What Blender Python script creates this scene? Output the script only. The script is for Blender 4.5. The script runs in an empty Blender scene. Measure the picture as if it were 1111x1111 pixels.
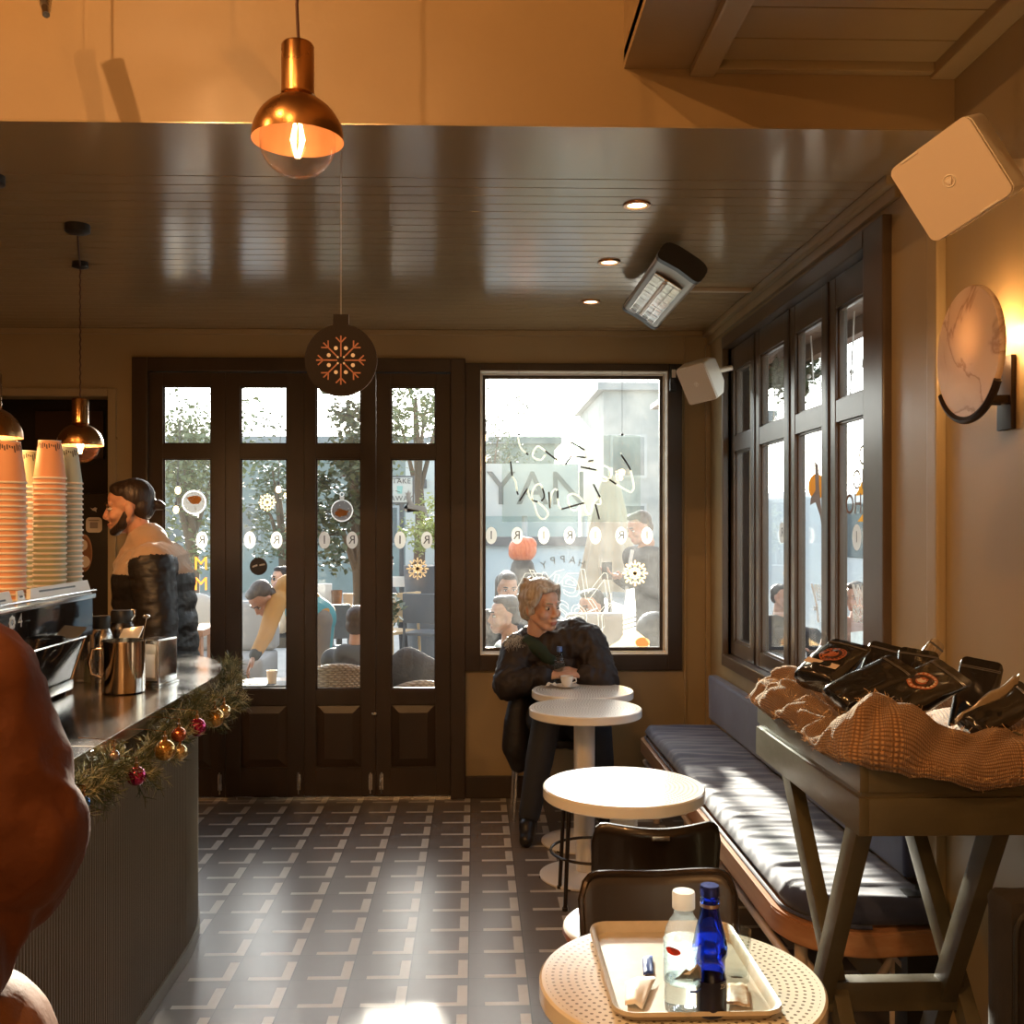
import bpy, bmesh, math, random
from math import sin, cos, pi, radians as RAD, sqrt
from mathutils import Vector as V, Matrix as MX, noise as NZ

SC = bpy.context.scene
COL = SC.collection
random.seed(7)
TMP = bpy.data.scenes.new('workbench')      # scratch scene for converting meshes, removed at the end
def evaluated_mesh(o):
    TMP.collection.objects.link(o); vl = TMP.view_layers[0]; vl.update(); dg = vl.depsgraph
    me = bpy.data.meshes.new_from_object(o.evaluated_get(dg)); TMP.collection.objects.unlink(o); return me


# ---------------------------------------------------------------- camera model
F, CX, CY, EYE, YAW = 1100.0, 543.8, 572.0, 1.53, RAD(1.5)
FW = V((sin(YAW), cos(YAW), 0)); RT = V((cos(YAW), -sin(YAW), 0)); UP = V((0, 0, 1))
ORG = V((0, 0, EYE))
def ray(px, py):
    return FW + RT*((px-CX)/F) + UP*((CY-py)/F)
def W(px, py, y):            # the point of a sight line at world depth y
    d = ray(px, py); return ORG + d*(y/d.y)
def WX(px, py, x):           # ... at world x
    d = ray(px, py); return ORG + d*(x/d.x)
def WZ(px, py, z):           # ... at world height z
    d = ray(px, py); return ORG + d*((z-EYE)/d.z)

# ---------------------------------------------------------------- objects
def tag(o, label=None, cat=None, group=None, kind=None):
    if label: o['label'] = label
    if cat: o['category'] = cat
    if group: o['group'] = group
    if kind: o['kind'] = kind
    return o

def thing(name, label, cat, loc=(0, 0, 0), group=None):
    o = bpy.data.objects.new(name, None); COL.objects.link(o)
    o.location = loc; o.empty_display_size = 0.1
    return tag(o, label, cat, group)

def finish(name, me, mats, parent=None, smooth=True, origin=True, angle=40):
    if not isinstance(mats, (list, tuple)): mats = [mats]
    me.name = name
    o = bpy.data.objects.new(name, me); COL.objects.link(o)
    for m in mats:
        me.materials.append(m)
    if smooth:
        me.polygons.foreach_set('use_smooth', [True]*len(me.polygons))
        if angle < 180:
            try: me.set_sharp_from_angle(angle=RAD(angle))
            except Exception: pass
    if parent is not None:
        o.parent = parent
        L = V((0, 0, 0)); p = parent
        if p.parent is None: L = p.location
        o.matrix_parent_inverse = MX.Translation(-L)
        if p.type == 'MESH' and p.parent is None:
            o.matrix_parent_inverse = MX.Translation(-p.location)
    elif origin and len(me.vertices):
        xs = [v.co.x for v in me.vertices]; ys = [v.co.y for v in me.vertices]; zs = [v.co.z for v in me.vertices]
        c = V(((min(xs)+max(xs))/2, (min(ys)+max(ys))/2, min(zs)))
        me.transform(MX.Translation(-c)); o.location = c
    return o

def obj(name, bm, mats, parent=None, smooth=True, angle=40, label=None, recalc=True):
    if recalc: bmesh.ops.recalc_face_normals(bm, faces=bm.faces[:])
    me = bpy.data.meshes.new(name); bm.to_mesh(me); bm.free()
    o = finish(name, me, mats, parent, smooth, True, angle)
    if label: o['label'] = label
    return o

def structure(name, bm, mats, parent=None, smooth=False, label=None, angle=40, cat=None):
    o = obj(name, bm, mats, parent, smooth, angle)
    if parent is None:
        o['kind'] = 'structure'
        if label: o['label'] = label
    return o

def kids(o): return [c for c in bpy.data.objects if c.parent == o]
def copy_tree(root, loc, rotz=None, label=None, group=None, scale=None):
    def cp(o, par):
        c = o.copy(); COL.objects.link(c)
        if par is not None: c.parent = par
        for ch in kids(o): cp(ch, c)
        return c
    r = cp(root, None); r.location = loc
    if rotz is not None: r.rotation_euler = (0, 0, rotz)
    if scale: r.scale = (scale,)*3
    if label: r['label'] = label
    if group: r['group'] = group
    return r

# ---------------------------------------------------------------- mesh building
def B(): return bmesh.new()

def box(bm, x0, x1, y0, y1, z0, z1, bev=0.0, seg=2, mi=0, M=None):
    vs = [bm.verts.new((x, y, z)) for x in (x0, x1) for y in (y0, y1) for z in (z0, z1)]
    q = [(0,1,3,2),(4,6,7,5),(0,4,5,1),(2,3,7,6),(0,2,6,4),(1,5,7,3)]
    fs = [bm.faces.new([vs[i] for i in f]) for f in q]
    for f in fs: f.material_index = mi
    if bev > 0:
        es = list({e for f in fs for e in f.edges})
        r = bmesh.ops.bevel(bm, geom=es, offset=bev, segments=seg, profile=.7, affect='EDGES')
        vs = list({v for v in r['verts']} | {v for v in vs if v.is_valid})
        for f in r['faces']: f.material_index = mi
    if M is not None: bmesh.ops.transform(bm, matrix=M, verts=[v for v in vs if v.is_valid])
    return vs

def frame_mx(c, xa, ya, za):
    m = MX((xa, ya, za)).transposed().to_4x4(); m.translation = c; return m

def basis(d, hint=V((0, 0, 1))):
    d = d.normalized()
    if abs(d.dot(hint)) > .98: hint = V((1, 0, 0))
    a = d.cross(hint).normalized(); b = a.cross(d).normalized()
    return a, b, d      # a,b span the section

def ring(bm, c, a, b, ra, rb, n, ph=0):
    return [bm.verts.new(c + a*(ra*cos(2*pi*i/n+ph)) + b*(rb*sin(2*pi*i/n+ph))) for i in range(n)]

def skin_rings(bm, rings, closed=True, mi=0):
    n = len(rings[0])
    for r0, r1 in zip(rings[:-1], rings[1:]):
        for i in range(n if closed else n-1):
            j = (i+1) % n
            try: bm.faces.new((r0[i], r0[j], r1[j], r1[i])).material_index = mi
            except ValueError: pass

def cap(bm, r, mi=0):
    try: bm.faces.new(r).material_index = mi
    except ValueError: pass

def cyl(bm, p0, p1, r0, r1=None, n=20, caps=True, mi=0):
    p0, p1 = V(p0), V(p1); r1 = r0 if r1 is None else r1
    a, b, d = basis(p1-p0)
    R0 = ring(bm, p0, a, b, r0, r0, n); R1 = ring(bm, p1, a, b, r1, r1, n)
    skin_rings(bm, [R0, R1], mi=mi)
    if caps: cap(bm, R0, mi); cap(bm, R1, mi)

def tube(bm, pts, r, n=8, closed=False, mi=0, flat=1.0):
    pts = [V(p) for p in pts]; rs = r if isinstance(r, (list, tuple)) else [r]*len(pts)
    rings = []; up = None
    for i, p in enumerate(pts):
        if closed: d = pts[(i+1) % len(pts)] - pts[i-1]
        else: d = pts[min(i+1, len(pts)-1)] - pts[max(i-1, 0)]
        if d.length < 1e-9: d = V((0, 0, 1))
        d.normalize()
        if up is None:
            a, b, _ = basis(d)
        else:
            b = (up - d*up.dot(d))
            if b.length < 1e-6: a, b, _ = basis(d)
            b.normalize(); a = d.cross(b).normalized()
        up = b
        rings.append(ring(bm, p, a, b, rs[i], rs[i]*flat, n))
    if closed: rings.append(rings[0])
    skin_rings(bm, rings, mi=mi)
    if not closed: cap(bm, rings[0], mi); cap(bm, rings[-1], mi)

def lathe(bm, prof, c=(0, 0, 0), n=32, M=None, mi=0, close=False):
    c = V(c); rings = []
    for r, z in prof:
        if r < 1e-6:
            v = bm.verts.new((0, 0, z)); rings.append([v])
        else:
            rings.append([bm.verts.new((r*cos(2*pi*i/n), r*sin(2*pi*i/n), z)) for i in range(n)])
    if close: rings.append(rings[0])
    for r0, r1 in zip(rings[:-1], rings[1:]):
        for i in range(n):
            j = (i+1) % n
            try:
                if len(r0) == 1 and len(r1) == 1: continue
                if len(r0) == 1: f = bm.faces.new((r0[0], r1[j], r1[i]))
                elif len(r1) == 1: f = bm.faces.new((r0[i], r0[j], r1[0]))
                else: f = bm.faces.new((r0[i], r0[j], r1[j], r1[i]))
                f.material_index = mi
            except ValueError: pass
    m = MX.Translation(c) @ (M.to_4x4() if M is not None else MX.Identity(4))
    vs = list({v for r in rings for v in r})
    bmesh.ops.transform(bm, matrix=m, verts=vs)
    return vs

def ball(bm, c, r, u=16, v=10, M=None, mi=0):
    """r: number or (rx,ry,rz); M optional 3x3 rotation"""
    if not isinstance(r, (tuple, list)): r = (r, r, r)
    c = V(c); R = [V((1, 0, 0)), V((0, 1, 0)), V((0, 0, 1))] if M is None else [V(M.col[i]) for i in range(3)]
    ex, ey, ez = R[0]*r[0], R[1]*r[1], R[2]*r[2]
    t = bm.verts.new(c+ez); bt = bm.verts.new(c-ez); rings = []
    for j in range(1, v):
        a = pi*j/v; sa, ca = sin(a), cos(a)
        rings.append([bm.verts.new(c+ex*(sa*cos(2*pi*i/u))+ey*(sa*sin(2*pi*i/u))+ez*ca) for i in range(u)])
    for i in range(u):
        k = (i+1) % u
        bm.faces.new((t, rings[0][i], rings[0][k])).material_index = mi
        bm.faces.new((bt, rings[-1][k], rings[-1][i])).material_index = mi
        for r0, r1 in zip(rings[:-1], rings[1:]): bm.faces.new((r0[i], r1[i], r1[k], r0[k])).material_index = mi

def cap_seg(bm, p0, r0, p1, r1):      # tapered capsule of overlapping closed shells (for blob bodies)
    p0, p1 = V(p0), V(p1)
    ball(bm, p0, r0, 14, 9); ball(bm, p1, r1, 14, 9)
    if (p1-p0).length > 1e-4: cyl(bm, p0, p1, r0, r1, 14)

def chain(bm, pts):                   # [(point, radius), ...]
    for (a, ra), (b, rb) in zip(pts[:-1], pts[1:]): cap_seg(bm, a, ra, b, rb)

def prism(bm, poly, M, depth, mi=0):
    """poly: 2D outline in local xy, extruded +-depth/2 along local z"""
    a = [bm.verts.new(M @ V((x, y, depth/2))) for x, y in poly]
    b = [bm.verts.new(M @ V((x, y, -depth/2))) for x, y in poly]
    cap(bm, a, mi); cap(bm, list(reversed(b)), mi)
    n = len(poly)
    for i in range(n):
        j = (i+1) % n
        bm.faces.new((a[i], b[i], b[j], a[j])).material_index = mi

def rrect(w, h, r, n=5):
    pts = []
    for cx, cy, a0 in ((w/2-r, h/2-r, 0), (-w/2+r, h/2-r, 90), (-w/2+r, -h/2+r, 180), (w/2-r, -h/2+r, 270)):
        for k in range(n+1):
            a = RAD(a0+90*k/n); pts.append((cx+r*cos(a), cy+r*sin(a)))
    return pts

def grid(bm, nu, nv, fn, mi=0, closeu=False):
    vs = [[bm.verts.new(fn(i/(nu if closeu else nu-1), j/(nv-1))) for j in range(nv)] for i in range(nu)]
    for i in range(nu if closeu else nu-1):
        k = (i+1) % nu
        for j in range(nv-1):
            bm.faces.new((vs[i][j], vs[k][j], vs[k][j+1], vs[i][j+1])).material_index = mi
    return vs

def solidify(o, t, off=0):
    m = o.modifiers.new('thickness', 'SOLIDIFY'); m.thickness = t; m.offset = off; return o

def blob_mesh(bm, voxel, smooth=4, fac=.5):
    me = bpy.data.meshes.new('tmp'); bm.to_mesh(me); bm.free()
    o = bpy.data.objects.new('tmp', me)
    r = o.modifiers.new('r', 'REMESH'); r.mode = 'VOXEL'; r.voxel_size = voxel
    s = o.modifiers.new('s', 'SMOOTH'); s.iterations = smooth; s.factor = fac
    out = evaluated_mesh(o)
    bpy.data.objects.remove(o); bpy.data.meshes.remove(me)
    return out

def blob(name, bm, mats, parent, voxel, smooth=4, label=None, extra=None, paint=None, disp=None):
    me = blob_mesh(bm, voxel, smooth)
    if disp:                     # cloth folds: (list of (scale vector, amount))
        co = [v.co.copy() for v in me.vertices]; no = [v.normal.copy() for v in me.vertices]
        for v, c, n in zip(me.vertices, co, no):
            d = 0
            for s, a in disp: d += a*(1-2*abs(NZ.noise(V((c.x*s[0], c.y*s[1], c.z*s[2])))))
            v.co = c+n*d
    if paint:
        for p in me.polygons: p.material_index = paint(p.center)
    if extra:
        b2 = B(); b2.from_mesh(me); extra(b2); b2.to_mesh(me); b2.free()
    o = finish(name, me, mats, parent, True, True, 180)
    if label: o['label'] = label
    return o

def text_mesh(s, size, depth=.002, shear=0, outline=0.0, spacing=1.0, align='CENTER'):
    cu = bpy.data.curves.new('t', 'FONT'); cu.body = s; cu.size = size; cu.align_x = align; cu.align_y = 'CENTER'
    cu.shear = shear; cu.space_character = spacing; cu.resolution_u = 3
    if outline: cu.fill_mode = 'NONE'; cu.bevel_depth = outline; cu.bevel_resolution = 1
    else: cu.extrude = depth/2
    o = bpy.data.objects.new('t', cu); me = evaluated_mesh(o)
    bpy.data.objects.remove(o); bpy.data.curves.remove(cu)
    return me

def text_into(bm, s, size, M, mirror=False, mi=0, **k):
    me = text_mesh(s, size, **k)
    m = M @ (MX.Diagonal((-1, 1, 1, 1)) if mirror else MX.Identity(4))
    me.transform(m)
    for p in me.polygons: p.material_index = mi
    bm.from_mesh(me); bpy.data.meshes.remove(me)

# ---------------------------------------------------------------- materials
def nodes_of(name):
    m = bpy.data.materials.new(name); m.use_nodes = True
    nt = m.node_tree; nt.nodes.clear()
    out = nt.nodes.new('ShaderNodeOutputMaterial')
    return m, nt, out

def rgb(c): return (c[0], c[1], c[2], 1)

def mk(name, base, rough=.5, metal=0, spec=.5, vary=None, bump=None, coat=0, trans=0, ior=1.45, emit=None, alpha=1, tint=None,
       sheen=0, sub=0, tlu=0, stretch=None, rvary=0, aniso=0):
    m, nt, out = nodes_of(name)
    p = nt.nodes.new('ShaderNodeBsdfPrincipled'); nt.links.new(p.outputs[0], out.inputs[0])
    I = p.inputs
    I['Base Color'].default_value = rgb(base); I['Roughness'].default_value = rough; I['Metallic'].default_value = metal
    I['Specular IOR Level'].default_value = spec; I['IOR'].default_value = ior
    I['Coat Weight'].default_value = coat; I['Transmission Weight'].default_value = trans
    I['Sheen Weight'].default_value = sheen; I['Subsurface Weight'].default_value = sub
    I['Subsurface Scale'].default_value = .02; I['Coat Roughness'].default_value = .1
    I['Anisotropic'].default_value = aniso
    if tint: I['Specular Tint'].default_value = rgb(tint)
    if alpha < 1: I['Alpha'].default_value = alpha
    if emit: I['Emission Color'].default_value = rgb(emit[0]); I['Emission Strength'].default_value = emit[1]
    if tlu:
        tl = nt.nodes.new('ShaderNodeBsdfTranslucent'); tl.inputs[0].default_value = rgb(base); mt = nt.nodes.new('ShaderNodeMixShader'); mt.inputs[0].default_value = tlu
        nt.links.new(p.outputs[0], mt.inputs[1]); nt.links.new(tl.outputs[0], mt.inputs[2]); nt.links.new(mt.outputs[0], out.inputs[0])
    if vary or bump or rvary:
        tc = nt.nodes.new('ShaderNodeTexCoord'); vec = tc.outputs['Object']
        if stretch:
            mp = nt.nodes.new('ShaderNodeMapping'); mp.inputs['Scale'].default_value = stretch
            nt.links.new(vec, mp.inputs[0]); vec = mp.outputs[0]
    if vary:      # (scale, other colour, detail)
        n = nt.nodes.new('ShaderNodeTexNoise'); n.inputs['Scale'].default_value = vary[0]; n.inputs['Detail'].default_value = 6
        nt.links.new(vec, n.inputs['Vector'])
        cr = nt.nodes.new('ShaderNodeValToRGB'); cr.color_ramp.elements[0].position = .35; cr.color_ramp.elements[1].position = .65
        cr.color_ramp.elements[0].color = rgb(base); cr.color_ramp.elements[1].color = rgb(vary[1])
        nt.links.new(n.outputs[0], cr.inputs[0]); nt.links.new(cr.outputs[0], I['Base Color'])
    if rvary:
        n3 = nt.nodes.new('ShaderNodeTexNoise'); n3.inputs['Scale'].default_value = rvary[0]; n3.inputs['Detail'].default_value = 5
        nt.links.new(vec, n3.inputs['Vector'])
        mr = nt.nodes.new('ShaderNodeMapRange'); mr.inputs[3].default_value = rvary[1]; mr.inputs[4].default_value = rvary[2]
        mr.inputs[1].default_value = .3; mr.inputs[2].default_value = .7
        nt.links.new(n3.outputs[0], mr.inputs[0]); nt.links.new(mr.outputs[0], I['Roughness'])
    if bump:      # (scale, strength, distance)
        n2 = nt.nodes.new('ShaderNodeTexNoise'); n2.inputs['Scale'].default_value = bump[0]; n2.inputs['Detail'].default_value = 5
        nt.links.new(vec, n2.inputs['Vector'])
        b = nt.nodes.new('ShaderNodeBump'); b.inputs['Strength'].default_value = bump[1]
        b.inputs['Distance'].default_value = bump[2] if len(bump) > 2 else .01
        nt.links.new(n2.outputs[0], b.inputs['Height']); nt.links.new(b.outputs[0], I['Normal'])
    return m

def thin_glass(name, tint=(.97, .98, .98), dust_glow=.0, dust_glow_col=(.9, .92, .9), dscale=3, fres=1.45, rough=0.0):
    m, nt, out = nodes_of(name)
    t = nt.nodes.new('ShaderNodeBsdfTransparent'); t.inputs[0].default_value = rgb(tint)
    g = nt.nodes.new('ShaderNodeBsdfGlossy'); g.inputs['Roughness'].default_value = rough
    lw = nt.nodes.new('ShaderNodeLayerWeight'); lw.inputs[0].default_value = .5; f0 = ((fres-1)/(fres+1))**2
    pw = nt.nodes.new('ShaderNodeMath'); pw.operation = 'POWER'; pw.inputs[1].default_value = 5; nt.links.new(lw.outputs['Facing'], pw.inputs[0])
    fr = nt.nodes.new('ShaderNodeMath'); fr.operation = 'MULTIPLY_ADD'; fr.inputs[1].default_value = 1-f0; fr.inputs[2].default_value = f0; nt.links.new(pw.outputs[0], fr.inputs[0])
    mx = nt.nodes.new('ShaderNodeMixShader')
    nt.links.new(fr.outputs[0], mx.inputs[0]); nt.links.new(t.outputs[0], mx.inputs[1]); nt.links.new(g.outputs[0], mx.inputs[2])
    last = mx
    if dust_glow > 0:
        tc = nt.nodes.new('ShaderNodeTexCoord')
        n = nt.nodes.new('ShaderNodeTexNoise'); n.inputs['Scale'].default_value = dscale; n.inputs['Detail'].default_value = 9
        n.inputs['Roughness'].default_value = .7
        nt.links.new(tc.outputs['Object'], n.inputs['Vector'])
        mr = nt.nodes.new('ShaderNodeMapRange'); mr.inputs[1].default_value = .35; mr.inputs[2].default_value = .75
        mr.inputs[3].default_value = dust_glow*.5; mr.inputs[4].default_value = dust_glow*1.8
        nt.links.new(n.outputs[0], mr.inputs[0])
        tl = nt.nodes.new('ShaderNodeBsdfTranslucent'); tl.inputs[0].default_value = rgb(dust_glow_col)
        m2 = nt.nodes.new('ShaderNodeMixShader')
        nt.links.new(mr.outputs[0], m2.inputs[0]); nt.links.new(mx.outputs[0], m2.inputs[1]); nt.links.new(tl.outputs[0], m2.inputs[2])
        last = m2
    nt.links.new(last.outputs[0], out.inputs[0])
    return m

class NT:           # small helper for math node graphs
    def __init__(s, nt): s.nt = nt
    def m(s, op, a, b=None, c=None):
        n = s.nt.nodes.new('ShaderNodeMath'); n.operation = op
        for i, x in enumerate((a, b, c)):
            if x is None: continue
            if isinstance(x, (int, float)): n.inputs[i].default_value = x
            else: s.nt.links.new(x, n.inputs[i])
        return n.outputs[0]
    def between(s, x, lo, hi): return s.m('MULTIPLY', s.m('GREATER_THAN', x, lo), s.m('LESS_THAN', x, hi))
# ================================================================ materials
PAINT = mk('olive_paint', (.33, .245, .130), .38, vary=(1.3, (.295, .217, .113)), bump=(60, .05, .002), rvary=(3, .3, .45))
PAINTUP = mk('olive_paint_plaster', (.30, .205, .10), .34, vary=(2.0, (.26, .176, .085)), bump=(45, .14, .003), rvary=(3, .32, .48))
CEILP = mk('ceiling_gloss_paint', (.31, .232, .132), .2, spec=1.0, tint=(1, .84, .64), bump=(7, .035, .004), rvary=(2, .12, .20))
DARKWOOD = mk('dark_brown_paint', (.040, .024, .014), .36, vary=(6, (.030, .018, .010)), bump=(40, .06, .002), stretch=(1, 1, .2))
WINWOOD = mk('brown_window_paint', (.095, .065, .042), .28, vary=(6, (.08, .054, .034)), bump=(40, .05, .002))
GLASS = thin_glass('window_glass', (.96, .98, .97), dust_glow=.004, dscale=2.5)
DIRTYGLASS = thin_glass('dusty_shop_window_glass', (.95, .97, .96), dust_glow=.016, dscale=5)
BLACK = mk('black_plastic', (.012, .012, .012), .4)
BLACKGLOSS = mk('black_gloss', (.008, .008, .008), .06, coat=.6)
CHROME = mk('polished_steel', (.75, .73, .70), .13, 1.0)
STEEL = mk('brushed_steel', (.55, .54, .52), .24, 1.0, rvary=(8, .18, .32), stretch=(1, 8, 1))
WHITEP = mk('white_paint', (.78, .77, .73), .35)
CREAM = mk('cream_plastic', (.72, .66, .56), .42)
BRASS = mk('aged_brass', (.42, .21, .075), .24, 1.0, rvary=(7, .18, .36))
COPPERIN = mk('pale_copper_lining', (.72, .38, .21), .45, .2)
BULBG = thin_glass('clear_globe', (.98, .96, .93), fres=1.5)
FILAMENT = mk('glowing_filament', (1, .7, .4), .5, emit=((1, .60, .26), 18))
WOODL = mk('light_beech', (.52, .36, .22), .38, vary=(5, (.44, .29, .16)), stretch=(6, 1, 6))
WOODR = mk('reddish_wood', (.34, .135, .055), .34, vary=(5, (.27, .10, .04)), stretch=(4, 1, 8))
NAVY = mk('navy_canvas', (.034, .040, .085), .75, vary=(20, (.028, .033, .070)), bump=(300, .15, .002), sheen=.2)

def tile_mat():
    m, nt, out = nodes_of('patterned_floor_tiles'); k = NT(nt)
    p = nt.nodes.new('ShaderNodeBsdfPrincipled'); nt.links.new(p.outputs[0], out.inputs[0])
    g = nt.nodes.new('ShaderNodeNewGeometry'); s = nt.nodes.new('ShaderNodeSeparateXYZ'); nt.links.new(g.outputs['Position'], s.inputs[0])
    ux = k.m('MULTIPLY', k.m('ADD', s.outputs[0], 20.021), 5.0); vy = k.m('MULTIPLY', k.m('ADD', s.outputs[1], 20-.039), 5.0)
    u, v = k.m('FRACT', ux), k.m('FRACT', vy)
    hbar = k.m('MULTIPLY', k.between(u, .27, .985), k.between(v, .02, .145))
    vbar = k.m('MULTIPLY', k.between(u, .82, .985), k.between(v, .02, .74))
    L = k.m('MAXIMUM', hbar, vbar)
    gr = k.m('MAXIMUM', k.m('GREATER_THAN', k.m('ABSOLUTE', k.m('SUBTRACT', u, .5)), .4935), k.m('GREATER_THAN', k.m('ABSOLUTE', k.m('SUBTRACT', v, .5)), .4935))
    n = nt.nodes.new('ShaderNodeTexNoise'); n.inputs['Scale'].default_value = 14; n.inputs['Detail'].default_value = 7; n.inputs['Distortion'].default_value = 1.5
    nt.links.new(g.outputs['Position'], n.inputs['Vector'])
    wn = nt.nodes.new('ShaderNodeTexWhiteNoise'); wn.noise_dimensions = '2D'
    cb = nt.nodes.new('ShaderNodeCombineXYZ'); nt.links.new(k.m('FLOOR', ux), cb.inputs[0]); nt.links.new(k.m('FLOOR', vy), cb.inputs[1])
    nt.links.new(cb.outputs[0], wn.inputs['Vector'])
    def mixc(f, a, b):
        x = nt.nodes.new('ShaderNodeMix'); x.data_type = 'RGBA'
        nt.links.new(f, x.inputs[0])
        for sock, c in ((x.inputs[6], a), (x.inputs[7], b)):
            if isinstance(c, tuple): sock.default_value = rgb(c)
            else: nt.links.new(c, sock)
        return x.outputs[2]
    sh = k.m('ADD', k.m('MULTIPLY', n.outputs[0], .75), k.m('MULTIPLY', wn.outputs[0], .25))
    base = mixc(sh, (.120, .097, .080), (.180, .150, .126))
    lc = mixc(n.outputs[0], (.46, .42, .36), (.60, .56, .49))
    c = mixc(L, base, lc); c = mixc(gr, c, (.05, .04, .035))
    nt.links.new(c, p.inputs['Base Color'])
    r = nt.nodes.new('ShaderNodeMapRange'); r.inputs[3].default_value = .27; r.inputs[4].default_value = .36; p.inputs['Specular IOR Level'].default_value = .8
    nt.links.new(n.outputs[0], r.inputs[0]); nt.links.new(r.outputs[0], p.inputs['Roughness'])
    b = nt.nodes.new('ShaderNodeBump'); b.inputs['Strength'].default_value = .25; b.inputs['Distance'].default_value = .002; b.invert = True
    nt.links.new(gr, b.inputs['Height']); nt.links.new(b.outputs[0], p.inputs['Normal'])
    return m
TILES = tile_mat()

# ================================================================ room shell
YB = 5.74
XR = W(770, 572, YB).x
ZC = W(371, 358, YB).z
YF = WZ(543, 134, ZC).y
YBD = WZ(543, 184, ZC).y
XL, YN, ZH = -4.0, -2.8, 4.6
XS = W(677, 72, YF).x; ZL = W(745, 75, YF).z
XS2 = W(748, 75, YF).x
TH = .14

bm = B(); box(bm, XL, XR+.0, YN, YB, -.05, 0); structure('floor', bm, TILES)

# --- back wall
DX0, DX1 = W(145, 600, YB).x, W(505, 600, YB).x
DZ = W(300, 389, YB).z
WX1 = W(739, 600, YB).x; WZ0 = W(600, 727, YB).z; WZ1 = W(600, 395, YB).z
NX0, NX1, NZ1 = -3.3, W(118, 500, YB).x, W(60, 430, YB).z
bm = B()
y0, y1 = YB, YB+TH
box(bm, XL, NX0, y0, y1, 0, ZC+.1); box(bm, NX0, NX1, y0, y1, NZ1, ZC+.1); box(bm, NX1, DX0, y0, y1, 0, ZC+.1)
box(bm, DX0, DX1, y0, y1, DZ, ZC+.1)
box(bm, DX1, WX1, y0, y1, 0, WZ0); box(bm, DX1, WX1, y0, y1, WZ1, ZC+.1); box(bm, WX1, XR+TH, y0, y1, 0, ZC+.1)
structure('wall_back', bm, PAINT)
bm = B()      # frame round the kitchen opening
for (a, b, c, d) in ((NX1, NX1+.045, 0, NZ1+.045), (NX0-.045, NX1, NZ1, NZ1+.045)):
    box(bm, a, b, YB-.018, YB, c, d, .006)
structure('trim_1', bm, PAINT)
# kitchen recess behind the opening
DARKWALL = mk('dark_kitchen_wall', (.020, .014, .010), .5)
bm = B()
yk = YB+TH
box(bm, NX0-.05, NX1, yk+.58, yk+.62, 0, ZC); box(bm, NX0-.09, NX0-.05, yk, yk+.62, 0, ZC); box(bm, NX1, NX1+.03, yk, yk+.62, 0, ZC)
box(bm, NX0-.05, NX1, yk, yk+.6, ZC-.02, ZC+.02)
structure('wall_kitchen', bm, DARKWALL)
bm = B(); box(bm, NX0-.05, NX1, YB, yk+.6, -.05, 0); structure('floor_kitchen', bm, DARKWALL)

# --- right wall with its folding windows
RY0, RY1 = WX(967.5, 400, XR).y, WX(790, 400, XR).y
RZ0, RZ1 = .80, WX(967.5, 232, XR).z
bm = B()
x0, x1 = XR, XR+TH
box(bm, x0, x1, YN, RY0, 0, ZL+.1); box(bm, x0, x1, RY1, YB, 0, ZC+.1)
box(bm, x0, x1, RY0, RY1, 0, RZ0); box(bm, x0, x1, RY0, RY1, RZ1, ZC+.1)
structure('wall_right', bm, PAINT)

# --- upper wall / beam, side walls, wall behind
bm = B(); box(bm, XL, XR, YF, YBD, ZC-.003, ZL+.05); box(bm, XL, XS+.1, YF, YBD, ZL+.05, ZH)
structure('wall_upper', bm, PAINTUP)
bm = B(); box(bm, XL, XR, YF+.001, YBD, ZC-.007, ZC-.0031); structure('ceiling_soffit', bm, CEILP)
bm = B(); box(bm, XL-TH, XL, YN, YB, 0, ZH); structure('wall_left', bm, PAINTUP)
bm = B(); box(bm, XL, XR, YN-TH, YN, 0, ZH); structure('wall_rear', bm, PAINTUP)
bm = B(); box(bm, XS, XS+.12, YN, YF, ZL+.02, ZH); structure('wall_bulkhead', bm, PAINTUP)
bm = B(); box(bm, XL, XS+.1, YN, YF, ZH, ZH+.05); structure('ceiling_high', bm, PAINTUP)

# boarded ceiling: real tongue and groove boards running across the room
def boards(bm, xa, xb, ya, yb, z, pitch, g=.006, dpt=.008):
    prof = []; y = ya
    while y < yb-1e-4:
        e = min(y+pitch, yb)
        prof += [(y, z), (e-g, z), (e-g*.75, z+dpt), (e-g*.25, z+dpt)]; y = e
    prof.append((yb, z))
    top = [(yb, z+.06), (ya, z+.06)]
    pts = prof+top
    A = [bm.verts.new((xa, p[0], p[1])) for p in pts]; C = [bm.verts.new((xb, p[0], p[1])) for p in pts]
    n = len(pts)
    for i in range(n):
        j = (i+1) % n; bm.faces.new((A[i], A[j], C[j], C[i]))
    bm.faces.new(A); bm.faces.new(list(reversed(C)))
bm = B(); boards(bm, XL, XR, YBD, YB, ZC, .0845); structure('ceiling', bm, CEILP)
# lower ceiling over the bench side (right of the tall part)
bm = B(); box(bm, XS, XS2, YN, YF, ZL, ZL+.05); structure('ceiling_border', bm, PAINTUP)
bm = B()
b0, b1 = XS2+.07, XR-.07
boards(bm, b0, b1, YN, YF-.03, ZL+.012, .16); structure('ceiling_panel', bm, PAINT)
bm = B(); box(bm, XS2, XS2+.07, YN, YF, ZL-.022, ZL+.05, .008); box(bm, b1, XR, YN, YF, ZL-.022, ZL+.05, .008)
box(bm, XS2+.07, b1, YF-.03, YF, ZL-.012, ZL+.05, .006)
structure('trim_2', bm, PAINT)
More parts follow.
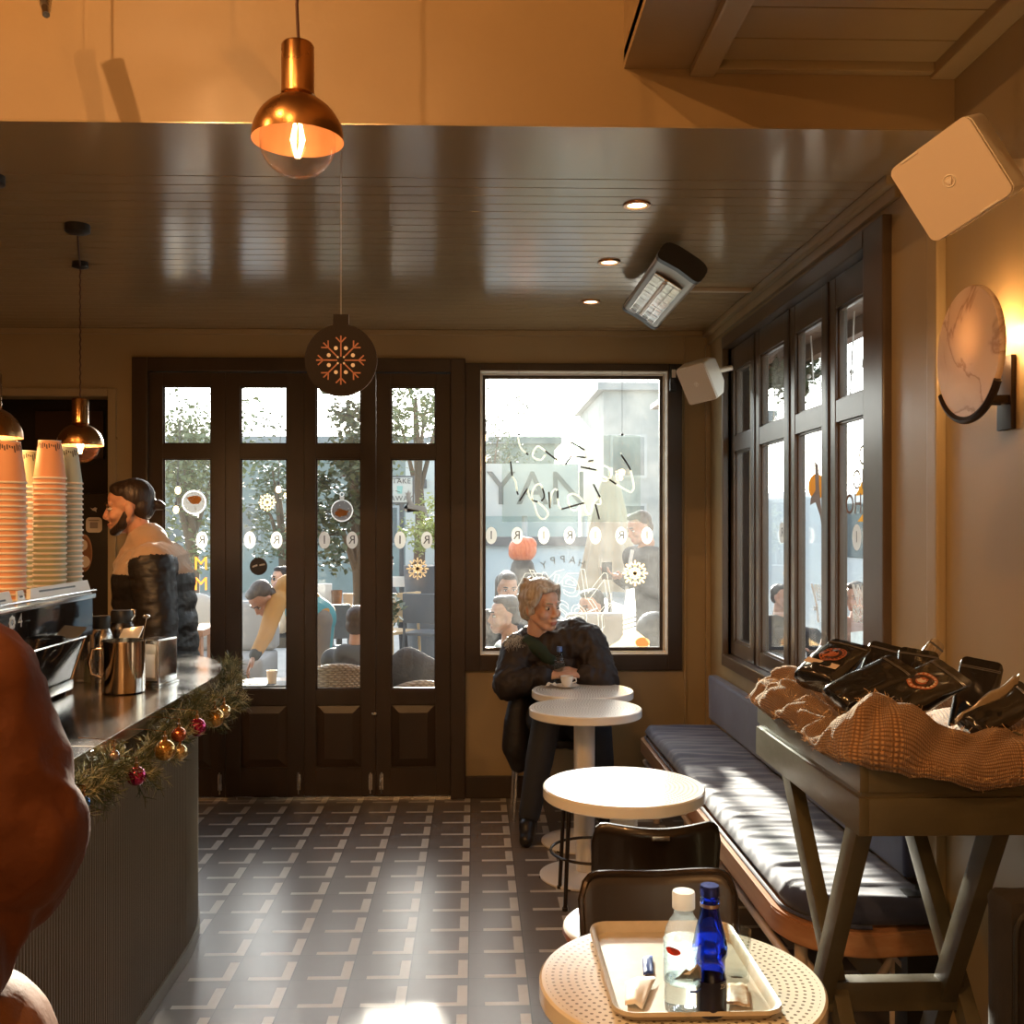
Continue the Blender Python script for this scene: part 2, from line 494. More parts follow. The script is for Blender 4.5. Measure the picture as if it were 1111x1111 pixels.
# mouldings
bm = B()
box(bm, XR-.045, XR, YBD, YB, ZC-.035, ZC, .012); box(bm, XR-.018, XR, YBD, YB, ZC-.075, ZC-.035, .005)
structure('trim_3', bm, PAINT)
bm = B(); box(bm, XL, XR-.045, YB-.02, YB, ZC-.03, ZC, .006); structure('trim_4', bm, PAINT)
ys = WX(1021, 400, XR).y
bm = B(); box(bm, XR-.03, XR, ys-.035, ys+.03, 0, ZC-.003, .008); structure('trim_5', bm, PAINT)
bm = B(); box(bm, XR-.028, XR, YB-.03, YB, 0, ZC-.08, .006); xq = W(742, 600, YB).x; box(bm, xq, xq+.012, YB-.012, YB, .12, ZC-.03, .004)
structure('trim_6', bm, PAINT)
bm = B(); box(bm, DX1, XR-.03, YB-.022, YB, 0, .125, .006); structure('baseboard_back', bm, DARKWOOD)
bm = B(); box(bm, XR-.018, XR, YN, YB-.03, 0, .11, .005); structure('baseboard_right', bm, PAINT)

# ================================================================ folding doors
def bx(px): return W(px, 600, YB+.03).x
def bz(py): return W(320, py, YB+.03).z
bm = B()
fx0, fx1 = W(162, 600, YB).x, W(489, 600, YB).x
fz = W(320, 404, YB).z
box(bm, DX0, fx0, YB-.035, YB+.12, 0, DZ, .006); box(bm, fx1, DX1, YB-.035, YB+.12, 0, DZ, .006)
box(bm, fx0, fx1, YB-.035, YB+.12, fz, DZ, .006)
structure('trim_7', bm, DARKWOOD)
bm = B(); box(bm, fx0, fx1, YB-.01, YB+.11, 0, .012); structure('trim_8', bm, STEEL)
edges = [162, 246, 331, 408.5, 489]
panes = [(178.5, 230.5), (262, 312.5), (343.5, 392.5), (424.5, 473)]
DL0, DL1 = YB+.0, YB+.05
doors = []
for i in range(4):
    e0, e1 = bx(edges[i])+(.0008 if i == 3 else .0003), bx(edges[i+1])-(.0008 if i == 2 else .0003); p0, p1 = bx(panes[i][0]), bx(panes[i][1])
    za, zb, zc, zd = bz(747.5), bz(498), bz(482.5), bz(420)
    z0, z1 = .014, fz-.003
    bm = B()
    for a, b in ((e0, p0), (p1, e1)): box(bm, a, b, DL0, DL1, z0, z1, .003)
    for a, b in ((zd, z1), (zb, zc)): box(bm, p0, p1, DL0+.001, DL1-.001, a, b)
    zp1, zp0 = bz(764), bz(832)
    box(bm, p0, p1, DL0+.001, DL1-.001, zp1, za); box(bm, p0, p1, DL0+.001, DL1-.001, z0, zp0)
    box(bm, p0, p1, DL0+.018, DL1-.018, zp0, zp1)
    # glazing beads
    for (a, b) in ((za, zb), (zc, zd)):
        for (u0, u1, w0, w1) in ((p0, p0+.008, a, b), (p1-.008, p1, a, b), (p0, p1, a, a+.008), (p0, p1, b-.008, b)):
            box(bm, u0, u1, DL0+.012, DL0+.018, w0, w1)
    d = structure('door_%d' % (i+1), bm, DARKWOOD)
    bm = B(); q = .028        # raised and fielded panel
    vs = [bm.verts.new((x, y, z)) for x, y, z in
          [(p0+.004, DL0+.018, zp0+.004), (p1-.004, DL0+.018, zp0+.004), (p1-.004, DL0+.018, zp1-.004), (p0+.004, DL0+.018, zp1-.004),
           (p0+q+.02, DL0+.004, zp0+q+.02), (p1-q-.02, DL0+.004, zp0+q+.02), (p1-q-.02, DL0+.004, zp1-q-.02), (p0+q+.02, DL0+.004, zp1-q-.02)]]
    for f in ((0, 1, 5, 4), (1, 2, 6, 5), (2, 3, 7, 6), (3, 0, 4, 7), (4, 5, 6, 7)): bm.faces.new([vs[j] for j in f])
    obj('raised_panel', bm, DARKWOOD, d, smooth=False)
    for (a, b) in ((za, zb), (zc, zd)):
        bm = B(); box(bm, p0-.004, p1+.004, DL0+.019, DL0+.024, a-.004, b+.004)
        obj('glass_pane', bm, GLASS, d, smooth=False)
    doors.append(d)
    bm = B()                  # shoot bolt at the foot of the leaf
    xb_ = e1-.03 if i < 3 else e0+.03
    box(bm, xb_-.011, xb_+.011, DL0-.008, DL0, .05, .14, .003); cyl(bm, (xb_, DL0-.012, .03), (xb_, DL0-.012, .15), .005, n=10)
    obj('bolt', bm, STEEL, d)
bm = B(); hz = bz(773); hx = bx(407)
box(bm, hx-.014, hx+.012, DL0-.02, DL0, hz-.008, hz+.006, .003)
obj('door_handle', bm, STEEL, doors[2])

# ================================================================ back shop window
bm = B()
wx0, wx1 = W(521, 600, YB+.03).x, W(722.5, 600, YB+.03).x
wz0, wz1 = W(600, 709, YB+.03).z, W(600, 404, YB+.03).z
ya, yb = YB-.03, YB+.10
box(bm, DX1, wx0, ya, yb, WZ0, WZ1, .005); box(bm, wx1, WX1, ya, yb, WZ0, WZ1, .005)
box(bm, wx0, wx1, ya, yb, wz1, WZ1, .005); box(bm, wx0, wx1, ya, yb, WZ0, wz0, .005)
win = structure('window_1', bm, DARKWOOD)
LIGHTFR = mk('pale_inner_sash', (.50, .46, .40), .3)
WGLOSS = mk('sunlit_edge_white', (.72, .68, .60), .14, spec=.8)  # white gloss strips added to draw the sunlit edges of the reveal
for q in ((wx0, wx0+.004, wz0, wz1), (wx1-.004, wx1, wz0, wz1), (wx0+.004, wx1-.004, wz0, wz0+.005), (wx0+.004, wx1-.004, wz1-.004, wz1)):
    bm = B(); box(bm, q[0], q[1], YB-.029, YB+.05, q[2], q[3]); obj('sunlit_edge_strip', bm, WGLOSS, win, smooth=False, label='added white strip for the sunlit reveal edge')
bm = B(); t = .022
box(bm, wx0, wx0+.014, YB+.05, yb, wz0, wz1, .002); box(bm, wx1-.014, wx1, YB+.05, yb, wz0, wz1, .002)
box(bm, wx0, wx1, YB+.05, yb, wz1-.014, wz1, .002); box(bm, wx0, wx1, YB+.02, yb, wz0, wz0+.012, .002)
obj('window_frame', bm, LIGHTFR, win, label='pale metal inner sash')
bm = B(); box(bm, wx0+.03, wx1-.03, YB+.062, YB+.066, wz0+.03, wz1-.03)
for a, b, c, d in ((wx0+.014, wx0+.034, wz0, wz1), (wx1-.034, wx1-.014, wz0, wz1), (wx0, wx1, wz0+.012, wz0+.034), (wx0, wx1, wz1-.034, wz1-.014)): pass
obj('glass_pane', bm, DIRTYGLASS, win, smooth=False)
bm = B()
for a, b, c, d in ((wx0+.014, wx0+.032, wz0+.012, wz1-.014), (wx1-.032, wx1-.014, wz0+.012, wz1-.014), (wx0+.032, wx1-.032, wz0+.012, wz0+.032), (wx0+.032, wx1-.032, wz1-.034, wz1-.014)):
    box(bm, a, b, YB+.055, YB+.075, c, d, .003)
obj('window_gasket', bm, DARKWOOD, win)
bm = B(); sx = W(730, 412, YB-.05).x; sz = W(730, 410, YB-.05).z
box(bm, sx-.018, sx+.018, YB-.062, YB-.03, sz-.075, sz+.075, .006)
cb = tag(obj('blind_chain_box', bm, BLACK), 'small black mechanism box at the top right corner of the shop window frame', 'box')
bm = B(); box(bm, sx-.008, sx+.014, YB-.064, YB-.061, sz+.0, sz+.045, .001); obj('sticker', bm, CREAM, cb, label='pale sticker')
for ch in kids(cb):
    ch.matrix_parent_inverse = MX.Translation(-cb.location)

# ================================================================ right folding windows
def ry(px): return WX(px, 500, XR+.035).y
bnd = [956, 904, 861, 823, 796]
bm = B()
fyA, fyB = ry(956)-.004, ry(796)+.004
box(bm, XR-.03, XR+.12, RY0, fyA, RZ0, RZ1, .006); box(bm, XR-.03, XR+.12, fyB, RY1, RZ0, RZ1, .006)
fz1 = WX(956, 262, XR+.0).z; 
box(bm, XR-.03, XR+.12, fyA, fyB, fz1, RZ1, .006); box(bm, XR-.03, XR+.12, fyA, fyB, RZ0, RZ0+.06, .006)
structure('trim_9', bm, WINWOOD)
zt0 = 2.35; zm1 = 2.005; zm0 = 1.924; zl = .935
L0, L1 = XR+.015, XR+.062
for i in range(4):
    a, b = ry(bnd[i])+.002, ry(bnd[i+1])-.002
    w = .075; pa, pb = a+w, b-w
    bm = B()
    z0, z1 = RZ0+.064, fz1-.004
    box(bm, L0, L1, a, pa, z0, z1, .004); box(bm, L0, L1, pb, b, z0, z1, .004)
    for c, d in ((zt0, z1), (zm0, zm1), (z0, zl)): box(bm, L0+.002, L1-.002, pa, pb, c, d)
    wd = structure('window_%d' % (i+2), bm, WINWOOD)
    for c, d in ((zl, zm0), (zm1, zt0)):
        bm = B(); box(bm, L1-.016, L1-.011, pa-.003, pb+.003, c-.003, d+.003); obj('glass_pane', bm, GLASS, wd, smooth=False)
        bm = B()
        for (q0, q1, w0, w1) in ((pa, pa+.01, c, d), (pb-.01, pb, c, d), (pa, pb, c, c+.01), (pa, pb, d-.01, d)):
            box(bm, L0+.012, L1-.018, q0, q1, w0, w1, .002)
        obj('glazing_bead', bm, WINWOOD, wd)
    if i == 0:
        bm = B(); yy = a+.022; box(bm, L0-.012, L0, yy-.008, yy+.008, 1.42, 1.67, .003); obj('handle', bm, BLACK, wd)
    if i in (0, 1, 2):
        bm = B(); box(bm, L0-.006, L0+.03, b-.012, b+.014, z0, z1, .003); obj('hinge_strip', bm, DARKWOOD, wd)
# ================================================================ pendant lamps
def pendant(label, x, y, zrim, s=1.0, cord_top=None, swag=None, tilt=0, power=6, group='globe pendant lamps'):
    t = thing('pendant_lamp', label, 'lamp', (x, y, zrim), group)
    c = V((x, y, zrim))
    R = .1*s
    T = MX.Rotation(tilt, 3, 'Y') if tilt else None
    bm = B()       # outer brass dome and neck
    prof = [(R*1.0, -.002*s)]
    for k in range(0, 13):
        a = RAD(4+ k*5.6); prof.append((R*cos(a)*1.0, R*sin(a)*.98))
    prof += [(.037*s, .098*s), (.0355*s, .104*s), (.0355*s, .205*s), (.033*s, .209*s), (.006*s, .210*s), (0, .210*s)]
    lathe(bm, prof, c, 40, T); obj('shade', bm, BRASS, t)
    bm = B()
    prof = [(R, -.002*s)]
    for k in range(0, 14):
        a = RAD(4+k*6.4); prof.append(((R-.003)*cos(a), (R-.003)*sin(a)*.98))
    prof.append((0, R*.96)); lathe(bm, prof, c, 40, T); obj('shade_lining', bm, COPPERIN, t, label='pale copper inside of the shade')
    bm = B(); prof = []
    gr = .083*s
    for k in range(0, 17):
        a = RAD(50 - k*(140/16)); prof.append((max(gr*cos(a), 0), gr*sin(a)*.93-.004*s))
    prof[-1] = (0, prof[-1][1]); lathe(bm, prof, c, 32, T); obj('glass_globe', bm, BULBG, t)
    bm = B(); lathe(bm, [(0, .09*s), (.017*s, .09*s), (.017*s, .045*s), (.012*s, .035*s), (0, .035*s)], c, 16); obj('bulb_socket', bm, BRASS, t)
    bm = B()
    for k in range(6):
        a = 2*pi*k/6; r0, r1 = .008*s, .015*s
        tube(bm, [c+V((r0*cos(a), r0*sin(a), .036*s)), c+V((r1*cos(a), r1*sin(a), .0)), c+V((r0*.6*cos(a), r0*.6*sin(a), -.038*s))], .0016*s, 6)
    obj('filament', bm, FILAMENT, t, label='glowing filament')
    bm = B(); pts = []; top = cord_top - zrim if cord_top else .8
    n = 60
    for k in range(n+1):
        z = .208*s + (top-.208*s)*k/n; pts.append(c+V((.0016*cos(k*1.7), .0016*sin(k*1.7), z)))
    tube(bm, pts, .0032, 6); obj('cord', bm, CORD, t)
    if swag:
        bm = B(); lathe(bm, [(0, 0), (.032, 0), (.034, -.022), (.012, -.03), (0, -.03)], (x, y, ZC), 24); obj('ceiling_hook', bm, BLACK, t)
        sx, sy = swag
        bm = B(); lathe(bm, [(0, 0), (.045, 0), (.045, -.026), (.038, -.03), (0, -.03)], (sx, sy, ZC), 28); obj('ceiling_rose', bm, BLACK, t)
        bm = B(); tube(bm, [V((sx, sy, ZC-.02)).lerp(V((x, y, ZC-.02)), k/10) - V((0, 0, .012*sin(pi*k/10))) for k in range(11)], .0035, 6); obj('swag_cord', bm, CORD, t)
    elif cord_top and abs(cord_top-ZC) < .01:
        bm = B(); lathe(bm, [(0, 0), (.045, 0), (.045, -.026), (.038, -.03), (0, -.03)], (x, y, ZC), 28); obj('ceiling_rose', bm, BLACK, t)
    elif cord_top:
        bm = B(); lathe(bm, [(0, 0), (.045, 0), (.045, -.026), (.038, -.03), (0, -.03)], (x, y, cord_top), 28); obj('ceiling_rose', bm, BLACK, t)
    ld = bpy.data.lights.new('bulb', 'POINT'); ld.energy = power; ld.color = (1, .52, .20); ld.shadow_soft_size = .018
    lo = bpy.data.objects.new('bulb_light', ld); COL.objects.link(lo); lo.parent = t; lo.matrix_parent_inverse = MX.Translation(-c); lo.location = c - V((0, 0, .03*s))
    return t
CORD = mk('brown_braided_cord', (.06, .025, .015), .7)
p = W(323, 152, 1.85)
pendant('brass globe pendant lamp hanging large in front of the orange upper wall', p.x, p.y, p.z, .83, ZH, power=.25)
p = W(87, 483, 4.3); q = W(84, 240, 3.73)
pendant('brass globe pendant lamp glowing above the paper cups beside the barista', p.x, p.y, p.z, .93, ZC, (WZ(84, 244, ZC).x, WZ(84, 244, ZC).y), power=5)
p = W(-11, 474, 3.25)
pendant('brass globe pendant lamp cut by the left edge of the photo', p.x, p.y, p.z, .97, ZC, power=5)
# pendants of the same family further up in the tall part of the room
for (x, y, z, e) in ((-1.25, .75, 3.55, 150), (-.75, -.4, 3.75, 170), (-2.6, 1.0, 3.3, 150), (.1, -1.6, 2.35, 70)):
    pendant('brass globe pendant lamp high up in the tall front part of the cafe', x, y, z, .95, ZL if x > XS-.4 and False else ZH, power=e, group='pendant lamps high in the front part')
# small tilted lamp whose tip shows at the top left
t = thing('spotlight', 'tip of a small metal spotlight at the top left against the orange wall', 'lamp', W(50, 2, 2.3))
p0, p1 = W(50, 16, 2.3), W(46, -60, 2.45)
bm = B(); chain_pts = [p0, p0.lerp(p1, .3), p0.lerp(p1, .7), p1]; tube(bm, chain_pts, [.008, .018, .024, .026], 18); obj('lamp_head', bm, STEEL, t)
bm = B(); cyl(bm, p1, V((p1.x, p1.y, ZH)), .003, n=10); obj('drop_rod', bm, BRASS, t)

# ================================================================ ceiling downlights
lens_m = mk('warm_lit_lens', (1, .85, .7), .4, emit=((1, .66, .38), 9))
for (px, py), which in zip(((691, 222), (661, 284), (641, 327)), ('nearest the front beam', 'in the middle of the row of three', 'nearest the back wall')):
    p = WZ(px, py, ZC)
    t = thing('downlight', 'small round recessed ceiling downlight '+which, 'lamp', (p.x, p.y, ZC), 'recessed ceiling downlights')
    bm = B(); lathe(bm, [(.033, -.001), (.034, -.006), (.046, -.006), (.048, .0), (.048, .003), (.033, .003)], p, 32, close=True); obj('trim_ring', bm, BRASS, t)
    bm = B(); lathe(bm, [(0, -.0015), (.033, -.0015), (.033, .002), (0, .002)], p, 24); obj('lens', bm, lens_m, t, label='glowing lens')
    ld = bpy.data.lights.new('spot', 'SPOT'); ld.energy = 6; ld.color = (1, .72, .45); ld.spot_size = RAD(95); ld.spot_blend = .6; ld.shadow_soft_size = .03
    lo = bpy.data.objects.new('downlight_light', ld); COL.objects.link(lo); lo.parent = t; lo.matrix_parent_inverse = MX.Translation(-p); lo.location = p-V((0, 0, .012))

# ================================================================ infra-red heater under the ceiling
hA, hB = W(739, 285, 3.80), W(699, 343, 4.72)
hB = V((hA.x+.01, hB.y, hA.z))
t = thing('patio_heater', 'grey infrared heater with black end caps tilted under the boarded ceiling', 'heater', hA.lerp(hB, .5))
ax = V((.82, 0, -.52)).normalized()          # width of the face
nn = V((-.55, 0, -.80)).normalized()         # face looks down and to the left
HW, HT = .095, .045
def heater_section(sc=1):
    pts = []
    for k in range(24):
        a = 2*pi*k/24; cx_, sy_ = cos(a), sin(a)
        x = HW*(abs(cx_)**.55)*(1 if cx_ >= 0 else -1); y = HT*(abs(sy_)**.6)*(1 if sy_ >= 0 else -1)
        if y > 0: y *= .62+.38*(x/HW)**2
        pts.append((x*sc, y*sc))
    return pts
GREYM = mk('heater_grey', (.30, .27, .23), .35, .6)
yv = V((0, 1, 0))
L = (hB.y-hA.y)
bm = B(); M = frame_mx(hA.lerp(hB, .5), ax, nn, yv); prism(bm, heater_section(), M, L-.06); obj('housing', bm, GREYM, t)
for s, nm in ((-1, 'end_cap'), (1, 'end_cap')):
    bm = B(); M = frame_mx(hA.lerp(hB, .5)+yv*(s*(L/2-.018)), ax, nn, yv); prism(bm, heater_section(1.04), M, .04); obj(nm, bm, BLACK, t)
mid = hA.lerp(hB, .5)
bm = B()       # bright reflector window with rod element
M = frame_mx(mid+nn*.0385, ax, yv, nn)
box(bm, -.062, .062, -L*.33, L*.33, -.002, .003, .002, M=M); obj('reflector', bm, mk('heater_mirror', (.8, .72, .62), .12, 1.0, bump=(30, .3, .01)), t)
bm = B(); cyl(bm, M@V((-.01, -L*.31, .010)), M@V((-.01, L*.31, .010)), .007, n=12); obj('heating_element', bm, mk('quartz', (.75, .62, .5), .2), t)
bm = B()
for k in range(6):
    yy = -L*.33 + L*.66*k/5; tube(bm, [M@V((-.066, yy, .012)), M@V((.066, yy, .012))], .0016, 6)
for k in range(5):
    xx = -.06+.03*k; tube(bm, [M@V((xx, -L*.33, .014)), M@V((xx, L*.33, .014))], .0016, 6)
obj('grille', bm, CHROME, t)
bm = B(); M2 = frame_mx(mid+nn*.0395+yv*(L*.40), ax, yv, nn); box(bm, -.03, .035, -.008, .008, -.001, .001, M=M2); obj('maker_plate', bm, BLACK, t)
for s in (-.2, .2):
    a = mid+yv*s*L*1.4
    bm = B(); box(bm, a.x-.012, a.x+.03, a.y-.012, a.y+.012, a.z+.02, ZC, .003); obj('bracket', bm, BLACK, t)

c0, c1 = WZ(750, 312, ZC), WZ(829, 313, ZC)
cy = WX(829, 313, XR-.05).y
bm = B(); box(bm, c0.x-.02, XR-.047, c1.y-.014, c1.y+.014, ZC-.018, ZC-.0005, .003)
o = tag(obj('cable_trunking', bm, mk('trunking', (.46, .38, .27), .4)), 'pale cable trunking running from the heater to the right wall', 'cable duct')

# ================================================================ speakers
def speaker(name, label, corners, depth, loc_hint, small=False):
    """corners: four world points of the front face (ul, ur, lr, ll)"""
    ul, ur, lr, ll = corners
    c = (ul+ur+lr+ll)/4
    xa = ((ur-ul)+(lr-ll)).normalized(); ya = ((ul-ll)+(ur-lr)); ya = (ya - xa*ya.dot(xa)).normalized(); na = xa.cross(ya).normalized()
    if na.dot(ORG-c) < 0: na = -na; xa = -xa
    w = ((ur-ul).length+(lr-ll).length)/2; h = ((ul-ll).length+(ur-lr).length)/2
    t = thing(name, label, 'speaker', c)
    M = frame_mx(c, xa, ya, na)
    bm = B(); prism(bm, rrect(w, h, w*.09), M, .012); o = obj('grille', bm, mk('speaker_cloth', (.62, .52, .41), .6, bump=(600, .1, .001)), t)
    bm = B()
    R0 = [bm.verts.new(M@V((x, y, -.006))) for x, y in rrect(w*1.02, h*1.02, w*.1)]
    R1 = [bm.verts.new(M@V((x, y, -depth*.45))) for x, y in rrect(w*1.02, h*1.02, w*.1)]
    R2 = [bm.verts.new(M@V((x, y, -depth))) for x, y in rrect(w*.62, h*.72, w*.08)]
    skin_rings(bm, [R0, R1, R2]); cap(bm, R0); cap(bm, R2)
    obj('cabinet', bm, CREAM, t)
    bm = B(); tri = [(w*.05*cos(a), w*.05*sin(a)) for a in (2.5, 2.5+2.094, 2.5+4.189)]
    prism(bm, tri, frame_mx(c+na*.0075, xa, ya, na), .003); lathe(bm, [(w*.055, 0), (w*.065, .002), (w*.075, 0)], c+na*.006, 24, MX((xa, ya, na)).transposed())
    obj('badge', bm, CREAM, t)
    for q in ((-w*.33, -w*.12, h*.475, h*.50), (w*.1, w*.32, -h*.5, -h*.475)):
        bm = B(); box(bm, *q, .0, .008, .002, M=M); obj('grille_tab', bm, CREAM, t)
    return t, c, na, M, depth
cs = W(1031, 196, 2.05); na_ = V((-.64, -.68, -.36)).normalized(); xa_ = V((.85, 0, .52)); xa_ = (xa_-na_*xa_.dot(na_)).normalized(); ya_ = na_.cross(xa_)
def cor2(sx, sy): return cs+xa_*(sx*.090)+ya_*(sy*.090)
t, c, na, M, dp = speaker('wall_speaker', 'large cream wall speaker tilted down high on the right wall above the marble lamp', (cor2(-1, 1), cor2(1, 1), cor2(1, -1), cor2(-1, -1)), .21, None)
bm = B(); e = M@V((0, 0, -dp+.01)); cyl(bm, e, V((XR, e.y+.02, e.z+.01)), .022, n=16); obj('bracket', bm, CREAM, t)
bm = B(); cyl(bm, V((XR-.012, e.y+.02, e.z+.01)), V((XR, e.y+.02, e.z+.01)), .05, n=20); obj('wall_plate', bm, CREAM, t)
m1, m2, m3, m4 = W(737, 405, 5.12), W(752, 399, 5.10), W(775, 428, 5.14), W(759, 434, 5.16)
c0 = (m1+m2+m3+m4)/4; na_ = V((-.62, -.62, -.48)).normalized(); xa_ = V((.62, -.70, .1)); xa_ = (xa_-na_*xa_.dot(na_)).normalized(); ya_ = na_.cross(xa_)
def cor(sx, sy): return c0+xa_*(sx*.085)+ya_*(sy*.10)
t, c, na, M, dp = speaker('wall_speaker', 'small cream wall speaker in the far corner beside the shop window', (cor(-1, 1), cor(1, 1), cor(1, -1), cor(-1, -1)), .16, None)
bm = B(); e = M@V((0, 0, -dp+.01)); cyl(bm, e, V((XR, e.y+.02, e.z+.03)), .014, n=12); obj('bracket', bm, CREAM, t)

# ================================================================ marble disc wall light
sx_ = XR-.10
c = WX(1052, 382, sx_); rr = .164
t = thing('wall_light', 'wall light with a veined marble disc held by a dark metal bracket', 'lamp', c)
def marble():
    m, nt, out = nodes_of('veined_marble')
    p = nt.nodes.new('ShaderNodeBsdfPrincipled'); nt.links.new(p.outputs[0], out.inputs[0])
    tc = nt.nodes.new('ShaderNodeTexCoord'); mp = nt.nodes.new('ShaderNodeMapping'); mp.inputs['Rotation'].default_value = (.5, 0, 0)
    nt.links.new(tc.outputs['Object'], mp.inputs[0])
    w = nt.nodes.new('ShaderNodeTexNoise'); w.inputs['Scale'].default_value = 3.2; w.inputs['Detail'].default_value = 7; w.inputs['Distortion'].default_value = 1.0
    nt.links.new(mp.outputs[0], w.inputs['Vector'])
    cr = nt.nodes.new('ShaderNodeValToRGB')
    for i in range(2): cr.color_ramp.elements.new(.5)
    for e_, (ps, cc) in zip(cr.color_ramp.elements, ((.36, (.70, .57, .45)), (.482, (.64, .50, .38)), (.5, (.42, .27, .17)), (.522, (.68, .54, .42)))): e_.position = ps; e_.color = rgb(cc)
    nt.links.new(w.outputs[0], cr.inputs[0]); nt.links.new(cr.outputs[0], p.inputs['Base Color'])
    p.inputs['Roughness'].default_value = .35
    tl = nt.nodes.new('ShaderNodeBsdfTranslucent'); nt.links.new(cr.outputs[0], tl.inputs[0])
    mx = nt.nodes.new('ShaderNodeMixShader'); mx.inputs[0].default_value = .22
    nt.links.new(p.outputs[0], mx.inputs[1]); nt.links.new(tl.outputs[0], mx.inputs[2]); nt.links.new(mx.outputs[0], out.inputs[0])
    return m
RX = MX.Rotation(pi/2, 3, 'Y')
bm = B(); lathe(bm, [(0, -.008), (rr-.003, -.008), (rr, -.004), (rr, .004), (rr-.003, .008), (0, .008)], c, 64, RX); obj('marble_disc', bm, marble(), t, label='cream marble disc with brown veins')
IRON = mk('dark_bronze', (.030, .018, .012), .4, .5)
bm = B()
pts = [c+V((-.004, (rr+.006)*sin(a), -(rr+.006)*cos(a))) for a in [RAD(-58+k*6.4) for k in range(19)]]
tube(bm, pts, .010, 8); obj('cradle', bm, IRON, t)
bm = B(); zc_ = c.z-.11
box(bm, XR-.014, XR, c.y-.035, c.y+.035, zc_-.085, zc_+.10, .004)
for s in (-1, 1): box(bm, c.x-.0, XR-.01, c.y-.008+s*.02, c.y+.008+s*.02, zc_-.02, zc_, .003)
box(bm, c.x+.010, c.x+.024, c.y-.05, c.y+.05, zc_-.03, zc_-.01, .004)
obj('wall_bracket', bm, IRON, t)
bm = B(); ball(bm, (XR-.05, c.y, c.z+.0), (.018, .03, .03)); obj('bulb', bm, mk('lit_bulb', (1, .8, .6), .4, emit=((1, .62, .28), 30)), t, label='lit bulb behind the disc')
ld = bpy.data.lights.new('sconce', 'POINT'); ld.energy = 3.2; ld.color = (1, .60, .26); ld.shadow_soft_size = .03
lo = bpy.data.objects.new('sconce_light', ld); COL.objects.link(lo); lo.parent = t; lo.matrix_parent_inverse = MX.Translation(-c); lo.location = (XR-.045, c.y, c.z+.045)

# ================================================================ hanging bauble-shaped card with snowflake
c = W(370, 391, 3.0); rr = 39*3.0/1100
t = thing('hanging_ornament', 'flat dark bauble-shaped board with copper snowflake hanging on a thread', 'ornament', c)
CARD = mk('dark_board', (.009, .005, .004), .6, spec=.25); EDGE = mk('pale_board_edge', (.55, .48, .4), .5)
pol = []
for k in range(61):
    a = RAD(90+13+k*(334/60)); pol.append((rr*cos(a), rr*sin(a)))
pol += [(rr*.215, rr*.99), (rr*.215, rr*1.27), (-rr*.215, rr*1.27), (-rr*.215, rr*.99)]
Mo = frame_mx(c, V((1, 0, 0)), V((0, 0, 1)), V((0, -1, 0)))
bm = B(); prism(bm, pol, Mo, .006)
for f in bm.faces:
    if len(f.verts) == 4: f.material_index = 1
obj('board', bm, [CARD, EDGE], t, smooth=False)
bm = B(); cu = []
def stick(bm, p, q, w, z=.0042):
    p, q = V((p[0], p[1], 0)), V((q[0], q[1], 0)); d = (q-p).normalized(); s = V((-d.y, d.x, 0))*w/2
    vs = [bm.verts.new(Mo@(x+V((0, 0, z)))) for x in (p-s, q-s, q+s, p+s)]; vs2 = [bm.verts.new(Mo@(x+V((0, 0, z-.0016)))) for x in (p-s, q-s, q+s, p+s)]
    bm.faces.new(vs); bm.faces.new(vs2[::-1])
    for i in range(4): bm.faces.new((vs[i], vs2[i], vs2[(i+1) % 4], vs[(i+1) % 4]))
for k in range(8):
    a = k*pi/4; d = V((cos(a), sin(a))); n = V((-d.y, d.x)); e = rr*.68
    stick(bm, d*rr*.10, d*e, rr*.035)
    for s in (-1, 1): stick(bm, d*e*.72, d*e*.93+n*(s*e*.2), rr*.035)
obj('snowflake', bm, mk('copper_print', (.42, .17, .10), .5), t, smooth=False, label='copper snowflake')
bm = B()
for k in range(8):
    a = k*pi/4+pi/8
    lathe(bm, [(0, .0015), (rr*.055, .0015), (rr*.055, 0)], c+V((rr*.36*cos(a), -.0032, rr*.36*sin(a))), 12, MX.Rotation(pi/2, 3, 'X'))
for k in range(4):
    a = k*pi/2+pi/4
    lathe(bm, [(0, .0015), (rr*.028, .0015), (rr*.028, 0)], c+V((rr*.12*cos(a), -.0032, rr*.12*sin(a))), 10, MX.Rotation(pi/2, 3, 'X'))
obj('dots', bm, mk('white_print', (.75, .68, .62), .5), t, label='white dots')
bm = B(); top = c+V((0, 0, rr*1.17)); tube(bm, [top, V((top.x, top.y, ZC-.004))], .0009, 6); obj('thread', bm, mk('thread', (.5, .45, .38), .6), t)

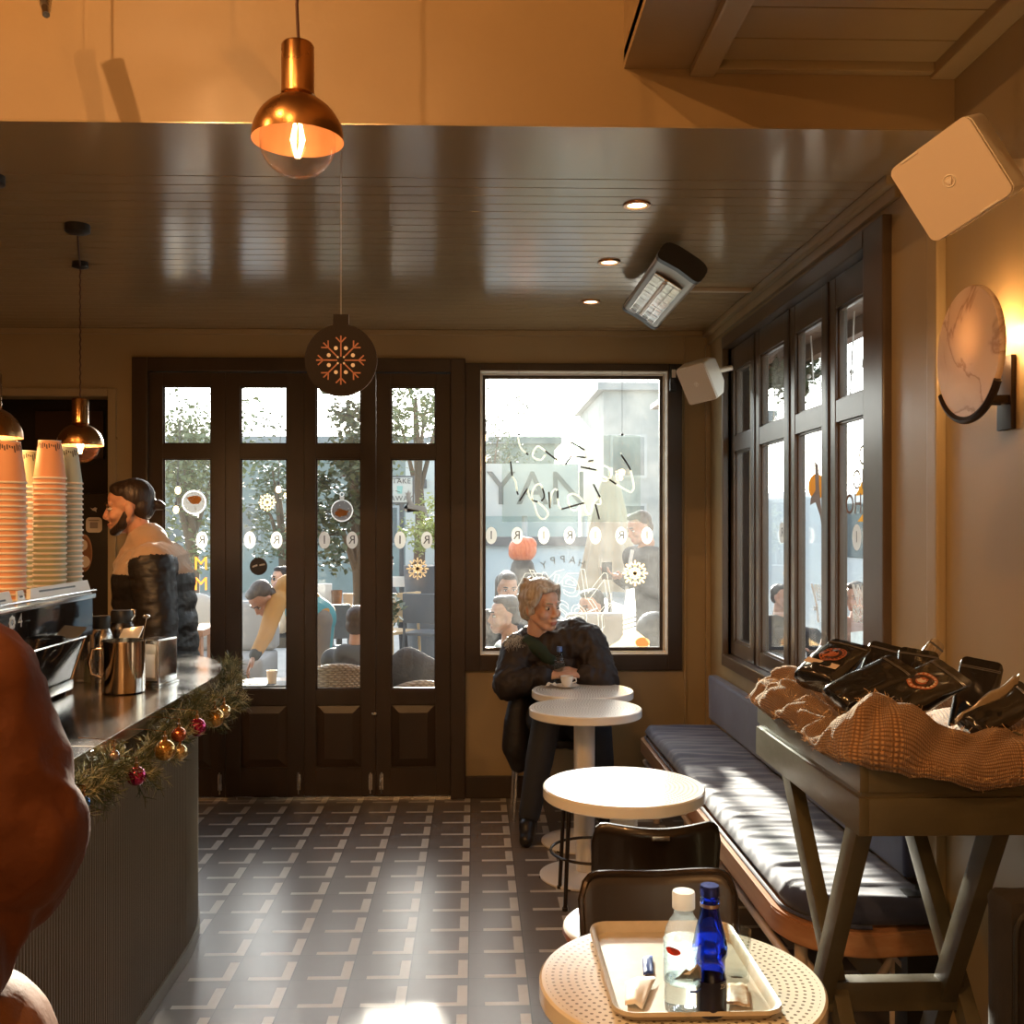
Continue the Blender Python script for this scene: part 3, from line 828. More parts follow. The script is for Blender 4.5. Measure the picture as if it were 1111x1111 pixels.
# ================================================================ round tables
def perf_mat():
    m, nt, out = nodes_of('perforated_white_top'); k = NT(nt)
    p = nt.nodes.new('ShaderNodeBsdfPrincipled'); nt.links.new(p.outputs[0], out.inputs[0])
    tc = nt.nodes.new('ShaderNodeTexCoord'); s = nt.nodes.new('ShaderNodeSeparateXYZ'); nt.links.new(tc.outputs['Object'], s.inputs[0])
    X, Y = s.outputs[0], s.outputs[1]
    r = k.m('SQRT', k.m('ADD', k.m('MULTIPLY', X, X), k.m('MULTIPLY', Y, Y)))
    pit = .0135
    q = k.m('DIVIDE', r, pit); fi = k.m('FLOOR', q); fr = k.m('SUBTRACT', k.m('FRACT', q), .5)
    cnt = k.m('ROUND', k.m('MULTIPLY', k.m('ADD', fi, .5), 2*pi))
    an = k.m('ADD', k.m('DIVIDE', k.m('ARCTAN2', Y, X), 2*pi), k.m('MULTIPLY', fi, .137))
    ft = k.m('SUBTRACT', k.m('FRACT', k.m('MULTIPLY', an, cnt)), .5)
    d = k.m('SQRT', k.m('ADD', k.m('MULTIPLY', fr, fr), k.m('MULTIPLY', ft, ft)))
    hole = k.m('MULTIPLY', k.m('LESS_THAN', d, .22), k.m('MULTIPLY', k.m('LESS_THAN', r, .235), k.m('GREATER_THAN', r, .02)))
    mx = nt.nodes.new('ShaderNodeMix'); mx.data_type = 'RGBA'; nt.links.new(hole, mx.inputs[0]); mx.inputs[6].default_value = rgb((.80, .78, .72)); mx.inputs[7].default_value = rgb((.23, .21, .18))
    nt.links.new(mx.outputs[2], p.inputs['Base Color']); p.inputs['Roughness'].default_value = .15
    b = nt.nodes.new('ShaderNodeBump'); b.inputs['Strength'].default_value = .6; b.inputs['Distance'].default_value = .002; b.invert = True
    nt.links.new(hole, b.inputs['Height']); nt.links.new(b.outputs[0], p.inputs['Normal'])
    return m
PERF = perf_mat(); TABW = mk('white_powder_coat', (.74, .72, .67), .3, bump=(200, .05, .001))
def make_table(label):
    t = thing('round_table', label, 'table', (0, 0, 0), 'round white cafe tables')
    bm = B(); R, zt = .2465, .74
    lathe(bm, [(0, zt), (R-.004, zt), (R, zt-.004), (R, zt-.032), (R-.004, zt-.036), (R-.03, zt-.036), (0, zt-.036)], n=72)
    obj('tabletop', bm, PERF, t)
    bm = B(); lathe(bm, [(0, zt-.036), (.11, zt-.036), (.11, zt-.044), (.042, zt-.046), (.042, .028), (0, .028)], n=32); obj('column', bm, TABW, t)
    bm = B(); lathe(bm, [(0, .030), (.06, .030), (.19, .014), (.20, .010), (.20, .003), (.196, .0), (0, .0)], n=56); obj('base', bm, TABW, t)
    bm = B()
    bm.free()
    for k in range(6): a = k*pi/3; bm = B(); cyl(bm, (.19*cos(a), .19*sin(a), .0), (.19*cos(a), .19*sin(a), .006), .014, n=10); obj('foot_pad', bm, BLACK, t)
    return t
T4 = WZ(738, 1062, .74); T3 = WZ(676.5, 852, .74); T2 = WZ(635, 767.5, .74); T1 = WZ(632, 748.5, .74)
tb = make_table('round white perforated cafe table nearest the viewer, carrying the tray')
TL = ['second round white cafe table from the viewer, its sunlit top bare', 'third round white cafe table from the viewer, bare and close to the fourth', 'round white cafe table at the woman by the window, with a coffee cup']
copy_tree(tb, (T3.x, T3.y, 0), .4, TL[0]); copy_tree(tb, (T2.x, T2.y, 0), 1.1, TL[1]); copy_tree(tb, (T1.x, T1.y, 0), 1.9, TL[2])
tb.location = (T4.x, T4.y, 0)

# ================================================================ chairs between the tables
BRONZE = mk('dark_brown_lacquered_steel', (.020, .014, .010), .30, .2, coat=.3)
SEATW = mk('pale_seat_face', (.62, .58, .50), .35)
def chair(label, x, y, rz, wid, hz, mat_back, lip=False, dip=.008):
    t = thing('cafe_chair', label, 'chair', (0, 0, 0))
    bm = B()      # bent shell backrest: chair faces +y, back at y=-.2
    def f(u, v):
        a = (u-.5)*2; top = hz - .02*(a*a) + .018*(abs(a)**2)*0
        cor_ = max(0, abs(a)-.80)/.20; dz = .05*(1-sqrt(max(0, 1-cor_*cor_)))
        z = .50 + (hz-dz + (dip*cos(a*pi)*-1) - .50)*v
        return V((a*wid/2*(1-.04*(1-v)), -.20+.05*(a*a) - .05*v, z))
    grid(bm, 33, 12, f); o = obj('backrest', bm, mat_back, t); solidify(o, .012)
    if lip:
        bm = B(); pts = [f(u, 1)+V((0, .0, .004)) for u in [k/32 for k in range(33)]]
        tube(bm, [f(0, 0.15)]+[f(0, v) for v in (.4, .7)]+pts+[f(1, v) for v in (.7, .4)]+[f(1, .15)], .0085, 8); obj('back_rim', bm, mk('chair_rim', (.06, .045, .035), .18, .6), t)
    bm = B()
    lathe(bm, [(0, .462), (.19, .462), (.205, .457), (.21, .452), (0, .452)], (0, .0, 0), 48); obj('seat', bm, SEATW, t, label='pale round seat')
    bm = B(); lathe(bm, [(0, .452), (.21, .452), (.212, .440), (.205, .428), (0, .428)], (0, 0, 0), 48); obj('seat_edge', bm, WOODR, t, label='brown wooden seat edge')
    bm = B()
    for s in (-1, 1): tube(bm, [(s*.13, -.10, .43), (s*.16, -.19, .47), (s*.165, -.215, .62)], .011, 10)
    obj('back_support', bm, BRONZE, t)
    for sx, sy in ((-1, -1), (1, -1), (-1, 1), (1, 1)):
        bm = B(); cyl(bm, (sx*.12, sy*.12, .43), (sx*.17, sy*.17, .0), .011, .009, 12); obj('leg', bm, BRONZE, t)
    bm = B(); tube(bm, [(.158*cos(a), .158*sin(a), .20) for a in [2*pi*k/40 for k in range(40)]], .006, 8, closed=True); obj('foot_ring', bm, BRONZE, t)
    t.location = (x, y, 0); t.rotation_euler = (0, 0, rz)
    return t
p = W(710, 950, 2.52); chA = chair('black metal chair back with a small grip hole, behind the nearer chair', p.x, 2.72, .02, .325, .795, BRONZE, dip=.004)
for ch in kids(chA):
    if ch.name.startswith('backrest'):
        bm = B(); box(bm, -.022, .022, -.262, -.236, .765, .777, .003); g = obj('grip_slot', bm, mk('worn_metal', (.5, .45, .4), .25, .9), chA, label='worn bright grip slot')
        g.matrix_parent_inverse = MX.Identity(4)
p = W(728, 985, 2.2); chB = chair('dark brown chair with a rounded shiny rim, tucked at the tray table', p.x-.012, 2.045, pi+.04, .345, .745, mk('dark_leather_back', (.050, .040, .034), .38), lip=True, dip=.007)
t = thing('stool', 'thin black metal stool with a foot ring under the second table', 'stool', (0, 0, 0))
for sx, sy in ((-1, -1), (1, -1), (-1, 1), (1, 1)):
    bm = B(); cyl(bm, (sx*.105, sy*.105, .46), (sx*.125, sy*.125, 0), .0085, n=10); cyl(bm, (sx*.125, sy*.125, 0), (sx*.125, sy*.125, .012), .012, n=10); obj('leg', bm, BRONZE, t)
bm = B(); tube(bm, [(.172*cos(a), .172*sin(a), .20) for a in [2*pi*k/48 for k in range(48)]], .006, 8, closed=True); obj('foot_ring', bm, BRONZE, t)
bm = B(); lathe(bm, [(0, .475), (.15, .475), (.165, .468), (.165, .455), (.155, .45), (0, .45)], n=48); obj('seat', bm, BRONZE, t)
p = WZ(613, 988, 0); t.location = (p.x+.125, p.y+.125, 0)

# right-hand chair back at the photo's lower right corner
t = thing('armchair', 'dark grey upholstered chair back at the lower right corner', 'chair', (0, 0, 0))
FELT = mk('dark_grey_upholstery', (.020, .017, .016), .85, vary=(30, (.016, .014, .013)), bump=(200, .2, .002))
bm = B(); box(bm, -.19, .19, -.045, .045, .38, .875, .04, 4); obj('backrest', bm, FELT, t)
bm = B(); tube(bm, [(x, -.0455, .6275+z) for x, z in rrect(.36, .475, .05, 6)], .005, 8, closed=True); obj('piping', bm, BLACK, t)
bm = B(); box(bm, -.195, .195, -.44, .03, .36, .46, .035, 4); obj('seat', bm, FELT, t)
for sx in (-.165, .165):
    for sy in (-.38, -.0):
        bm = B(); cyl(bm, (sx, sy, .37), (sx*1.08, sy, 0), .016, .012, 12); obj('leg', bm, BRONZE, t)
t.location = (1.125, 1.80, 0); t.rotation_euler = (0, 0, .03)

# ================================================================ bench
BX0 = WZ(694, 800, .42).x; BX1 = XR-.02
BY1 = WZ(694, 800, .42).y+.03; BY0 = 2.74
t = thing('bench', 'long wooden wall bench with rounded end under the right windows', 'bench', ((BX0+BX1)/2, (BY0+BY1)/2, 0))
def bench_outline(ins, r=.22):
    x0, x1, y0, y1 = BX0+ins, BX1-.02-ins*.2, BY0+ins, BY1-ins
    pts = [(x1, y0+.02), ]
    for k in range(9):
        a = RAD(270-90*k/8); pts.append((x0+r+r*cos(a), y0+r+r*sin(a)))
    q = .06
    for k in range(7):
        a = RAD(180-90*k/6); pts.append((x0+q+q*cos(a), y1-q+q*sin(a)))
    pts.append((x1, y1))
    return pts
Mz = lambda z: MX.Translation((0, 0, z))
bm = B(); prism(bm, bench_outline(0), Mz(.385), .07); bmesh.ops.bevel(bm, geom=[e for e in bm.edges if abs((e.verts[0].co-e.verts[1].co).z) < 1e-6], offset=.006, segments=2, affect='EDGES')
def bench_wood():
    return mk('bench_wood', (.40, .21, .105), .36, vary=(3, (.32, .145, .065)), stretch=(5, 1, 12))
obj('seat_frame', bm, bench_wood(), t)
LEGW = mk('pale_bench_legs', (.56, .44, .33), .4)
for y in (BY0+.16, 3.72, 4.45, BY1-.14):
    for x in (BX0+.07, BX1-.10):
        bm = B(); cyl(bm, (x, y, .35), (x, y, 0), .019, .017, 14); obj('leg', bm, LEGW, t)
for x in (BX0+.03, BX1-.10):
    bm = B(); cyl(bm, (x, BY0+.10, .29), (x, BY1-.02, .29), .014, n=12); obj('rail', bm, LEGW, t)
bm = B()
for y in (BY0+.16, BY1-.14): bm = B(); tube(bm, [(BX0+.07, y, .30), (BX0+.14, y, .20), (BX1-.17, y, .20), (BX1-.10, y, .30)], .012, 10); obj('cross_rail', bm, LEGW, t)
# seat cushion: quilted surface with wrinkles across
def cushion(bm, out, z0, z1, seed, wrinkle):
    n = len(out); cxm = sum(p[0] for p in out)/n; cym = sum(p[1] for p in out)/n
    xs = [p[0] for p in out]; ys = [p[1] for p in out]
    x0, x1, y0, y1 = min(xs), max(xs), min(ys), max(ys)
    def lim(y):          # left limit following the rounded corner
        r = .20
        if y < y0+r: return x0+r-sqrt(max(0, r*r-(y0+r-y)**2))
        if y > y1-.06: return x0+.06-sqrt(max(0, .06**2-(y-(y1-.06))**2))
        return x0
    def f(u, v, top):
        y = y0+.001+(y1-y0-.002)*v; xl = lim(y); x = xl+(x1-xl)*u
        e = min(u*(x1-xl), (1-u)*(x1-xl), v*(y1-y0), (1-v)*(y1-y0)); k = min(1, e/.045); rnd = sqrt(max(0, 1-(1-k)**2))
        zm = (z0+z1)/2; h = (z1-z0)/2*rnd
        if not top: return V((x, y, zm-h))
        w = NZ.noise(V((x*2.5, y*17+.6*sin(x*6), seed)))*.55+NZ.noise(V((x*6, y*34, seed+3)))*.35
        return V((x, y, zm+h+wrinkle*w*rnd + .006*rnd*sin(y*7)))
    a = grid(bm, 26, 240, lambda u, v: f(u, v, True)); b = grid(bm, 26, 240, lambda u, v: f(u, v, False))
    bmesh.ops.remove_doubles(bm, verts=bm.verts[:], dist=.0008)
bm = B(); cushion(bm, bench_outline(.02, .2), .421, .495, 3, .012); obj('seat_cushion', bm, NAVY, t, angle=180)
bm = B()
pts = [(x, y, .428) for x, y in bench_outline(.022, .2)[1:-1]]; tube(bm, pts, .006, 6); obj('cushion_piping', bm, NAVY, t)
# back cushion on the wall
t2 = thing('back_cushion', 'long navy back cushion fixed to the wall behind the bench', 'cushion', (XR-.03, 4.1, .45))
yb0, yb1 = 2.92, WX(774, 740, XR-.06).y
zb1 = W(775, 732, yb1).z
bm = B(); box(bm, XR-.088, XR-.034, yb0, yb1, .505, zb1, .018, 3)
bmesh.ops.subdivide_edges(bm, edges=[e for e in bm.edges if abs((e.verts[0].co-e.verts[1].co).y) > 1], cuts=40)
for v in bm.verts: v.co.x += .004*NZ.noise(V((0, v.co.y*5, v.co.z*6)))
obj('cushion', bm, NAVY, t2)
bm = B(); box(bm, XR-.034, XR-.006, yb0+.02, yb1-.02, .50, zb1-.02, .003); obj('back_board', bm, DARKWOOD, t2)
bm = B(); tube(bm, [(XR-.078, yb0+.02, zb1-.004), (XR-.078, yb1-.02, zb1-.004)], .004, 6); obj('piping', bm, NAVY, t2)
# dark bench-end panel behind the trestle
bm = B(); a = W(985, 965, 2.86); box(bm, XR-.13, XR-.035, 2.80, 2.90, .0, .50, .004); 
tag(obj('bench_end_post', bm, BLACK), 'black post closing the near end of the bench at the wall', 'post')
# ================================================================ counter
CZ = .985                                   # top of the counter
CXE = -.945                                 # aisle edge of the top
def counter_path(x_edge, y_near, r, y_end, x_back, ne=14):
    pts = [(x_edge, y_near), (x_edge, y_end-r-.35)]
    for k in range(1, ne+1):                # soft elliptical end
        a = RAD(90*k/ne); pts.append((x_edge-(r)*(1-cos(a)), y_end-r-.35+(r+.35)*sin(a)))
    pts.append((x_back, y_end))
    return pts
t = thing('counter', 'curved bar counter with fluted olive front and brushed steel top', 'counter', (-1.4, 2.6, 0))
top = counter_path(CXE, -.6, .42, 4.42, -1.42)
out = top + [(-1.62, 4.20), (-1.75, 3.9), (-1.75, -.6)]
bm = B(); prism(bm, out, Mz(CZ-.0175), .035)
bmesh.ops.bevel(bm, geom=[e for e in bm.edges if abs((e.verts[0].co-e.verts[1].co).z) < 1e-6], offset=.004, segments=2, affect='EDGES')
CTOP = mk('steel_counter_top', (.52, .48, .43), .17, 1.0, rvary=(5, .11, .26), bump=(12, .03, .003))
obj('countertop', bm, CTOP, t)
bm = B()
for y in (2.55, 1.35): box(bm, -1.70, CXE-.004, y-.0015, y+.0015, CZ-.001, CZ+.0006)
obj('joint_strip', bm, WHITEP, t, label='pale joint line')
# fluted front
OLIVE = mk('olive_fluted_panel', (.175, .145, .090), .42, vary=(4, (.155, .128, .078)))
base = counter_path(-1.02, -.6, .42, 4.34, -1.45, 40)
def resample(pts, step):
    res = [V((pts[0][0], pts[0][1], 0))]; acc = 0
    for p, q in zip(pts[:-1], pts[1:]):
        p, q = V((p[0], p[1], 0)), V((q[0], q[1], 0)); L = (q-p).length; d = 0
        while acc+(L-d) >= step:
            d += step-acc; res.append(p.lerp(q, d/L)); acc = 0
        acc += L-d
    return res
FP = .0165
fine = resample(base, FP/6)
prof = []
for i, p in enumerate(fine):
    d = (fine[min(i+1, len(fine)-1)]-fine[max(i-1, 0)]).normalized(); nrm = V((d.y, -d.x, 0))
    k = (i % 6)/6; prof.append(p+nrm*(.0055*sqrt(max(0, 1-(2*k-1)**2))))
bm = B()
A = [bm.verts.new((p.x, p.y, .05)) for p in prof]; C = [bm.verts.new((p.x, p.y, CZ-.035)) for p in prof]
for i in range(len(prof)-1): bm.faces.new((A[i], A[i+1], C[i+1], C[i]))
obj('fluted_front', bm, OLIVE, t, angle=70)
bm = B(); prism(bm, [(p[0]-.012, p[1]-.01) for p in base]+[(-1.70, 4.1), (-1.70, -.6)], Mz((CZ-.04+.04)/2), CZ-.08); obj('carcass', bm, BLACK, t)
bm = B(); b2 = [V((x+.012, y+.012*(1 if y > 4 else 0), 0)) for x, y in base]
pl = [(p.x, p.y) for p in b2]+[(-1.72, 4.34), (-1.72, -.6)]
prism(bm, pl, Mz(.026), .05); obj('plinth', bm, OLIVE, t)

# ================================================================ christmas garland along the counter edge
PINE = mk('pine_needles', (.050, .070, .028), .5, vary=(30, (.11, .12, .05)), sub=0)  # green darkened as the shade between sunlit sprigs
PINE_LIT = mk('sunlit_pine_needles', (.36, .34, .19), .5, tlu=.3)  # paler copy of the needles, sunlight put into the colour
gar = []
gp = counter_path(CXE+.015, 2.20, .43, 4.44, -1.20, 12)
gl = resample(gp, .012)
rng = random.Random(11)
bm = B()
def needle(bm, p, d, L, w, mi):
    s = d.cross(V((rng.uniform(-1, 1), rng.uniform(-1, 1), rng.uniform(-1, 1)))).normalized()*w
    a = bm.verts.new(p-s); b = bm.verts.new(p+s); c = bm.verts.new(p+d*L+s*.3); e = bm.verts.new(p+d*L-s*.3)
    bm.faces.new((a, b, c, e)).material_index = mi
stem = []
NG = len(gl)
for i, p in enumerate(gl):
    s = i*.012; u = i/NG
    sag = .030*sin(s*7.3)+.02*sin(s*17+1)
    dens = .55+.45*(sin(s*9.5+.6)*.5+.5)
    q = V((p.x+.012, p.y, CZ-.085+sag)); stem.append(q)
    d = (gl[min(i+1, NG-1)]-gl[max(i-1, 0)]).normalized(); nrm = V((d.y, -d.x, 0))
    for _ in range(4):                     # sprigs with needles round a twig
        if rng.random() > dens: continue
        a = rng.uniform(-.9, pi*.98)
        dr = (nrm*cos(a)*.85+UP*(sin(a)*.75-.1)+d*rng.uniform(-.7, .7)).normalized()
        if dr.dot(nrm) < -.1 and q.z < CZ: dr = (dr+nrm*.7).normalized()
        L = rng.uniform(.035, .085); mi = 1 if rng.random() < .35 else 0
        cyl(bm, q, q+dr*L, .0016, .0008, 4, False, 0)
        for k in range(15):
            b0 = q+dr*(L*(.15+.85*k/14)); aa = rng.uniform(0, 2*pi); u1, u2, _d = basis(dr)
            nd = (dr*.75+u1*cos(aa)*.8+u2*sin(aa)*.8).normalized()
            needle(bm, b0, nd, rng.uniform(.020, .036), .0015, mi)
tube(bm, stem[::4], .006, 6)
tag(obj('christmas_garland', bm, [PINE, PINE_LIT], smooth=False, recalc=False), 'green pine christmas garland hung along the edge of the bar counter', 'garland')

def bauble_mat(n, c, r=.12): return mk('bauble_'+n, c, r, .85, coat=.5)
BM = {'magenta': bauble_mat('magenta', (.42, .02, .11)), 'gold': bauble_mat('gold', (.62, .36, .10)), 'silver': bauble_mat('silver', (.45, .38, .36), .2),
      'blue': bauble_mat('blue', (.04, .14, .36), .25), 'copper': bauble_mat('copper', (.52, .13, .05)), 'pale gold': bauble_mat('pale_gold', (.72, .55, .28))}
def bauble(label, colr, px, py, rpx, dx=.085):
    rpx *= 1.08
    y = None
    p0 = WX(px, py, CXE+dx)
    if p0.y > 3.55: p0 = W(px, py, 3.85+.25*(px-222)/25)
    r = rpx*p0.y/F
    t = thing('christmas_bauble', label, 'bauble', p0, 'baubles on the counter garland')
    bm = B(); ball(bm, p0, r, 28, 18); obj('ball', bm, BM[colr], t)
    bm = B(); lathe(bm, [(0, r+.010), (r*.2, r+.010), (r*.24, r-.004), (0, r-.004)], p0, 16); obj('cap', bm, BRASS, t)
    bm = B(); q = p0+V((0, 0, r+.017)); tube(bm, [q+V((0, .007*cos(a), .007*sin(a))) for a in [2*pi*k/14 for k in range(14)]], .0012, 5, closed=True)
    e = V((min(p0.x-.02, CXE-.0), p0.y, max(CZ-.05, p0.z+r+.03))); tube(bm, [q+V((0, 0, .006)), q.lerp(e, .6)+V((0, 0, .004)), e], .001, 5); obj('hanger', bm, BRASS, t)
for args in (('blue bauble half hidden behind the brown jacket', 'blue', 91, 871, 6.5),
             ('magenta bauble hanging lowest on the garland', 'magenta', 148, 842, 9.6),
             ('small silver bauble under the steel counter edge', 'silver', 124, 820, 5.5),
             ('large gold bauble beneath the small copper one', 'gold', 179, 814, 10.5),
             ('pale gold bauble hanging right beside the large gold one', 'pale gold', 195, 816, 8),
             ('copper red bauble just above the pair of gold ones', 'copper', 194, 797, 7.5),
             ('magenta bauble between the two gold clusters', 'magenta', 214, 789, 9),
             ('gold bauble near the rounded end of the counter', 'gold', 233, 779, 9.5),
             ('pale gold bauble overlapping the gold one near the counter end', 'pale gold', 243, 772, 7),
             ('small copper bauble near the counter end, under the tiny red one', 'copper', 249, 764, 6),
             ('tiny magenta bauble last on the counter end', 'magenta', 254, 755, 4.5)):
    bauble(*args)

# ================================================================ coffee machine with cups
XM = -1.28
ya_, yb_ = 2.30, WX(101, 648, XM).y
zt = WX(101, 647.5, XM).z; zb = WX(93.5, 690.5, XM).z
t = thing('coffee_machine', 'large black mirrored coffee machine on the bar counter', 'coffee machine', (XM-.25, (ya_+yb_)/2, CZ))
MIRR = mk('black_mirror_panel', (.010, .009, .009), .05, .0, spec=.25)
bm = B(); box(bm, XM-.46, XM, ya_, yb_, zb, zt, .006, 2); obj('front_panel', bm, MIRR, t)
bm = B(); box(bm, XM-.47, XM+.006, ya_-.01, yb_+.012, zt-.004, zt+.012, .004); tube(bm, [(XM+.004, ya_, zt+.022), (XM+.004, yb_+.008, zt+.022), (XM-.45, yb_+.008, zt+.022)], .005, 8); obj('cup_tray', bm, CHROME, t)
yq = W(93.5, 690.5, 1).x and WX(93.5, 690.5, XM).y
bm = B(); pr = [(XM-.004, zb+.001), (XM-.050, CZ+.045), (XM-.40, CZ+.045), (XM-.40, zb+.001)]
prism(bm, pr, frame_mx(V((0, (ya_+yq)/2, 0)), V((1, 0, 0)), UP, V((0, -1, 0))), yq-ya_); obj('slanted_panel', bm, MIRR, t, smooth=False)
bm = B(); tube(bm, [(XM-.003, ya_, zb-.001), (XM-.003, yq+.002, zb-.001), (XM-.050, yq+.002, CZ+.045)], .004, 6); obj('panel_trim', bm, CHROME, t)
bm = B(); box(bm, XM-.42, XM-.045, ya_, yq+.01, CZ+.012, CZ+.045, .006); obj('drip_tray', bm, CHROME, t)
bm = B()
for y in (ya_+.06, yq-.03):
    for x in (XM-.38, XM-.075):
        bm = B(); cyl(bm, (x, y, CZ), (x, y, CZ+.014), .02, n=14); obj('foot', bm, BLACK, t)
bm = B(); Mx = frame_mx(WX(14, 674, XM+.0006), V((0, 1, 0)), V((0, 0, 1)), V((1, 0, 0))); e = WX(22, 674, XM+.0008); Mx.translation = e
text_into(bm, '4', .055, Mx, depth=.001)
for k in range(8): ball(bm, Mx@V((-.05+.014*cos(k*pi/4), .014*sin(k*pi/4), 0)), (.001, .007, .007), 8, 6)
obj('emblem', bm, mk('emblem_silver', (.5, .45, .4), .35, .4), t, label='silver flower and number emblem')
# white card holders on the top front rail
def cardbox(label, pts, Y, th, slots):
    ps = [WX(px, py, x) for (px, py), x in pts]
    c = sum(ps, V((0, 0, 0)))/4; xa = (ps[1]-ps[0]+ps[2]-ps[3]).normalized(); ya = (ps[0]-ps[3]+ps[1]-ps[2]); ya = (ya-xa*ya.dot(xa)).normalized(); na = xa.cross(ya)
    t = thing('card_holder', label, 'holder', c)
    M = frame_mx(c, xa, ya, na)
    bm = B(); f = [M.inverted()@p for p in ps]
    prism(bm, [(p.x, p.y) for p in f][::-1], M@MX.Translation((0, 0, -th/2)), th)
    obj('box', bm, mk('white_card', (.66, .68, .66), .4), t, smooth=False)
    bm = B(); w = (ps[1]-ps[0]).length; h = (ps[0]-ps[3]).length
    for (u0, u1, v) in slots: box(bm, (u0-.5)*w, (u1-.5)*w, (v-.5)*h-.0028, (v-.5)*h+.0028, 0, .001, M=M)
    obj('slot', bm, BLACK, t)
xf, xb_ = XM+.004, XM-.010
cardbox('white slotted card holder at the front of the cup shelf', (((33, 638.5), xb_), ((95, 629), xb_), ((100.5, 647), xf), ((33, 657.5), xf)), 0, .012, ((.13, .75, .72), (.25, .92, .36)))
cardbox('narrow white card leaning between two card holders', (((19, 641), xb_), ((25, 640), xb_), ((29.5, 657.5), xf), ((19.5, 660), xf)), 0, .006, ((.3, .8, .6),))
cardbox('white card holder at the left edge of the photo', (((-20, 647), xb_), ((10, 641), xb_), ((16, 659), xf), ((-20, 666), xf)), 0, .012, ((.4, .8, .5),))

# paper cups: every cup is its own object, nested upside down
PEACH = mk('peach_paper', (.72, .36, .20), .55); SAGE = mk('sage_paper', (.34, .38, .25), .55); MINT = mk('mint_paper', (.42, .50, .47), .55); INK = mk('cup_print', (.06, .05, .05), .6); RIMW = mk('cup_rim_white', (.80, .74, .66), .5)
def cup_mesh(m, rim=.045, bot=.031, h=.112, printed=False):
    bm = B(); lathe(bm, [(rim, 0), (rim+.0025, .002), (rim+.0025, .0055), (rim-.0005, .0065)], n=28, mi=1)
    lathe(bm, [(rim-.0005, .0065), (bot, h)], n=28, mi=0)
    lathe(bm, [(bot, h), (bot+.0005, h+.002), (bot-.002, h+.002), (bot-.002, h-.006), (0, h-.006)], n=28, mi=1)
    if printed:
        rg = random.Random(5)
        for k in range(34):
            a = 2*pi*k/34; z0 = h-.006-rg.uniform(0, .006); L = rg.uniform(.006, .022)
            r0 = lambda z: rim+(bot-rim)*z/h+.0006
            w = .0035/ .035
            vs = [bm.verts.new((r0(z)*cos(aa), r0(z)*sin(aa), z)) for aa, z in ((a, z0), (a+w, z0), (a+w*1.3, z0-L), (a+w*.3, z0-L*.9))]
            bm.faces.new(vs).material_index = 2
    me = bpy.data.meshes.new('paper_cup'); bm.normal_update(); bm.to_mesh(me); bm.free()
    for x in (m, RIMW, INK): me.materials.append(x)
    me.polygons.foreach_set('use_smooth', [True]*len(me.polygons)); me.set_sharp_from_angle(angle=RAD(35))
    return me
CUPS = {k: (cup_mesh(m), cup_mesh(m, printed=True)) for k, m in (('peach', PEACH), ('sage', SAGE), ('mint', MINT))}
def stack(px, pyt, y, name, seq, group, s=1.08):
    """px: screen centre, pyt: height of the topmost cup in the picture; seq(i) gives the colour counted from the top"""
    p = WX(px, pyt, XM-y); z = p.z-.112*s; i = 0
    while z > zt+.014 and i < 34:
        c = seq(i); me = CUPS[c][1 if i == 0 else 0]
        o = bpy.data.objects.new('paper_cup', me); COL.objects.link(o); o.location = (p.x, p.y, z); o.rotation_euler = (0, 0, .3*i); o.scale = (s, s, s)
        if i == 0: tag(o, 'printed %s paper cup on top of the %s' % (c, name), 'cup', 'paper cups upside down')
        else: tag(o, 'plain %s paper cup nested in the %s' % (c, name), 'cup', '%s cups of the %s' % (c, name))
        z -= .0158*s; i += 1
    return z
stack(9, 480, .078, 'stack of peach cups at the left edge', lambda i: 'peach', '')
stack(29.5, 490, .19, 'stack half hidden between the two peach stacks', lambda i: 'sage' if i in (0, 1, 2, 4, 5, 6) or i > 10 else 'peach', '')
stack(54, 479, .074, 'tall peach and sage stack in the middle', lambda i: 'peach' if i < 8 else 'sage', '')
stack(72.5, 486, .066, 'mint stack nearest the barista', lambda i: 'mint', '')

# ================================================================ things on the counter
def onC(px, py): return WZ(px, py, CZ)
# tumbler
p = onC(86, 741); t = thing('tumbler', 'clear straight glass tumbler standing beside the touch screen', 'glass', p)
CLEAR = mk('clear_glass', (.96, .97, .96), .02, trans=1.0, ior=1.45)
THING = thin_glass('clear_thin_glass', (.93, .95, .94), fres=1.6)
bm = B(); r_ = .028; lathe(bm, [(0, .0), (r_*.9, .0), (r_, .10), (r_-.0022, .10), (r_*.9-.003, .008), (0, .008)], p, 32); obj('glass', bm, THING, t)
# pastry brush / wooden handled whisk
p = onC(101, 739); t = thing('tamper_brush', 'short round brush with pale wooden handle and greenish bristles', 'brush', p)
bm = B(); lathe(bm, [(0, .10), (.016, .10), (.0175, .104), (.0175, .135), (.015, .139), (0, .139)], p, 24); obj('handle', bm, mk('pale_handle', (.74, .55, .34), .4), t, label='pale handle top')
bm = B(); lathe(bm, [(0, .078), (.026, .076), (.022, .088), (.0165, .10), (0, .10)], p, 24); obj('collar', bm, WOODR, t)
bm = B(); lathe(bm, [(0, .0), (.031, .0), (.030, .03), (.026, .076), (0, .076)], p, 28); obj('bristles', bm, mk('greenish_bristles', (.23, .19, .09), .7, bump=(400, .8, .003), stretch=(1, 1, .08)), t)
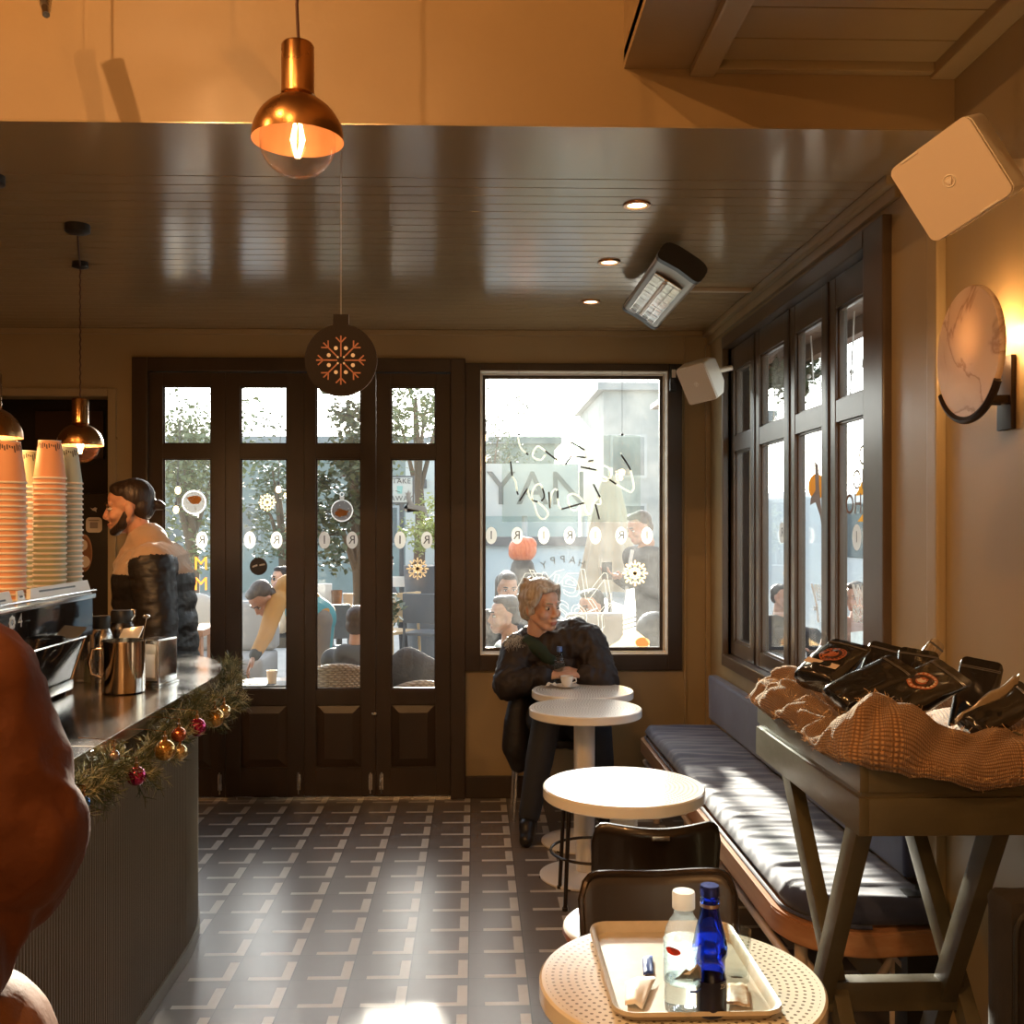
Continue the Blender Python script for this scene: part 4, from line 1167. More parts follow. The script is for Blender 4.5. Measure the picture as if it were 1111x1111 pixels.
# polished steel jug
p = onC(134, 751); p.z = CZ; rJ = 22.5*p.y/F; hJ = (751-695)*p.y/F
t = thing('steel_jug', 'polished steel jug with a rounded handle on the counter', 'jug', p)
bm = B(); lathe(bm, [(0, 0), (rJ-.006, 0), (rJ-.001, .004), (rJ, .010), (rJ, hJ-.004), (rJ+.0015, hJ), (rJ-.002, hJ), (rJ-.003, .006), (0, .006)], p, 56); obj('body', bm, mk('mirror_steel', (.78, .70, .60), .09, 1.0, bump=(5, .06, .01)), t)
bm = B(); d = V((-.80, -.25, 0)).normalized()
tube(bm, [p+d*(rJ-.002)+UP*hJ*.86, p+d*(rJ+.026)+UP*hJ*.84, p+d*(rJ+.036)+UP*hJ*.6, p+d*(rJ+.03)+UP*hJ*.38, p+d*(rJ-.002)+UP*hJ*.3], .006, 10); obj('handle', bm, CHROME, t)
# long spoon standing in the jug
t2 = thing('bar_spoon', 'long thin bar spoon standing in the steel jug', 'spoon', p+V((.02, 0, .01)))
q = W(159, 670, p.y+.01); s0 = p+V((.03, 0.0, .012))
bm = B(); tube(bm, [s0, s0.lerp(q, .5), q], .0017, 8); obj('stem', bm, CHROME, t2)
bm = B(); ball(bm, q+V((-.001, 0, .004)), (.013, .013, .006), 16, 10); obj('bowl', bm, CHROME, t2)
# napkin dispenser
p = onC(168, 743); t = thing('napkin_dispenser', 'chrome napkin dispenser at the open end of the counter', 'dispenser', p)
Md = MX.Translation((p.x, p.y+.03, CZ)) @ MX.Rotation(RAD(-14), 4, 'Z')
w, dd, hh = .082, .12, .158
bm = B(); box(bm, -w/2, w/2, -dd/2, dd/2, 0, hh, .006, 3, M=Md); obj('case', bm, CHROME, t)
bm = B(); box(bm, -w/2-.005, w/2+.005, -dd/2-.005, dd/2+.005, 0, .010, .003, M=Md); obj('base', bm, CHROME, t)
bm = B(); box(bm, -w/2+.008, w/2-.008, -dd/2-.003, -dd/2+.001, .018, hh-.014, .002, M=Md)
obj('face_plate', bm, mk('frosted_face', (.55, .52, .47), .3, .6), t)
bm = B(); NAPM = mk('white_paper', (.82, .80, .76), .7); MV = Md
vs = [MV@V(q) for q in ((-w/2+.012, -dd/2-.004, .03), (w/2-.012, -dd/2-.004, .03), (w/2-.012, -dd/2-.006, .11), (-w/2+.012, -dd/2-.006, .11))]
bm.faces.new([bm.verts.new(v) for v in vs]); o = obj('napkins', bm, NAPM, t, smooth=False); solidify(o, .001)
# white bill holder leaning on the dispenser
ps = [W(126, 680, 3.62), W(146, 677, 3.62), W(158, 695, 3.50), W(136, 699, 3.50)]
c = sum(ps, V((0, 0, 0)))/4; xa = (ps[1]-ps[0]).normalized(); ya = ps[0]-ps[3]; ya = (ya-xa*ya.dot(xa)).normalized()
t = thing('lidded_canister', 'white sloped lid of a steel canister behind the jug', 'canister', (c.x, 3.56, CZ))
M = frame_mx(c, xa, ya, xa.cross(ya)); bm = B(); box(bm, -.036, .036, -.045, .045, -.006, 0, .002, M=M); obj('lid', bm, mk('white_lid', (.82, .80, .76), .18), t)
bm = B(); box(bm, c.x-.035, c.x+.035, 3.515, 3.60, CZ, c.z-.035, .005); obj('body', bm, STEEL, t)
# thermos jugs behind
for (px, py, yy, r_, h_, label, dark) in ((110, 690, 3.62, .038, .165, 'grey steel thermos with black lid behind the jug', 0), (132, 690, 3.78, .048, .20, 'black lidded thermos with chrome clasp behind the canister', 1)):
    q = W(px, py, yy); p = V((q.x, q.y, CZ)); t = thing('thermos', label, 'thermos', p, 'thermos flasks on the counter')
    ztop = W(px, 668 if not dark else 662, yy).z-CZ
    bm = B(); lathe(bm, [(0, 0), (r_, 0), (r_, ztop-.075), (r_*.92, ztop-.06), (r_*.72, ztop-.045), (0, ztop-.045)], p, 32); obj('body', bm, STEEL if not dark else mk('dark_steel', (.10, .09, .085), .25, .9), t)
    bm = B(); lathe(bm, [(0, ztop-.045), (r_*.74, ztop-.045), (r_*.80, ztop-.040), (r_*.80, ztop-.006), (r_*.72, ztop), (0, ztop)], p, 32); obj('lid', bm, BLACK, t)
    if dark:
        bm = B(); tube(bm, [p+V((r_*.8, -.01, ztop-.035)), p+V((r_*1.05, -.01, ztop-.02)), p+V((r_*1.05, -.01, ztop+.0)), p+V((r_*.82, -.01, ztop+.004))], .004, 8); obj('clasp', bm, CHROME, t)
    else:
        bm = B(); tube(bm, [p+V((-r_*.7, 0, ztop-.05)), p+V((-r_*1.5, 0, ztop-.04)), p+V((-r_*1.5, 0, ztop-.12)), p+V((-r_, 0, ztop-.13))], .006, 8); obj('handle', bm, BLACK, t)

# ================================================================ dark kitchen recess: fridge with stickers, shelf things
yk = YB+.16
FR = W(104, 560, yk)
t = thing('fridge', 'tall black fridge with round stickers in the kitchen opening', 'fridge', (FR.x, yk+.3, 0))
fx0_, fx1_ = W(72, 600, yk).x, NX1-.03
fz1_ = W(100, 535, yk).z
bm = B(); box(bm, fx0_, fx1_, yk, yk+.5, 0.02, fz1_, .01); obj('cabinet', bm, mk('black_enamel', (.010, .009, .009), .3), t)
bm = B(); box(bm, fx0_+.01, fx0_+.03, yk-.03, yk, .7, 1.3, .004); obj('handle', bm, STEEL, t)
RXf = MX.Rotation(pi/2, 3, 'X')
def disc(bm, c, rx, rz, th=.002, n=36, mi=0):
    prism(bm, [(rx*cos(2*pi*k/n), rz*sin(2*pi*k/n)) for k in range(n)], frame_mx(c, V((1, 0, 0)), UP, V((0, -1, 0))), th, mi)
CRSTK = mk('cream_sticker', (.62, .54, .44), .5); BRSTK = mk('brown_sticker', (.20, .09, .04), .5)
c = W(102, 569.5, yk-.002); bm = B(); prism(bm, rrect(.092, .088, .022), frame_mx(c, V((1, 0, 0)), UP, V((0, -1, 0))), .002); o = obj('sticker', bm, CRSTK, t, label='cream rounded sticker')
bm = B(); prism(bm, rrect(.045, .035, .004), frame_mx(c+V((0, -.002, -.002)), V((1, 0, 0)), UP, V((0, -1, 0))), .002); prism(bm, rrect(.06, .006, .002), frame_mx(c+V((0, -.002, .026)), V((1, 0, 0)), UP, V((0, -1, 0))), .002); obj('print', bm, mk('grey_print', (.25, .2, .17), .5), o)
c = W(91, 600, yk-.002); bm = B(); disc(bm, c, .048, .108); o = obj('sticker', bm, mk('tan_sticker', (.36, .19, .10), .5), t, label='tall oval brown sticker')
bm = B(); disc(bm, c+V((0, -.0025, -.005)), .043, .100); obj('print', bm, BRSTK, o); bm = B(); disc(bm, c+V((0, -.0045, .045)), .022, .03); disc(bm, c+V((0, -.0045, -.05)), .036, .035); obj('print', bm, CRSTK, o)
c = W(102, 553, yk-.002); bm = B(); prism(bm, [(-.022, .012), (-.008, .006), (.006, .014), (.018, .008), (.012, -.004), (.014, -.014), (.006, -.008), (-.008, -.004)], frame_mx(c, V((1, 0, 0)), UP, V((0, -1, 0))), .002); obj('sticker', bm, CRSTK, t, label='tiny pale bird sticker')
t = thing('wall_shelf', 'dark shelf board inside the kitchen opening', 'shelf', (-2.5, yk+.2, 1.62))
bm = B(); zz = W(60, 545, yk+.3).z; box(bm, NX0, fx0_-.02, yk+.1, yk+.42, 1.60, 1.63, .003); obj('board', bm, DARKWOOD, t)
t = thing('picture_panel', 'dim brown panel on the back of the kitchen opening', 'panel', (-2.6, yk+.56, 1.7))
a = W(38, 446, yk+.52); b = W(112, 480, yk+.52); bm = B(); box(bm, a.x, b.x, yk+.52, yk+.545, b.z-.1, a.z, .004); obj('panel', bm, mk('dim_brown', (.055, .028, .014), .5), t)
t = thing('wall_thermostat', 'tiny bright switch on the pillar beside the kitchen opening', 'switch', W(125, 475.5, YB-.008))
c = W(125, 475.5, YB-.006); bm = B(); box(bm, c.x-.012, c.x+.012, YB-.012, YB, c.z-.008, c.z+.008, .002); obj('plate', bm, CHROME, t)
# ================================================================ trestle stand with crate, sack and coffee bags
CXL = .80; CY0 = WX(932, 905, CXL).y; CY1 = WX(820, 790, CXL).y; CXR = 1.20
TRW = mk('olive_green_wood', (.085, .072, .040), .36, vary=(4, (.070, .058, .032)), bump=(30, .12, .003), stretch=(3, 1, 3), rvary=(6, .28, .45))
z_ap0, z_ap1 = WX(932, 908, CXL).z, WX(932, 866.5, CXL).z
z_t0, z_t1 = WX(931, 860, CXL).z, WX(931, 817, CXL).z
t = thing('display_stand', 'olive wooden trestle stand with crossed legs holding the sack of coffee bags', 'stand', ((CXL+CXR)/2, (CY0+CY1)/2, 0))
def rim(bm, x0, x1, y0, y1, z0, z1, th, bev=.004):
    box(bm, x0, x0+th, y0, y1, z0, z1, bev); box(bm, x1-th, x1, y0, y1, z0, z1, bev)
    box(bm, x0+th-.001, x1-th+.001, y0, y0+th, z0, z1, bev); box(bm, x0+th-.001, x1-th+.001, y1-th, y1, z0, z1, bev)
bm = B(); rim(bm, CXL, CXR, CY0, CY1, z_ap0, z_ap1, .022); obj('apron', bm, TRW, t)
bm = B(); box(bm, CXL+.008, CXR-.008, CY0+.008, CY1-.008, z_ap1-.012, z_t0+.001, .003); obj('shelf_board', bm, TRW, t)
bm = B(); rim(bm, CXL+.003, CXR-.003, CY0+.003, CY1-.003, z_t0, z_t1, .020); obj('tray_side', bm, TRW, t)
for x in (CXL+.035, CXR-.06):
    for y in (CY0+.03, CY1-.055):
        bm = B(); box(bm, x-.012, x+.022, y-.005, y+.03, z_t0, z_t1+.033, .004); obj('corner_post', bm, TRW, t)
def beam(bm, p, q, wx, wt):
    p, q = V(p), V(q); d = (q-p).normalized(); xa = V((1, 0, 0)); ya = d.cross(xa).normalized()
    L = (q-p).length; M = frame_mx((p+q)/2, xa, ya, d); box(bm, -wx/2, wx/2, -wt/2, wt/2, -L/2, L/2, .004, M=M)
zx, yx = .42, (CY0+CY1)/2-.085
for x in (CXL+.045, CXR-.06):
    zt_ = z_ap1-.02
    for k, (yt, off) in enumerate(((CY0+.035, -.019), (CY1-.05, .019))):
        d = V((0, yx-yt, zx-zt_)); q = V((0, yt, zt_))+d*((zt_)/(zt_-zx))
        bm = B(); beam(bm, (x+off, yt, zt_), (x+off, q.y, .0), .036, .058)
        for v in bm.verts: v.co.z = max(v.co.z, 0)
        obj('leg', bm, TRW, t)
bm = B(); box(bm, CXL+.03, CXR-.04, yx-.022, yx+.022, zx-.035, zx+.035, .004); obj('stretcher', bm, TRW, t)

# burlap sack: rolled rim lying over the tray edge
def burlap():
    m, nt, out = nodes_of('burlap_jute'); k = NT(nt)
    p = nt.nodes.new('ShaderNodeBsdfPrincipled'); nt.links.new(p.outputs[0], out.inputs[0])
    uv = nt.nodes.new('ShaderNodeUVMap'); s = nt.nodes.new('ShaderNodeSeparateXYZ'); nt.links.new(uv.outputs[0], s.inputs[0])
    wu = k.m('ABSOLUTE', k.m('SINE', k.m('MULTIPLY', s.outputs[0], pi))); wv = k.m('ABSOLUTE', k.m('SINE', k.m('MULTIPLY', s.outputs[1], pi)))
    h = k.m('MAXIMUM', wu, wv); lo = k.m('MULTIPLY', wu, wv)
    n = nt.nodes.new('ShaderNodeTexNoise'); n.inputs['Scale'].default_value = 60; n.inputs['Detail'].default_value = 6
    cr = nt.nodes.new('ShaderNodeValToRGB'); cr.color_ramp.elements[0].position = .3; cr.color_ramp.elements[1].position = .9
    cr.color_ramp.elements[0].color = rgb((.24, .115, .045)); cr.color_ramp.elements[1].color = rgb((.60, .34, .16))
    v = k.m('ADD', k.m('MULTIPLY', lo, .75), k.m('MULTIPLY', n.outputs[0], .4)); nt.links.new(v, cr.inputs[0]); nt.links.new(cr.outputs[0], p.inputs['Base Color'])
    p.inputs['Roughness'].default_value = .9; p.inputs['Sheen Weight'].default_value = .3
    b = nt.nodes.new('ShaderNodeBump'); b.inputs['Strength'].default_value = .9; b.inputs['Distance'].default_value = .004; nt.links.new(lo, b.inputs['Height']); nt.links.new(b.outputs[0], p.inputs['Normal'])
    tl = nt.nodes.new('ShaderNodeBsdfTranslucent'); nt.links.new(cr.outputs[0], tl.inputs[0])
    mx = nt.nodes.new('ShaderNodeMixShader'); mx.inputs[0].default_value = .25; nt.links.new(p.outputs[0], mx.inputs[1]); nt.links.new(tl.outputs[0], mx.inputs[2]); nt.links.new(mx.outputs[0], out.inputs[0])
    return m
BUR = burlap()
sx0, sx1, sy0, sy1 = CXL+.015, CXR-.02, CY0+.02, CY1-.02
per = []
def perim(u):                      # closed loop: starts at far left, down the left side, along the front, right, back
    segs = [(V((sx0, sy1, 0)), V((sx0, sy0, 0))), (V((sx0, sy0, 0)), V((sx1, sy0, 0))), (V((sx1, sy0, 0)), V((sx1, sy1, 0))), (V((sx1, sy1, 0)), V((sx0, sy1, 0)))]
    Ls = [(b-a).length for a, b in segs]; T = sum(Ls); d = (u % 1)*T
    for (a, b), L in zip(segs, Ls):
        if d <= L: return a.lerp(b, d/L), (b-a).normalized(), T
        d -= L
    return segs[-1][1], (segs[-1][1]-segs[-1][0]).normalized(), T
def smooth_perim(u):
    ps = [perim(u+k*.012) for k in (-2, -1, 0, 1, 2)]
    p = sum((q[0] for q in ps), V((0, 0, 0)))/5; d = sum((q[1] for q in ps), V((0, 0, 0))).normalized()
    return p, d, ps[0][2]
uF0 = (sy1-sy0)/(2*(sy1-sy0)+2*(sx1-sx0)); uF1 = (sy1-sy0+sx1-sx0)/(2*(sy1-sy0)+2*(sx1-sx0))
def sack(u, v):
    p, d, T = smooth_perim(u); o = V((d.y, -d.x, 0))      # outward
    if (p+o*.1-V(((sx0+sx1)/2, (sy0+sy1)/2, 0))).length < (p-V(((sx0+sx1)/2, (sy0+sy1)/2, 0))).length: o = -o
    front = max(0, 1-abs(u-(uF0+uF1)/2)/((uF1-uF0)*.75)); front = front*front*(3-2*front)
    slope = min(1, max(0, (u-uF0)/(uF1-uF0))) if u < .8 else 0; cornr = math.exp(-((u-uF0*1.06)/.05)**2)
    lft = 1 if u < uF0 else 0
    w1 = NZ.noise(V((u*13, 2.2, 0))); w2 = NZ.noise(V((u*29, 7.7, 1)))
    crest = .046+.030*w1+.020*w2 + .055*cornr - .012*slope
    dip = math.exp(-((u-uF0*.80)/.025)**2)*.05               # slack between the two bulges
    crest -= dip
    drop = (.022+.03*NZ.noise(V((u*9, 5, 5)))) + .070*front*(.25+.75*slope)
    a = -.25*pi+v*1.28*pi
    if v < .62:
        k = v/.62; x = -.10+.13*k**1.3; z = z_t1-.06+(crest+.06)*sin(k*pi/2)
    else:
        k = (v-.62)/.38; x = .03+.045*sin(k*pi/2)+(.015*front)*k; z = z_t1+crest-(crest+drop)*(1-cos(k*pi/2)) if True else 0
        if k > .8: x -= .012*(k-.8)/.2
    n = .010*NZ.noise(V((u*60+v*6, v*7, 3)))+.022*NZ.noise(V((u*26+v*5, v*3, 9)))
    return p+o*(x-.022+n)+UP*(z+n*.8)
sk = thing('burlap_sack', 'open orange brown burlap sack with a frayed rolled rim lying in the wooden tray', 'sack', ((sx0+sx1)/2, (sy0+sy1)/2, z_t0))
bm = B(); NU, NV = 260, 30
vs = grid(bm, NU, NV, sack, closeu=True)
uvl = bm.loops.layers.uv.new('UVMap'); bm.verts.index_update()
idx = {}
for i in range(NU):
    for j in range(NV): idx[vs[i][j]] = (i, j)
for f in bm.faces:
    ii = [idx[l.vert][0] for l in f.loops]; wrap = max(ii)-min(ii) > NU/2
    for l in f.loops:
        i, j = idx[l.vert]; i = i+NU if wrap and i == 0 else i
        l[uvl].uv = (i/NU*2.4/.0046, j/NV*.27/.0046)
o = obj('sack_cloth', bm, BUR, sk, angle=180); solidify(o, .003)
bm = B()                       # fuzzy threads
rg = random.Random(3)
for k in range(900):
    u = rg.uniform(0, uF1*1.05); v = rg.choice((rg.uniform(.5, .72), rg.uniform(.93, 1)))
    p = sack(u, v); d = V((rg.uniform(-1, 1), rg.uniform(-1, .6), rg.uniform(-.2, 1))).normalized(); L = rg.uniform(.006, .020)
    m = p+d*L*.5+V((rg.uniform(-1, 1), rg.uniform(-1, 1), rg.uniform(-1, 1)))*.005
    tube(bm, [p, m, p+d*L], .00045, 3)
o = obj('frayed_threads', bm, mk('jute_thread', (.66, .42, .22), .8), sk); o['kind'] = 'stuff'

# coffee bags
FOIL = mk('black_foil', (.012, .011, .011), .16, 0, coat=.9, bump=(9, .5, .012)); SILV = mk('silver_foil', (.62, .58, .52), .2, .9, bump=(14, .6, .01))
LABC = mk('copper_label', (.42, .13, .055), .4); LABD = mk('label_dark', (.05, .02, .012), .4); LABP = mk('label_pale', (.62, .50, .42), .5); SEAL = mk('seal_line', (.10, .095, .09), .2, coat=.8)
def coffee_bag(label, corners, foil=FOIL, lab=True, pale=False, th=.065, strip=False):
    """corners: top-left, top-right and bottom-left of the front face, in world space"""
    tl, tr, bl = corners
    xa = (tr-tl); w = xa.length; xa.normalize(); ya = (tl-bl); h = ya.length; ya = (ya-xa*ya.dot(xa)).normalized(); na = xa.cross(ya)
    flip = na.dot(ORG-tl) < 0
    c = (tl+tr)/2 - ya*h
    t = thing('coffee_bag', label, 'bag', c, 'coffee bags in the sack')
    M = frame_mx(c, xa, ya, -na if flip else na)
    def thick(v): 
        return th/2*(1-max(0, (v-.08)/.92)**1.5)*(min(1, v/.06)**.5*.25+.75) + .0012
    def front(u, v, s):
        x = (u-.5)*w; y = v*h
        rc = .016; e = min(u, 1-u)*w
        if y > h-rc and e < rc: y = h-rc+sqrt(max(0, rc*rc-(rc-e)**2))*(y-(h-rc))/rc
        z = thick(v)*(1-(abs(2*u-1))**4)**.5
        cr = .004*NZ.noise(V((u*5+w*91, v*6, s)))*(1-v*.3)*min(1, e/.02)
        return M@V((x, y, s*z+cr))
    bm = B(); a = grid(bm, 22, 30, lambda u, v: front(u, v, 1)); b = grid(bm, 22, 30, lambda u, v: front(u, v, -1))
    cap(bm, [r[0] for r in a]+[r[0] for r in reversed(b)])
    bmesh.ops.remove_doubles(bm, verts=bm.verts[:], dist=.0006)
    obj('pouch', bm, foil, t, angle=180)
    bm = B()
    for vv in (.865, .885):
        pts = [front(.04+.92*k/16, vv, 1)+M.to_3x3()@V((0, 0, .0012)) for k in range(17)]; tube(bm, pts, .0013, 5)
    obj('zip_seal', bm, SEAL, t)
    if lab:
        rx, ry_ = w*.27, w*.33; cy = .52
        def lp(a, r, e): 
            u = .5+rx*r*cos(a)/w; v = cy+ry_*r*sin(a)/h; return front(u, v, 1)+M.to_3x3()@V((0, 0, e))
        bm = B(); N = 32
        def ringdisc(r0, r1, e, mi):
            A = [bm.verts.new(lp(2*pi*k/N, r0, e)) for k in range(N)]; C = [bm.verts.new(lp(2*pi*k/N, r1, e)) for k in range(N)]
            skin_rings(bm, [A, C], mi=mi)
            if r0 < .05: cap(bm, A, mi)
        ringdisc(.01, .98, .0012, 0)
        ringdisc(.42, .68, .0019, 1)
        for k in range(18):                    # ring of small lettering blocks round the seal
            a0 = 2*pi*k/18
            vsx = [bm.verts.new(lp(a0+da, r, .0021)) for da, r in ((0, .76), (.2, .76), (.2, .90), (0, .90))]; bm.faces.new(vsx).material_index = 2 if pale else 1
        o = obj('label', bm, [LABC, LABD, LABP], t, smooth=False, label='round copper label', recalc=False)
        bm = B()                              # small emblem in the middle
        pts = [(-.28, -.18), (-.05, -.28), (.22, -.12), (.30, .14), (.18, .10), (.05, .28), (-.02, .06), (-.26, .10)]
        bm.faces.new([bm.verts.new(lp(math.atan2(y*1.3, x), sqrt(x*x+y*y)*1.1, .0024)) for x, y in pts]); obj('emblem', bm, LABP if pale else LABC, o, smooth=False, recalc=False)
    if strip:
        bm = B(); f = [front(.12, .18, 1), front(.88, .18, 1), front(.88, .30, 1), front(.12, .30, 1)]
        bm.faces.new([bm.verts.new(q+M.to_3x3()@V((0, 0, .006))) for q in f]); obj('paper_strip', bm, LABP, t, smooth=False, label='pale paper strip')
    return t
def P3(px, py, y): return W(px, py, y*.889)
coffee_bag('leftmost coffee bag, leaning, with a pale strip under its round label', (P3(903, 692, 2.90), P3(948, 703, 2.80), P3(862, 735, 2.80)), strip=True)
coffee_bag('black coffee bag with glaring white highlight in the front middle of the sack', (P3(965, 709, 2.62), P3(998, 730, 2.52), P3(930, 768, 2.50)), lab=False)
coffee_bag('black coffee bag showing the copper ring label at the front of the sack', (P3(1017, 713, 2.60), P3(1058, 742, 2.50), P3(972, 772, 2.48)), pale=True)
coffee_bag('black coffee bag standing upright at the back right of the sack', (P3(1043, 711, 2.72), P3(1090, 720, 2.66), P3(1034, 800, 2.66)), lab=False)
coffee_bag('black coffee bag lying at the right end of the sack with a silver folded edge', (P3(1104, 736, 2.48), P3(1135, 762, 2.42), P3(1035, 778, 2.46)), lab=False)
coffee_bag('silver backed coffee bag top poking up behind the others', (P3(1012, 690, 2.80), P3(1027, 702, 2.80), P3(985, 735, 2.80)), foil=SILV, lab=False, th=.04)
coffee_bag('black coffee bag with crumpled shiny top between the left bag and the silver one', (P3(944, 694, 2.92), P3(984, 704, 2.86), P3(930, 752, 2.86)), lab=False)
coffee_bag('black coffee bag lying flat behind the ring labelled bag', (P3(975, 701, 2.78), P3(1020, 708, 2.74), P3(960, 760, 2.72)), lab=False)
# silver gusset on the right bag
bm = B(); a_ = [P3(1033, 780, 2.43), P3(1062, 757, 2.43), P3(1096, 735, 2.44), P3(1103, 731, 2.45)]
def gus(u, v):
    i = min(int(u*3), 2); f = u*3-i; p = a_[i].lerp(a_[i+1], f); return p+V((.004, -.004, -.030*v*(.4+.6*sin(u*pi)))) + V((0, 0, .003*sin(u*20)))
grid(bm, 24, 4, gus); o = tag(obj('foil_strip', bm, SILV), 'silver foil gusset strip along the edge of the right coffee bag', 'foil strip'); solidify(o, .0015)

# ================================================================ things on the nearest table
ZT = .741
t = thing('serving_tray', 'beige plastic serving tray on the nearest white table', 'tray', (T4.x, T4.y, ZT))
TRAYM = mk('beige_tray', (.56, .52, .44), .38, vary=(40, (.50, .46, .38)), bump=(150, .08, .001))
tA, tB, tC, tD = WZ(640, 1010, ZT), WZ(829, 1024, ZT), WZ(851, 1104, ZT), WZ(665, 1112, ZT)
tc_ = V((.36, 1.79, ZT)); ang = 0
TWw, TDd = .272, .372
Mt = MX.Translation(tc_) @ MX.Rotation(ang, 4, 'Z')
bm = B(); prev = None; rings = []
for w, d, r, z in ((TWw-.05, TDd-.05, .02, .0), (TWw-.022, TDd-.022, .026, .0), (TWw-.010, TDd-.010, .03, .014), (TWw, TDd, .034, .0165), (TWw+.002, TDd+.002, .035, .013), (TWw-.008, TDd-.008, .03, .011)):
    rings.append([bm.verts.new(Mt@V((x, y, z))) for x, y in rrect(w, d, r, 6)])
skin_rings(bm, rings); cap(bm, rings[0]); o = obj('tray', bm, TRAYM, t, angle=60); o.name = 'tray_shell'; solidify(o, .0022, 1)
ZB = ZT+.004
# water bottle
q = WZ(743, 1098, ZB); p = V((q.x-.002, q.y, ZB)); sc = 1100/p.y
hB_ = (1098-966)/sc*1.0; rB = 21.5/sc
PET = thin_glass('clear_pet', (.95, .97, .97), dust_glow=.06, dust_glow_col=(.9, .93, .93), dscale=40, fres=1.4); WATER = mk('water', (.93, .97, .97), .0, trans=1.0, ior=1.33)  # scatter in the PET stands in for its sunlit glow, not dirt
t = thing('water_bottle', 'clear plastic water bottle with white cap on the tray', 'bottle', p)
bm = B(); h = hB_
pr = [(0, .004), (rB*.6, .0), (rB*.92, .002), (rB, .010), (rB, h*.20), (rB*.96, h*.22), (rB, h*.25), (rB*.985, h*.46), (rB, h*.58), (rB*.97, h*.62), (rB*.88, h*.70), (rB*.66, h*.77), (rB*.50, h*.81), (rB*.47, h*.85), (rB*.50, h*.86), (rB*.47, h*.87), (rB*.47, h*.97)]
lathe(bm, pr, p, 48)
for v in bm.verts:        # moulded ribs
    zz = (v.co.z-p.z)/h
    if zz < .2 and zz > .02:
        a = math.atan2(v.co.y-p.y, v.co.x-p.x); k = 1-.04*max(0, sin(a*9)); v.co.x = p.x+(v.co.x-p.x)*k; v.co.y = p.y+(v.co.y-p.y)*k
obj('bottle', bm, PET, t)
bm = B(); lathe(bm, [(0, .008), (rB*.93, .006), (rB*.955, .014), (rB*.955, h*.28), (0, h*.28)], p, 40); obj('water', bm, WATER, t)
bm = B(); rc = rB*.575; lathe(bm, [(rc, h*.865), (rc, h*.985), (rc*.94, h), (0, h)], p, 48)
for v in bm.verts:
    a = math.atan2(v.co.y-p.y, v.co.x-p.x)
obj('cap', bm, mk('white_cap_plastic', (.82, .82, .80), .4, tlu=.45), t, label='white screw cap')
LABT = thin_glass('printed_clear_label', (.80, .88, .90), dust_glow=.25, dust_glow_col=(.8, .9, .92), dscale=20)
bm = B(); N = 48
def sleeve(r, z0, z1, a0=0, a1=2*pi, mi=0, n=48):
    lo = [bm.verts.new(p+V((r*cos(a0+(a1-a0)*k/n), r*sin(a0+(a1-a0)*k/n), z0))) for k in range(n+1)]; hi = [bm.verts.new(v.co+V((0, 0, z1-z0))) for v in lo]
    for k in range(n): bm.faces.new((lo[k], lo[k+1], hi[k+1], hi[k])).material_index = mi
sleeve(rB+.0008, h*.27, h*.60)
lab = obj('label', bm, LABT, t, label='clear printed label')
bm = B(); ac = -pi/2-.75     # red spot, blue swoosh
def patch(pts, r, m, nm, par):
    bm = B(); bm.faces.new([bm.verts.new(p+V((r*cos(a), r*sin(a), z))) for a, z in pts]); obj(nm, bm, m, par, smooth=False, recalc=False)
RED = mk('label_red', (.62, .05, .04), .5); BLUEP = mk('label_blue', (.04, .10, .45), .5); PEAK = mk('label_peaks', (.80, .84, .86), .5); SLATE = mk('label_slate', (.30, .30, .32), .5)
def orient(par, r):
    patch([(ac+.42*cos(k*pi/10), h*.555+h*.032*sin(k*pi/10)) for k in range(20)], r+.0014, RED, 'red_spot', par)
    patch([(-pi/2+.1, h*.235), (-pi/2+.5, h*.225), (-pi/2+.95, h*.25), (-pi/2+.95, h*.262), (-pi/2+.5, h*.245), (-pi/2+.1, h*.252)], r+.0016, BLUEP, 'blue_swoosh', par)
    patch([(-pi/2-.7, h*.33), (-pi/2+.8, h*.33), (-pi/2+.75, h*.42), (-pi/2+.45, h*.47), (-pi/2+.2, h*.40), (-pi/2-.1, h*.43), (-pi/2-.4, h*.37)], r+.0014, SLATE, 'mountain_print', par)
    patch([(-pi/2-.25, h*.385), (-pi/2+.15, h*.42), (-pi/2+.55, h*.465), (-pi/2+.45, h*.44), (-pi/2+.1, h*.385)], r+.0018, PEAK, 'snow_print', par)
orient(lab, rB)
# blue bottle
q = WZ(770, 1099, ZB); p = V((q.x, q.y, ZB)); sc = 1100/p.y; h = (1099-960)/sc; r = 17.7/sc
BLUEG = mk('cobalt_glass', (.06, .17, .88), .02, trans=1.0, ior=1.42); 
t = thing('blue_bottle', 'cobalt blue glass bottle with foil neck ring on the tray', 'bottle', p)
bm = B(); outer = [(0, .003), (r*.85, 0), (r, .006), (r, h*.30), (r*.95, h*.32), (r*.95, h*.44), (r*1.08, h*.47), (r*1.08, h*.53), (r*1.0, h*.57), (r*.85, h*.66), (r*.66, h*.75), (r*.56, h*.82), (r*.52, h*.86), (r*.60, h*.875), (r*.60, h*.90), (r*.52, h*.91), (r*.55, h*.93), (r*.55, h*.985), (r*.42, h)]
inner = [(r*.40, h), (r*.40, h*.86), (r*.45, h*.80), (r*.72, h*.66), (r*.9, h*.55), (r*.84, h*.44), (r*.86, h*.28), (r*.86, .012), (0, .010)]
lathe(bm, outer+inner, p, 48); obj('glass', bm, BLUEG, t)
bm = B(); lathe(bm, [(r*.57, h*.84), (r*.575, h*.868), (r*.60, h*.868), (r*.60, h*.842)], p, 40, close=True); obj('neck_foil', bm, mk('neck_foil', (.55, .46, .42), .3, .9), t, label='pale foil neck ring')
